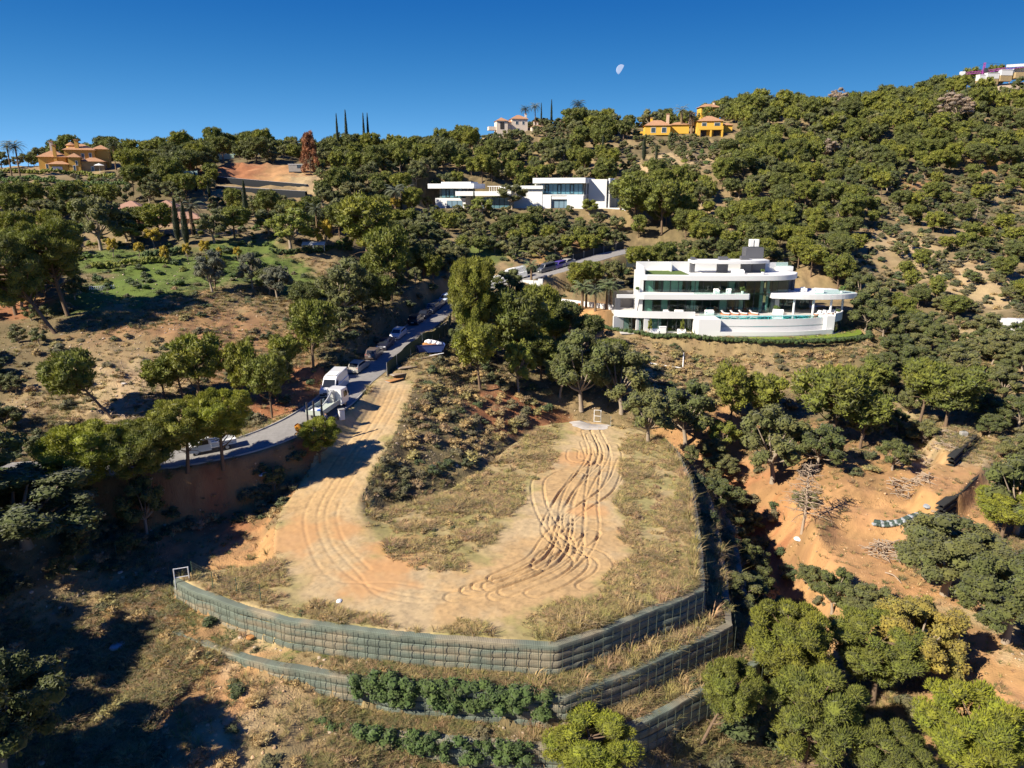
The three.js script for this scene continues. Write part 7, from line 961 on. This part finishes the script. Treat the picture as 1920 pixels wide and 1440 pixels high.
// skyline building site: crane, cabins
{
  const p = at(1838, 172, 345), t = thing('tower_crane', 'purple red tower crane with white signboard on the skyline', 'crane', p, -0.12); landmarks.push(['skyline crane', 1840, 150]); std('crane_purple', [0.35, 0.06, 0.3], { roughness: 0.5 });
  const lat = (len, s, n) => { const g = []; for (const [a, b] of [[-1, -1], [1, -1], [1, 1], [-1, 1]]) g.push(box(s * 0.22, len, s * 0.22, a * s / 2, 0, b * s / 2)); for (let i = 0; i < n; i++) for (const [a, b, c, d] of [[-1, 1, 1, 1], [1, 1, 1, -1], [1, -1, -1, -1], [-1, -1, -1, 1]]) g.push(tube([V(a * s / 2, len * i / n, b * s / 2), V(c * s / 2, len * (i + 1) / n, d * s / 2)], [s * 0.07, s * 0.07], 4)); return merge(g); };
  mesh('mast', lat(9, 1.1, 7), M.crane_purple, t); const jib = mesh('jib', lat(28, 0.8, 20).rotateZ(-PI / 2 + 0.12), M.crane_purple, t); jib.position.set(0, 8.4, 0); const cj = mesh('counter_jib', lat(8.4, 0.8, 6).rotateZ(PI / 2 + 0.08), M.crane_purple, t); cj.position.set(0, 8.4, 0); mesh('counterweight', rbox(2, 2, 1.4, -8.8, 6.6, 0, 0.1), M.white_render, t); mesh('cab', rbox(1.2, 1.6, 1.2, 0.4, 8.2, 0.9, 0.1), M.frame_dark, t); mesh('apex', lat(3.2, 0.6, 3).translate(0, 9, 0), M.crane_purple, t); const sb = mesh('signboard', box(8, 1.1, 0.1, 13.4, 9.6, 0.6).rotateZ(0), M.plate_white, t); sb.rotation.z = 0.04; mesh('tie', tube([V(0, 12.1, 0), V(18, 10.6, 0)], [0.05, 0.05], 4), M.frame_dark, t); mesh('tie', tube([V(0, 12.1, 0), V(-8, 8, 0)], [0.05, 0.05], 4), M.frame_dark, t);
  [[1839, 148, 13, 7.5, 'first white site cabin under the skyline crane'], [1858, 145, 22, 7.5, 'middle white site cabin under the skyline crane'], [1884, 139, 21, 7, 'white site cabin farthest from the crane mast']].forEach(([px, py, w, h, l]) => { const q = at(px, py + 3, 344), tt = thing('skyline_cabin', l, 'cabin', q, 0.1); q.y -= 0; mesh('body', box(w * 0.262, 2.2, 2.4, 0, 0, 0), M.white_render, tt); mesh('roof', box(w * 0.262 + 0.2, 0.2, 2.6, 0, 2.2, 0), M.white_render, tt); mesh('base_frame', box(w * 0.262, 2.4, 2.2, 0, -2.4, 0), M.stone_wall, tt); });
  const q = at(1912, 136, 344), tt = thing('white_tent', 'white domed site tent at the end of the cabins', 'tent', q); mesh('cover', new THREE.CylinderGeometry(2.3, 2.3, 6, 20, 1, false, 0, PI).rotateZ(PI / 2).rotateX(-PI / 2).translate(0.6, -0.2, 0), M.white_render, tt); mesh('base', box(7, 2.4, 4, 0.6, -2.5, 0), M.stone_wall, tt);
}
// building site on the left ridge: netted retaining walls, hoarding, stepped white wall, cabin
{
  std('black_net', [0.014, 0.017, 0.02], { roughness: 0.95 }); const w = thing('netted_site_wall', 'long black netted wall in two tiers below the orange building site', 'wall'); landmarks.push(['site wall', 480, 348]);
  for (const [a, b, h] of [[at(398, 331, 199), at(574, 346, 199), 3.2], [at(404, 349, 193), at(572, 359, 193), 3.4]]) { mesh('tier', ribbon([[a.x, a.z, a.y - h], [b.x, b.z, b.y - h]], [[0, -1], [0, h], [-2, h + 0.05], [-2, -1]]), M.black_net, w); mesh('ledge', ribbon([[a.x, a.z, a.y], [b.x, b.z, b.y]], [[0.04, 0.06], [-1.6, 0.1]]), M.deck_stone, w); }
  const st = thing('stepped_wall', 'pale stepped boundary wall climbing beside the site', 'wall'); for (let i = 0; i < 13; i++) { const p = at(576 + i * 5, 345 - i * 1.6 - (i > 6 ? 2 : 0), 204 + i * 2); mesh('step', box(1.0, 3.4, 0.5, p.x, p.y - 2.4, p.z), M.cream_wall, st); }
  const c = cabin('site_container', 'grey container on the orange building site', 556, 322, 211, 0.15, 3.9, 1.9, 2.4, M.concrete, [0.9], 'container');
  std('hoarding_green', [0.42, 0.55, 0.45], { roughness: 0.9 }); for (const [px, py, D, w2, h2, l] of [[352, 350, 196, 5.6, 5, 'pale green hoarding beside the black netted wall'], [420, 296, 236, 6, 2.2, 'pale screen in the trees above the building site']]) { const p = at(px, py, D), t = thing('site_hoarding', l, 'hoarding', V(p.x, p.y - 1, p.z), 0.2); mesh('panel', box(w2, h2, 0.1, 0, 0, 0), M.hoarding_green, t); for (const s of [-1, 0, 1]) mesh('post', box(0.12, h2 + 0.2, 0.12, s * w2 / 2.05, 0, -0.12), M.galvanised, t); }
}
// greenhouse and garden walls
{ const p = hit(590, 470) ?? at(590, 470, 146), t = thing('greenhouse', 'small glass greenhouse on the garden terrace', 'greenhouse', p, 0.1); for (const s of [-1, 1]) { mesh('roof_panel', box(4.6, 0.05, 1.6, 0, 0, 0).rotateX(s * 0.35).translate(0, 1.5, s * 0.72), M.roof_white, t); mesh('side_glass', box(4.4, 1.2, 0.04, 0, 0.05, s * 1.4), railGlass, t); } for (const x of [-2.2, 0, 2.2]) for (const s of [-1, 1]) mesh('post', box(0.08, 1.3, 0.08, x, 0, s * 1.42), M.white_paint, t); mesh('gable', box(0.05, 1.5, 2.6, -2.2, 0, 0), railGlass, t); }
function hedgeLine(label, pxs, h, w, mat, name = 'clipped_hedge') { const L = resample(pxs.map(([x, y]) => { const p = hit(x, y); return [p.x, p.z]; }), 0.5), R = rngOf(label.length * 7), s = Soup(); for (const [x, z] of L) for (let k = 0; k < 4; k++) clump(s, R, [x + (R() - 0.5) * w, H(x, z) + h * (0.25 + 0.6 * R()), z + (R() - 0.5) * w], h * 0.34, 1, 20, 0.16, 0.06, 'leaf'); tag(mesh(name, soupGeo(s), mat), label, 'hedge'); }
hedgeLine('clipped hedge edging the road in front of the lone bright pine', [[-20, 897], [20, 893], [60, 889], [84, 886]], 1.0, 0.7, M.hedge_leaves);
hedgeLine('long clipped hedge along the garden terrace edge', [[175, 503], [230, 500], [312, 494]], 1.2, 0.9, M.lime_leaves);
hedgeLine('clipped box hedge below the pink villa lawn', [[275, 482], [300, 480], [345, 475]], 1.3, 1.2, M.hedge_leaves);
hedgeLine('hedge above the stone garden terrace by the greenhouse', [[510, 474], [570, 474], [660, 470]], 1.0, 0.8, M.hedge_leaves);
hedgeLine('top hedge row of the terraced orchard', [[0, 324], [80, 326], [160, 330], [215, 334]], 1.3, 1.0, M.lime_leaves);
hedgeLine('second hedge row of the terraced orchard', [[0, 340], [90, 342], [225, 346]], 1.3, 1.0, M.garden_green);
{ const t = thing('garden_fence', 'low white paling beside the garden lawn', 'fence'); const a = hit(168, 543), b = hit(214, 541); for (let i = 0; i <= 12; i++) { const q = a.clone().lerp(b, i / 12); mesh('paling', box(0.1, 0.7, 0.06, q.x, H(q.x, q.z) - 0.05, q.z), M.plate_white, t); } for (const h of [0.2, 0.5]) mesh('rail', tube([a.clone().add(V(0, h, 0)), b.clone().add(V(0, h, 0))], [0.035, 0.035], 4), M.plate_white, t); }
// earthworks beyond the ravine: log piles, sack bund, retaining bank, pipes, stakes
{
  const R = rngOf(613); landmarks.push(['earth terraces', 1770, 880], ['brush pile', 1685, 1045], ['dead pine', 1503, 930]);
  const pile = (label, px, py, n, rad, L, hgt) => { const p = hit(px, py), t = thing('brush_pile', label, 'brush pile', p, 0); for (let i = 0; i < n; i++) { const a = R() * 2 * PI, q = sqrt(R()) * rad, x = cos(a) * q, z = sin(a) * q * 0.8, y = R() * hgt * (1 - q / rad / 1.2) + 0.1, d = R() * PI, l = L * (0.5 + 0.7 * R()), e = (R() - 0.5) * 0.5, gy = H(p.x + x, p.z + z) - p.y; mesh('branch', tube([V(x - cos(d) * l / 2, y + gy - e * l / 2, z - sin(d) * l / 2), V(x + (R() - 0.5) * 0.3, y + gy + 0.1 * R(), z + (R() - 0.5) * 0.3), V(x + cos(d) * l / 2, y + gy + e * l / 2, z + sin(d) * l / 2)], [0.07 * (0.5 + R()), 0.05, 0.015], 4), i % 3 ? M.dead_wood : M.pale_bark, t); } };
  pile('grey pile of cut branches beside the round oak on orange earth', 1672, 1040, 110, 2.6, 1.7, 1.6); pile('tangle of cut branches at the foot of the earth terrace', 1705, 925, 90, 2.6, 1.8, 1.4); pile('low litter of brushwood on the upper earth terrace', 1768, 815, 40, 2.4, 1.4, 0.4); pile('brushwood line on the middle earth terrace', 1755, 845, 36, 2.2, 1.4, 0.4); pile('litter of dead wood below the leaning pines', 240, 770, 60, 4.5, 1.6, 0.5);
  const logs = (label, a, b, r) => { const p = hit(...a), q = hit(...b), m = mesh('log', tube([p.clone().add(V(0, r, 0)), p.clone().lerp(q, 0.5).add(V(0, r + 0.3, 0)), q.clone().add(V(0, r, 0))], [r, r * 0.8, r * 0.4], 7), M.dead_wood); tag(m, label, 'log'); };
  logs('fallen bare trunk below the sack bund', [1745, 960], [1788, 985], 0.17); logs('pale fallen trunk between platform and ravine', [1340, 862], [1368, 872], 0.14); logs('grey bent branch lying on the orange slope', [1660, 1075], [1690, 1095], 0.09);
  // sandbag bund
  const bund = thing('sack_bund', 'curved bund of dark green sacks across the orange terrace', 'bund'); std('sack_green', [0.05, 0.075, 0.06], { roughness: 0.9 }); std('sack_grey', [0.3, 0.32, 0.33], { roughness: 0.9 }); const bl = smoothPath([[1640, 985], [1670, 986], [1695, 980], [1722, 970]].map(([x, y]) => { const p = hit(x, y); return [p.x, p.z]; }), 6); bl.forEach(([x, z], i) => { for (let k = 0; k < 2; k++) { const m = mesh('sack', rbox(0.7, 0.32, 0.5, 0, 0, 0, 0.14), (i + k) % 3 ? M.sack_green : M.sack_grey, bund); m.position.set(x + k * 0.2, H(x, z) + k * 0.26, z - k * 0.2); m.rotation.y = i * 0.3 + k; } });
  // stepped earth retaining wall of the terraces (dark netted faces towards the ravine bottom)
  std('dark_netting', [0.03, 0.03, 0.026], { map: netMap, roughness: 1 }); const tw = thing('terrace_wall', 'dark netted earth wall stepping up along the orange terraces', 'retaining wall');
  const steps = (pxs, y0, n, th, y) => { const L = resample(pxs.map(([a, b]) => onLevel(a, b, y)), 0.6); for (let c = 0; c < n; c++) { const cut = L.slice(min(L.length - 3, c < 1 ? 3 : c < 2 ? 1 : 0) === 0 ? 0 : 0); mesh('course', ribbon(cut.map(([x, z], i) => [x, z, y - (c + 1) * th + (vn(i * 0.7, c) - 0.5) * 0.1]), [[-0.8, th], [0 + c * 0.12, th], [0.07 + c * 0.12, th * 0.55], [0.02 + c * 0.12, 0]]), M.dark_netting, tw); } };
  steps([[1768, 948], [1800, 925], [1830, 896], [1852, 868], [1864, 850]], 0, 4, 0.62, 5.2); steps([[1788, 858], [1806, 840], [1832, 816]], 0, 3, 0.6, 6.6);
  const cc = thing('concrete_block', 'grey concrete block on the uppermost terrace', 'block', hit(1806, 818)); mesh('body', rbox(0.9, 0.7, 0.7, 0, 0, 0, 0.05), M.concrete, cc); mesh('lifting_loop', new THREE.TorusGeometry(0.12, 0.02, 5, 10).translate(0, 0.72, 0), M.wire, cc);
  // picket stakes
  const pk = thing('picket_stakes', 'row of wooden picket stakes under the leaning pine', 'fence'); for (let i = 0; i < 14; i++) { const p = hit(1622 + i * 7, 752 - i * 1.2); mesh('stake', cyl(0.07, 0.05, 1.3 + 0.3 * R(), p.x, p.y - 0.1, p.z, 5), M.dead_wood, pk); }
  // white pipe marking the path below the villa
  const pipe = thing('white_pipe', 'white pipe running along the bank path below the curved villa', 'pipe'); const a = hit(1180, 676), b = hit(1240, 686), c = hit(1280, 692), d = a; mesh('run', tube([a.clone().add(V(0, 0.15, 0)), b.clone().add(V(0, 0.15, 0)), c.clone().add(V(0, 0.15, 0))], [0.11, 0.11], 6), M.white_paint, pipe); const u = hit(1282, 664); mesh('riser', tube([c.clone().add(V(0, 0.15, 0)), u.clone().add(V(0, 0.2, 0))], [0.11, 0.11], 6), M.white_paint, pipe);
  // scattered litter
  const bag = (label, px, py, s, mat, name = 'plastic_sheet') => { const p = hit(px, py), g = rockGeo.clone(), m = mesh(name, g, mat); m.position.copy(p).add(V(0, s * 0.1, 0)); m.scale.set(s * 1.3, s * 0.6, s); m.rotation.y = px; tag(m, label, name === 'boulder' ? 'boulder' : 'litter'); };
  bag('white plastic sack at the ravine edge below the dead pine', 1497, 1012, 0.9, M.sack_white); bag('blue white plastic bundle beside the cut branches', 1738, 950, 0.9, M.sack_grey); bag('white sheet on the shaded bank under the road', 494, 890, 0.8, M.sack_white); bag('large pale slab boulder lying in the shaded slope', 221, 1213, 1.1, M.sack_grey, 'boulder'); bag('reddish boulder on the sunny front slope', 352, 1318, 0.7, M.rubble_orange, 'boulder'); bag('small pale boulder on the dirt slope', 232, 720, 0.6, M.pale_rubble, 'boulder'); bag('pale boulder beside the red pit', 6, 556, 1.6, M.pale_rubble, 'boulder'); bag('white marker stone at the edge of the dirt track', 636, 1128, 0.5, M.sack_white, 'boulder'); bag('orange boulder at the foot of the middle wall end', 472, 1195, 0.8, M.rubble_orange, 'boulder');
}
// half moon
{ const p = at(1164, 131, 4000), s = new THREE.Shape(); const n = 20, r = 7.2 * 4000 / FOC * 1.0; for (let i = 0; i <= n; i++) { const a = PI / 2 + PI * i / n; const x = cos(a) * r, y = sin(a) * r; i ? s.lineTo(x, y) : s.moveTo(x, y); } for (let i = 0; i <= n; i++) { const a = 3 * PI / 2 + PI * i / n; s.lineTo(cos(a) * r * 0.12, sin(a) * r); } const g = new THREE.ExtrudeGeometry(s, { depth: r * 0.6, bevelEnabled: true, bevelSize: r * 0.12, bevelThickness: r * 0.3, bevelSegments: 3 }); const m = mesh('moon', g, new THREE.MeshStandardMaterial({ color: rgb(0.1, 0.1, 0.1), emissive: rgb(0.17, 0.23, 0.36), roughness: 1 })); m.position.copy(p); m.rotation.z = -0.55; tag(m, 'pale half moon in the blue sky above the ridge', 'moon'); }

// ------------------------------------------------------------------ the scattered plants become things; past 300 of a kind the smallest ones form one mass
const kindOf = { pine: 'pine', oak: 'oak', shrub: 'shrub', green: 'shrub', brush: 'brush' };
const named = { pine: ['pine_tree', 'pine', 'stone pine'], oak: ['oak_tree', 'tree', 'evergreen oak'], shrub: ['shrub', 'shrub', 'shrub'], brush: ['dry_bush', 'bush', 'dry bush'] };
const toneWord = { pine: ['olive green', 'bright green', 'mid green', 'dark green'], oak: ['dark green', 'grey green', 'deep green', 'dull olive'], shrub: ['green', 'olive', 'pale olive', 'dark green'], green: ['leafy green', 'dark leafy', 'lime green', 'glossy green'], brush: ['straw coloured', 'brown', 'tan', 'yellowish'] };
const ordinal = ['nearest', 'second nearest', 'third nearest', 'fourth nearest', 'fifth nearest', 'sixth nearest', 'seventh nearest', 'eighth nearest', 'ninth nearest', 'tenth nearest', 'eleventh nearest', 'twelfth nearest', 'thirteenth nearest', 'fourteenth nearest', 'fifteenth nearest', 'sixteenth nearest'];
{
  const massGroup = {};
  for (const k of ['pine', 'oak', 'shrub', 'brush']) {
    const list = wild.filter((w) => kindOf[w.kind] === k).sort((a, b) => b.size - a.size);
    list.forEach((w, i) => { w.tone = floor(w.r * 3.999); w.px1024 = w.size * 709; w.lod = w.px1024 > 52 ? 'near' : w.px1024 > 20 ? 'mid' : 'far'; w.one = i < 285; w.k = k; });
  }
  const buckets = new Map();
  for (const w of wild) if (w.one) {
    const d = landmarks.map(([n, x, y]) => [hypot(w.px - x, (w.py - y) * 1.4), n]).sort((a, b) => a[0] - b[0]);
    w.dist = d[0][0]; const key = [w.kind, w.tone, d[0][1], d[1][1]].join('|'); if (!buckets.has(key)) buckets.set(key, []); buckets.get(key).push(w); w.lm = [d[0][1], d[1][1]];
  }
  for (const b of buckets.values()) {
    b.sort((p, q) => p.dist - q.dist);
    b.forEach((w, i) => { const word = toneWord[w.kind][w.tone] + ' ' + named[w.k][2]; w.label = i < ordinal.length ? `${word} ${ordinal[i]} the ${w.lm[0]} towards the ${w.lm[1]}` : `${word} in the thicket beyond the ${w.lm[0]} towards the ${w.lm[1]}`; if (i >= ordinal.length) w.many = 'thicket beyond the ' + w.lm[0] + ' towards the ' + w.lm[1]; });
  }
  const leafFor = (w) => (w.kind === 'green' ? [M.garden_green, M.hedge_leaves, M.lime_leaves, M.garden_green][w.tone] : w.k === 'pine' ? pineTones[w.tone] : w.k === 'oak' ? oakTones[w.tone] : w.k === 'shrub' ? shrubTones[w.tone] : dryTones[w.tone]);
  const groupName = { pine: 'scattered stone pines', oak: 'scattered evergreen oaks', shrub: 'scattered shrubs', brush: 'scattered dry bushes' };
  const mass = new Map();
  for (const w of wild) {
    const protos = kinds[w.k][w.lod], v = floor(w.rr * 997) % protos.length, proto = protos[v], pos = V(w.x, w.y - 0.12 - 0.06 * w.w, w.z);
    if (w.one) {
      if (proto.trunk) { const g = thing(named[w.k][0], w.label, named[w.k][1], pos, w.turn, w.many ?? groupName[w.k]); g.scale.set(w.w, w.h, w.w); mesh('crown', proto.crown, leafFor(w), g); mesh('trunk', proto.trunk, w.k === 'pine' ? M.bark : M.pale_bark, g); }
      else { const m = mesh(named[w.k][0], proto.crown, leafFor(w)); m.position.copy(pos); m.rotation.y = w.turn; m.scale.set(w.w, w.h, w.w); tag(m, w.label, named[w.k][1], w.many ?? groupName[w.k]); }
    } else { const key = w.k + '|' + w.lod + '|' + v; if (!mass.has(key)) mass.set(key, []); mass.get(key).push(w); }
  }
  const massName = { pine: ['pine_woodland', 'mass of small distant stone pines covering the hills', 'woodland'], oak: ['oak_woodland', 'mass of small distant evergreen oaks covering the hills', 'woodland'], shrub: ['scrub_undergrowth', 'mass of low green scrub covering the slopes', 'scrub'], brush: ['dry_undergrowth', 'mass of low dry brush on the banks and slopes', 'brush'] };
  const white = {}; for (const k of ['pine', 'oak', 'shrub', 'brush']) white[k] = leafMat(k + '_mass_leaves', [1, 1, 1]);
  const m4 = new THREE.Matrix4(), q = new THREE.Quaternion(), up = V(0, 1, 0);
  for (const [key, list] of mass) {
    const [k, lod, v] = key.split('|'), proto = kinds[k][lod][+v];
    if (!massGroup[k]) { massGroup[k] = new THREE.Group(); massGroup[k].name = massName[k][0]; scene.add(massGroup[k]); tag(massGroup[k], massName[k][1], massName[k][2], null, 'stuff'); }
    for (const part of ['crown', 'trunk']) {
      if (!proto[part]) continue;
      const im = new THREE.InstancedMesh(proto[part], part === 'crown' ? white[k] : k === 'pine' ? M.bark : M.pale_bark, list.length); im.name = part === 'crown' ? 'foliage' : 'trunks'; im.castShadow = im.receiveShadow = true;
      list.forEach((w, i) => { m4.compose(V(w.x, w.y - 0.12 - 0.06 * w.w, w.z), q.setFromAxisAngle(up, w.turn), V(w.w, w.h, w.w)); im.setMatrixAt(i, m4); if (part === 'crown') im.setColorAt(i, leafFor(w).color); });
      massGroup[k].add(im);
    }
  }
}

renderer.render(scene, camera);
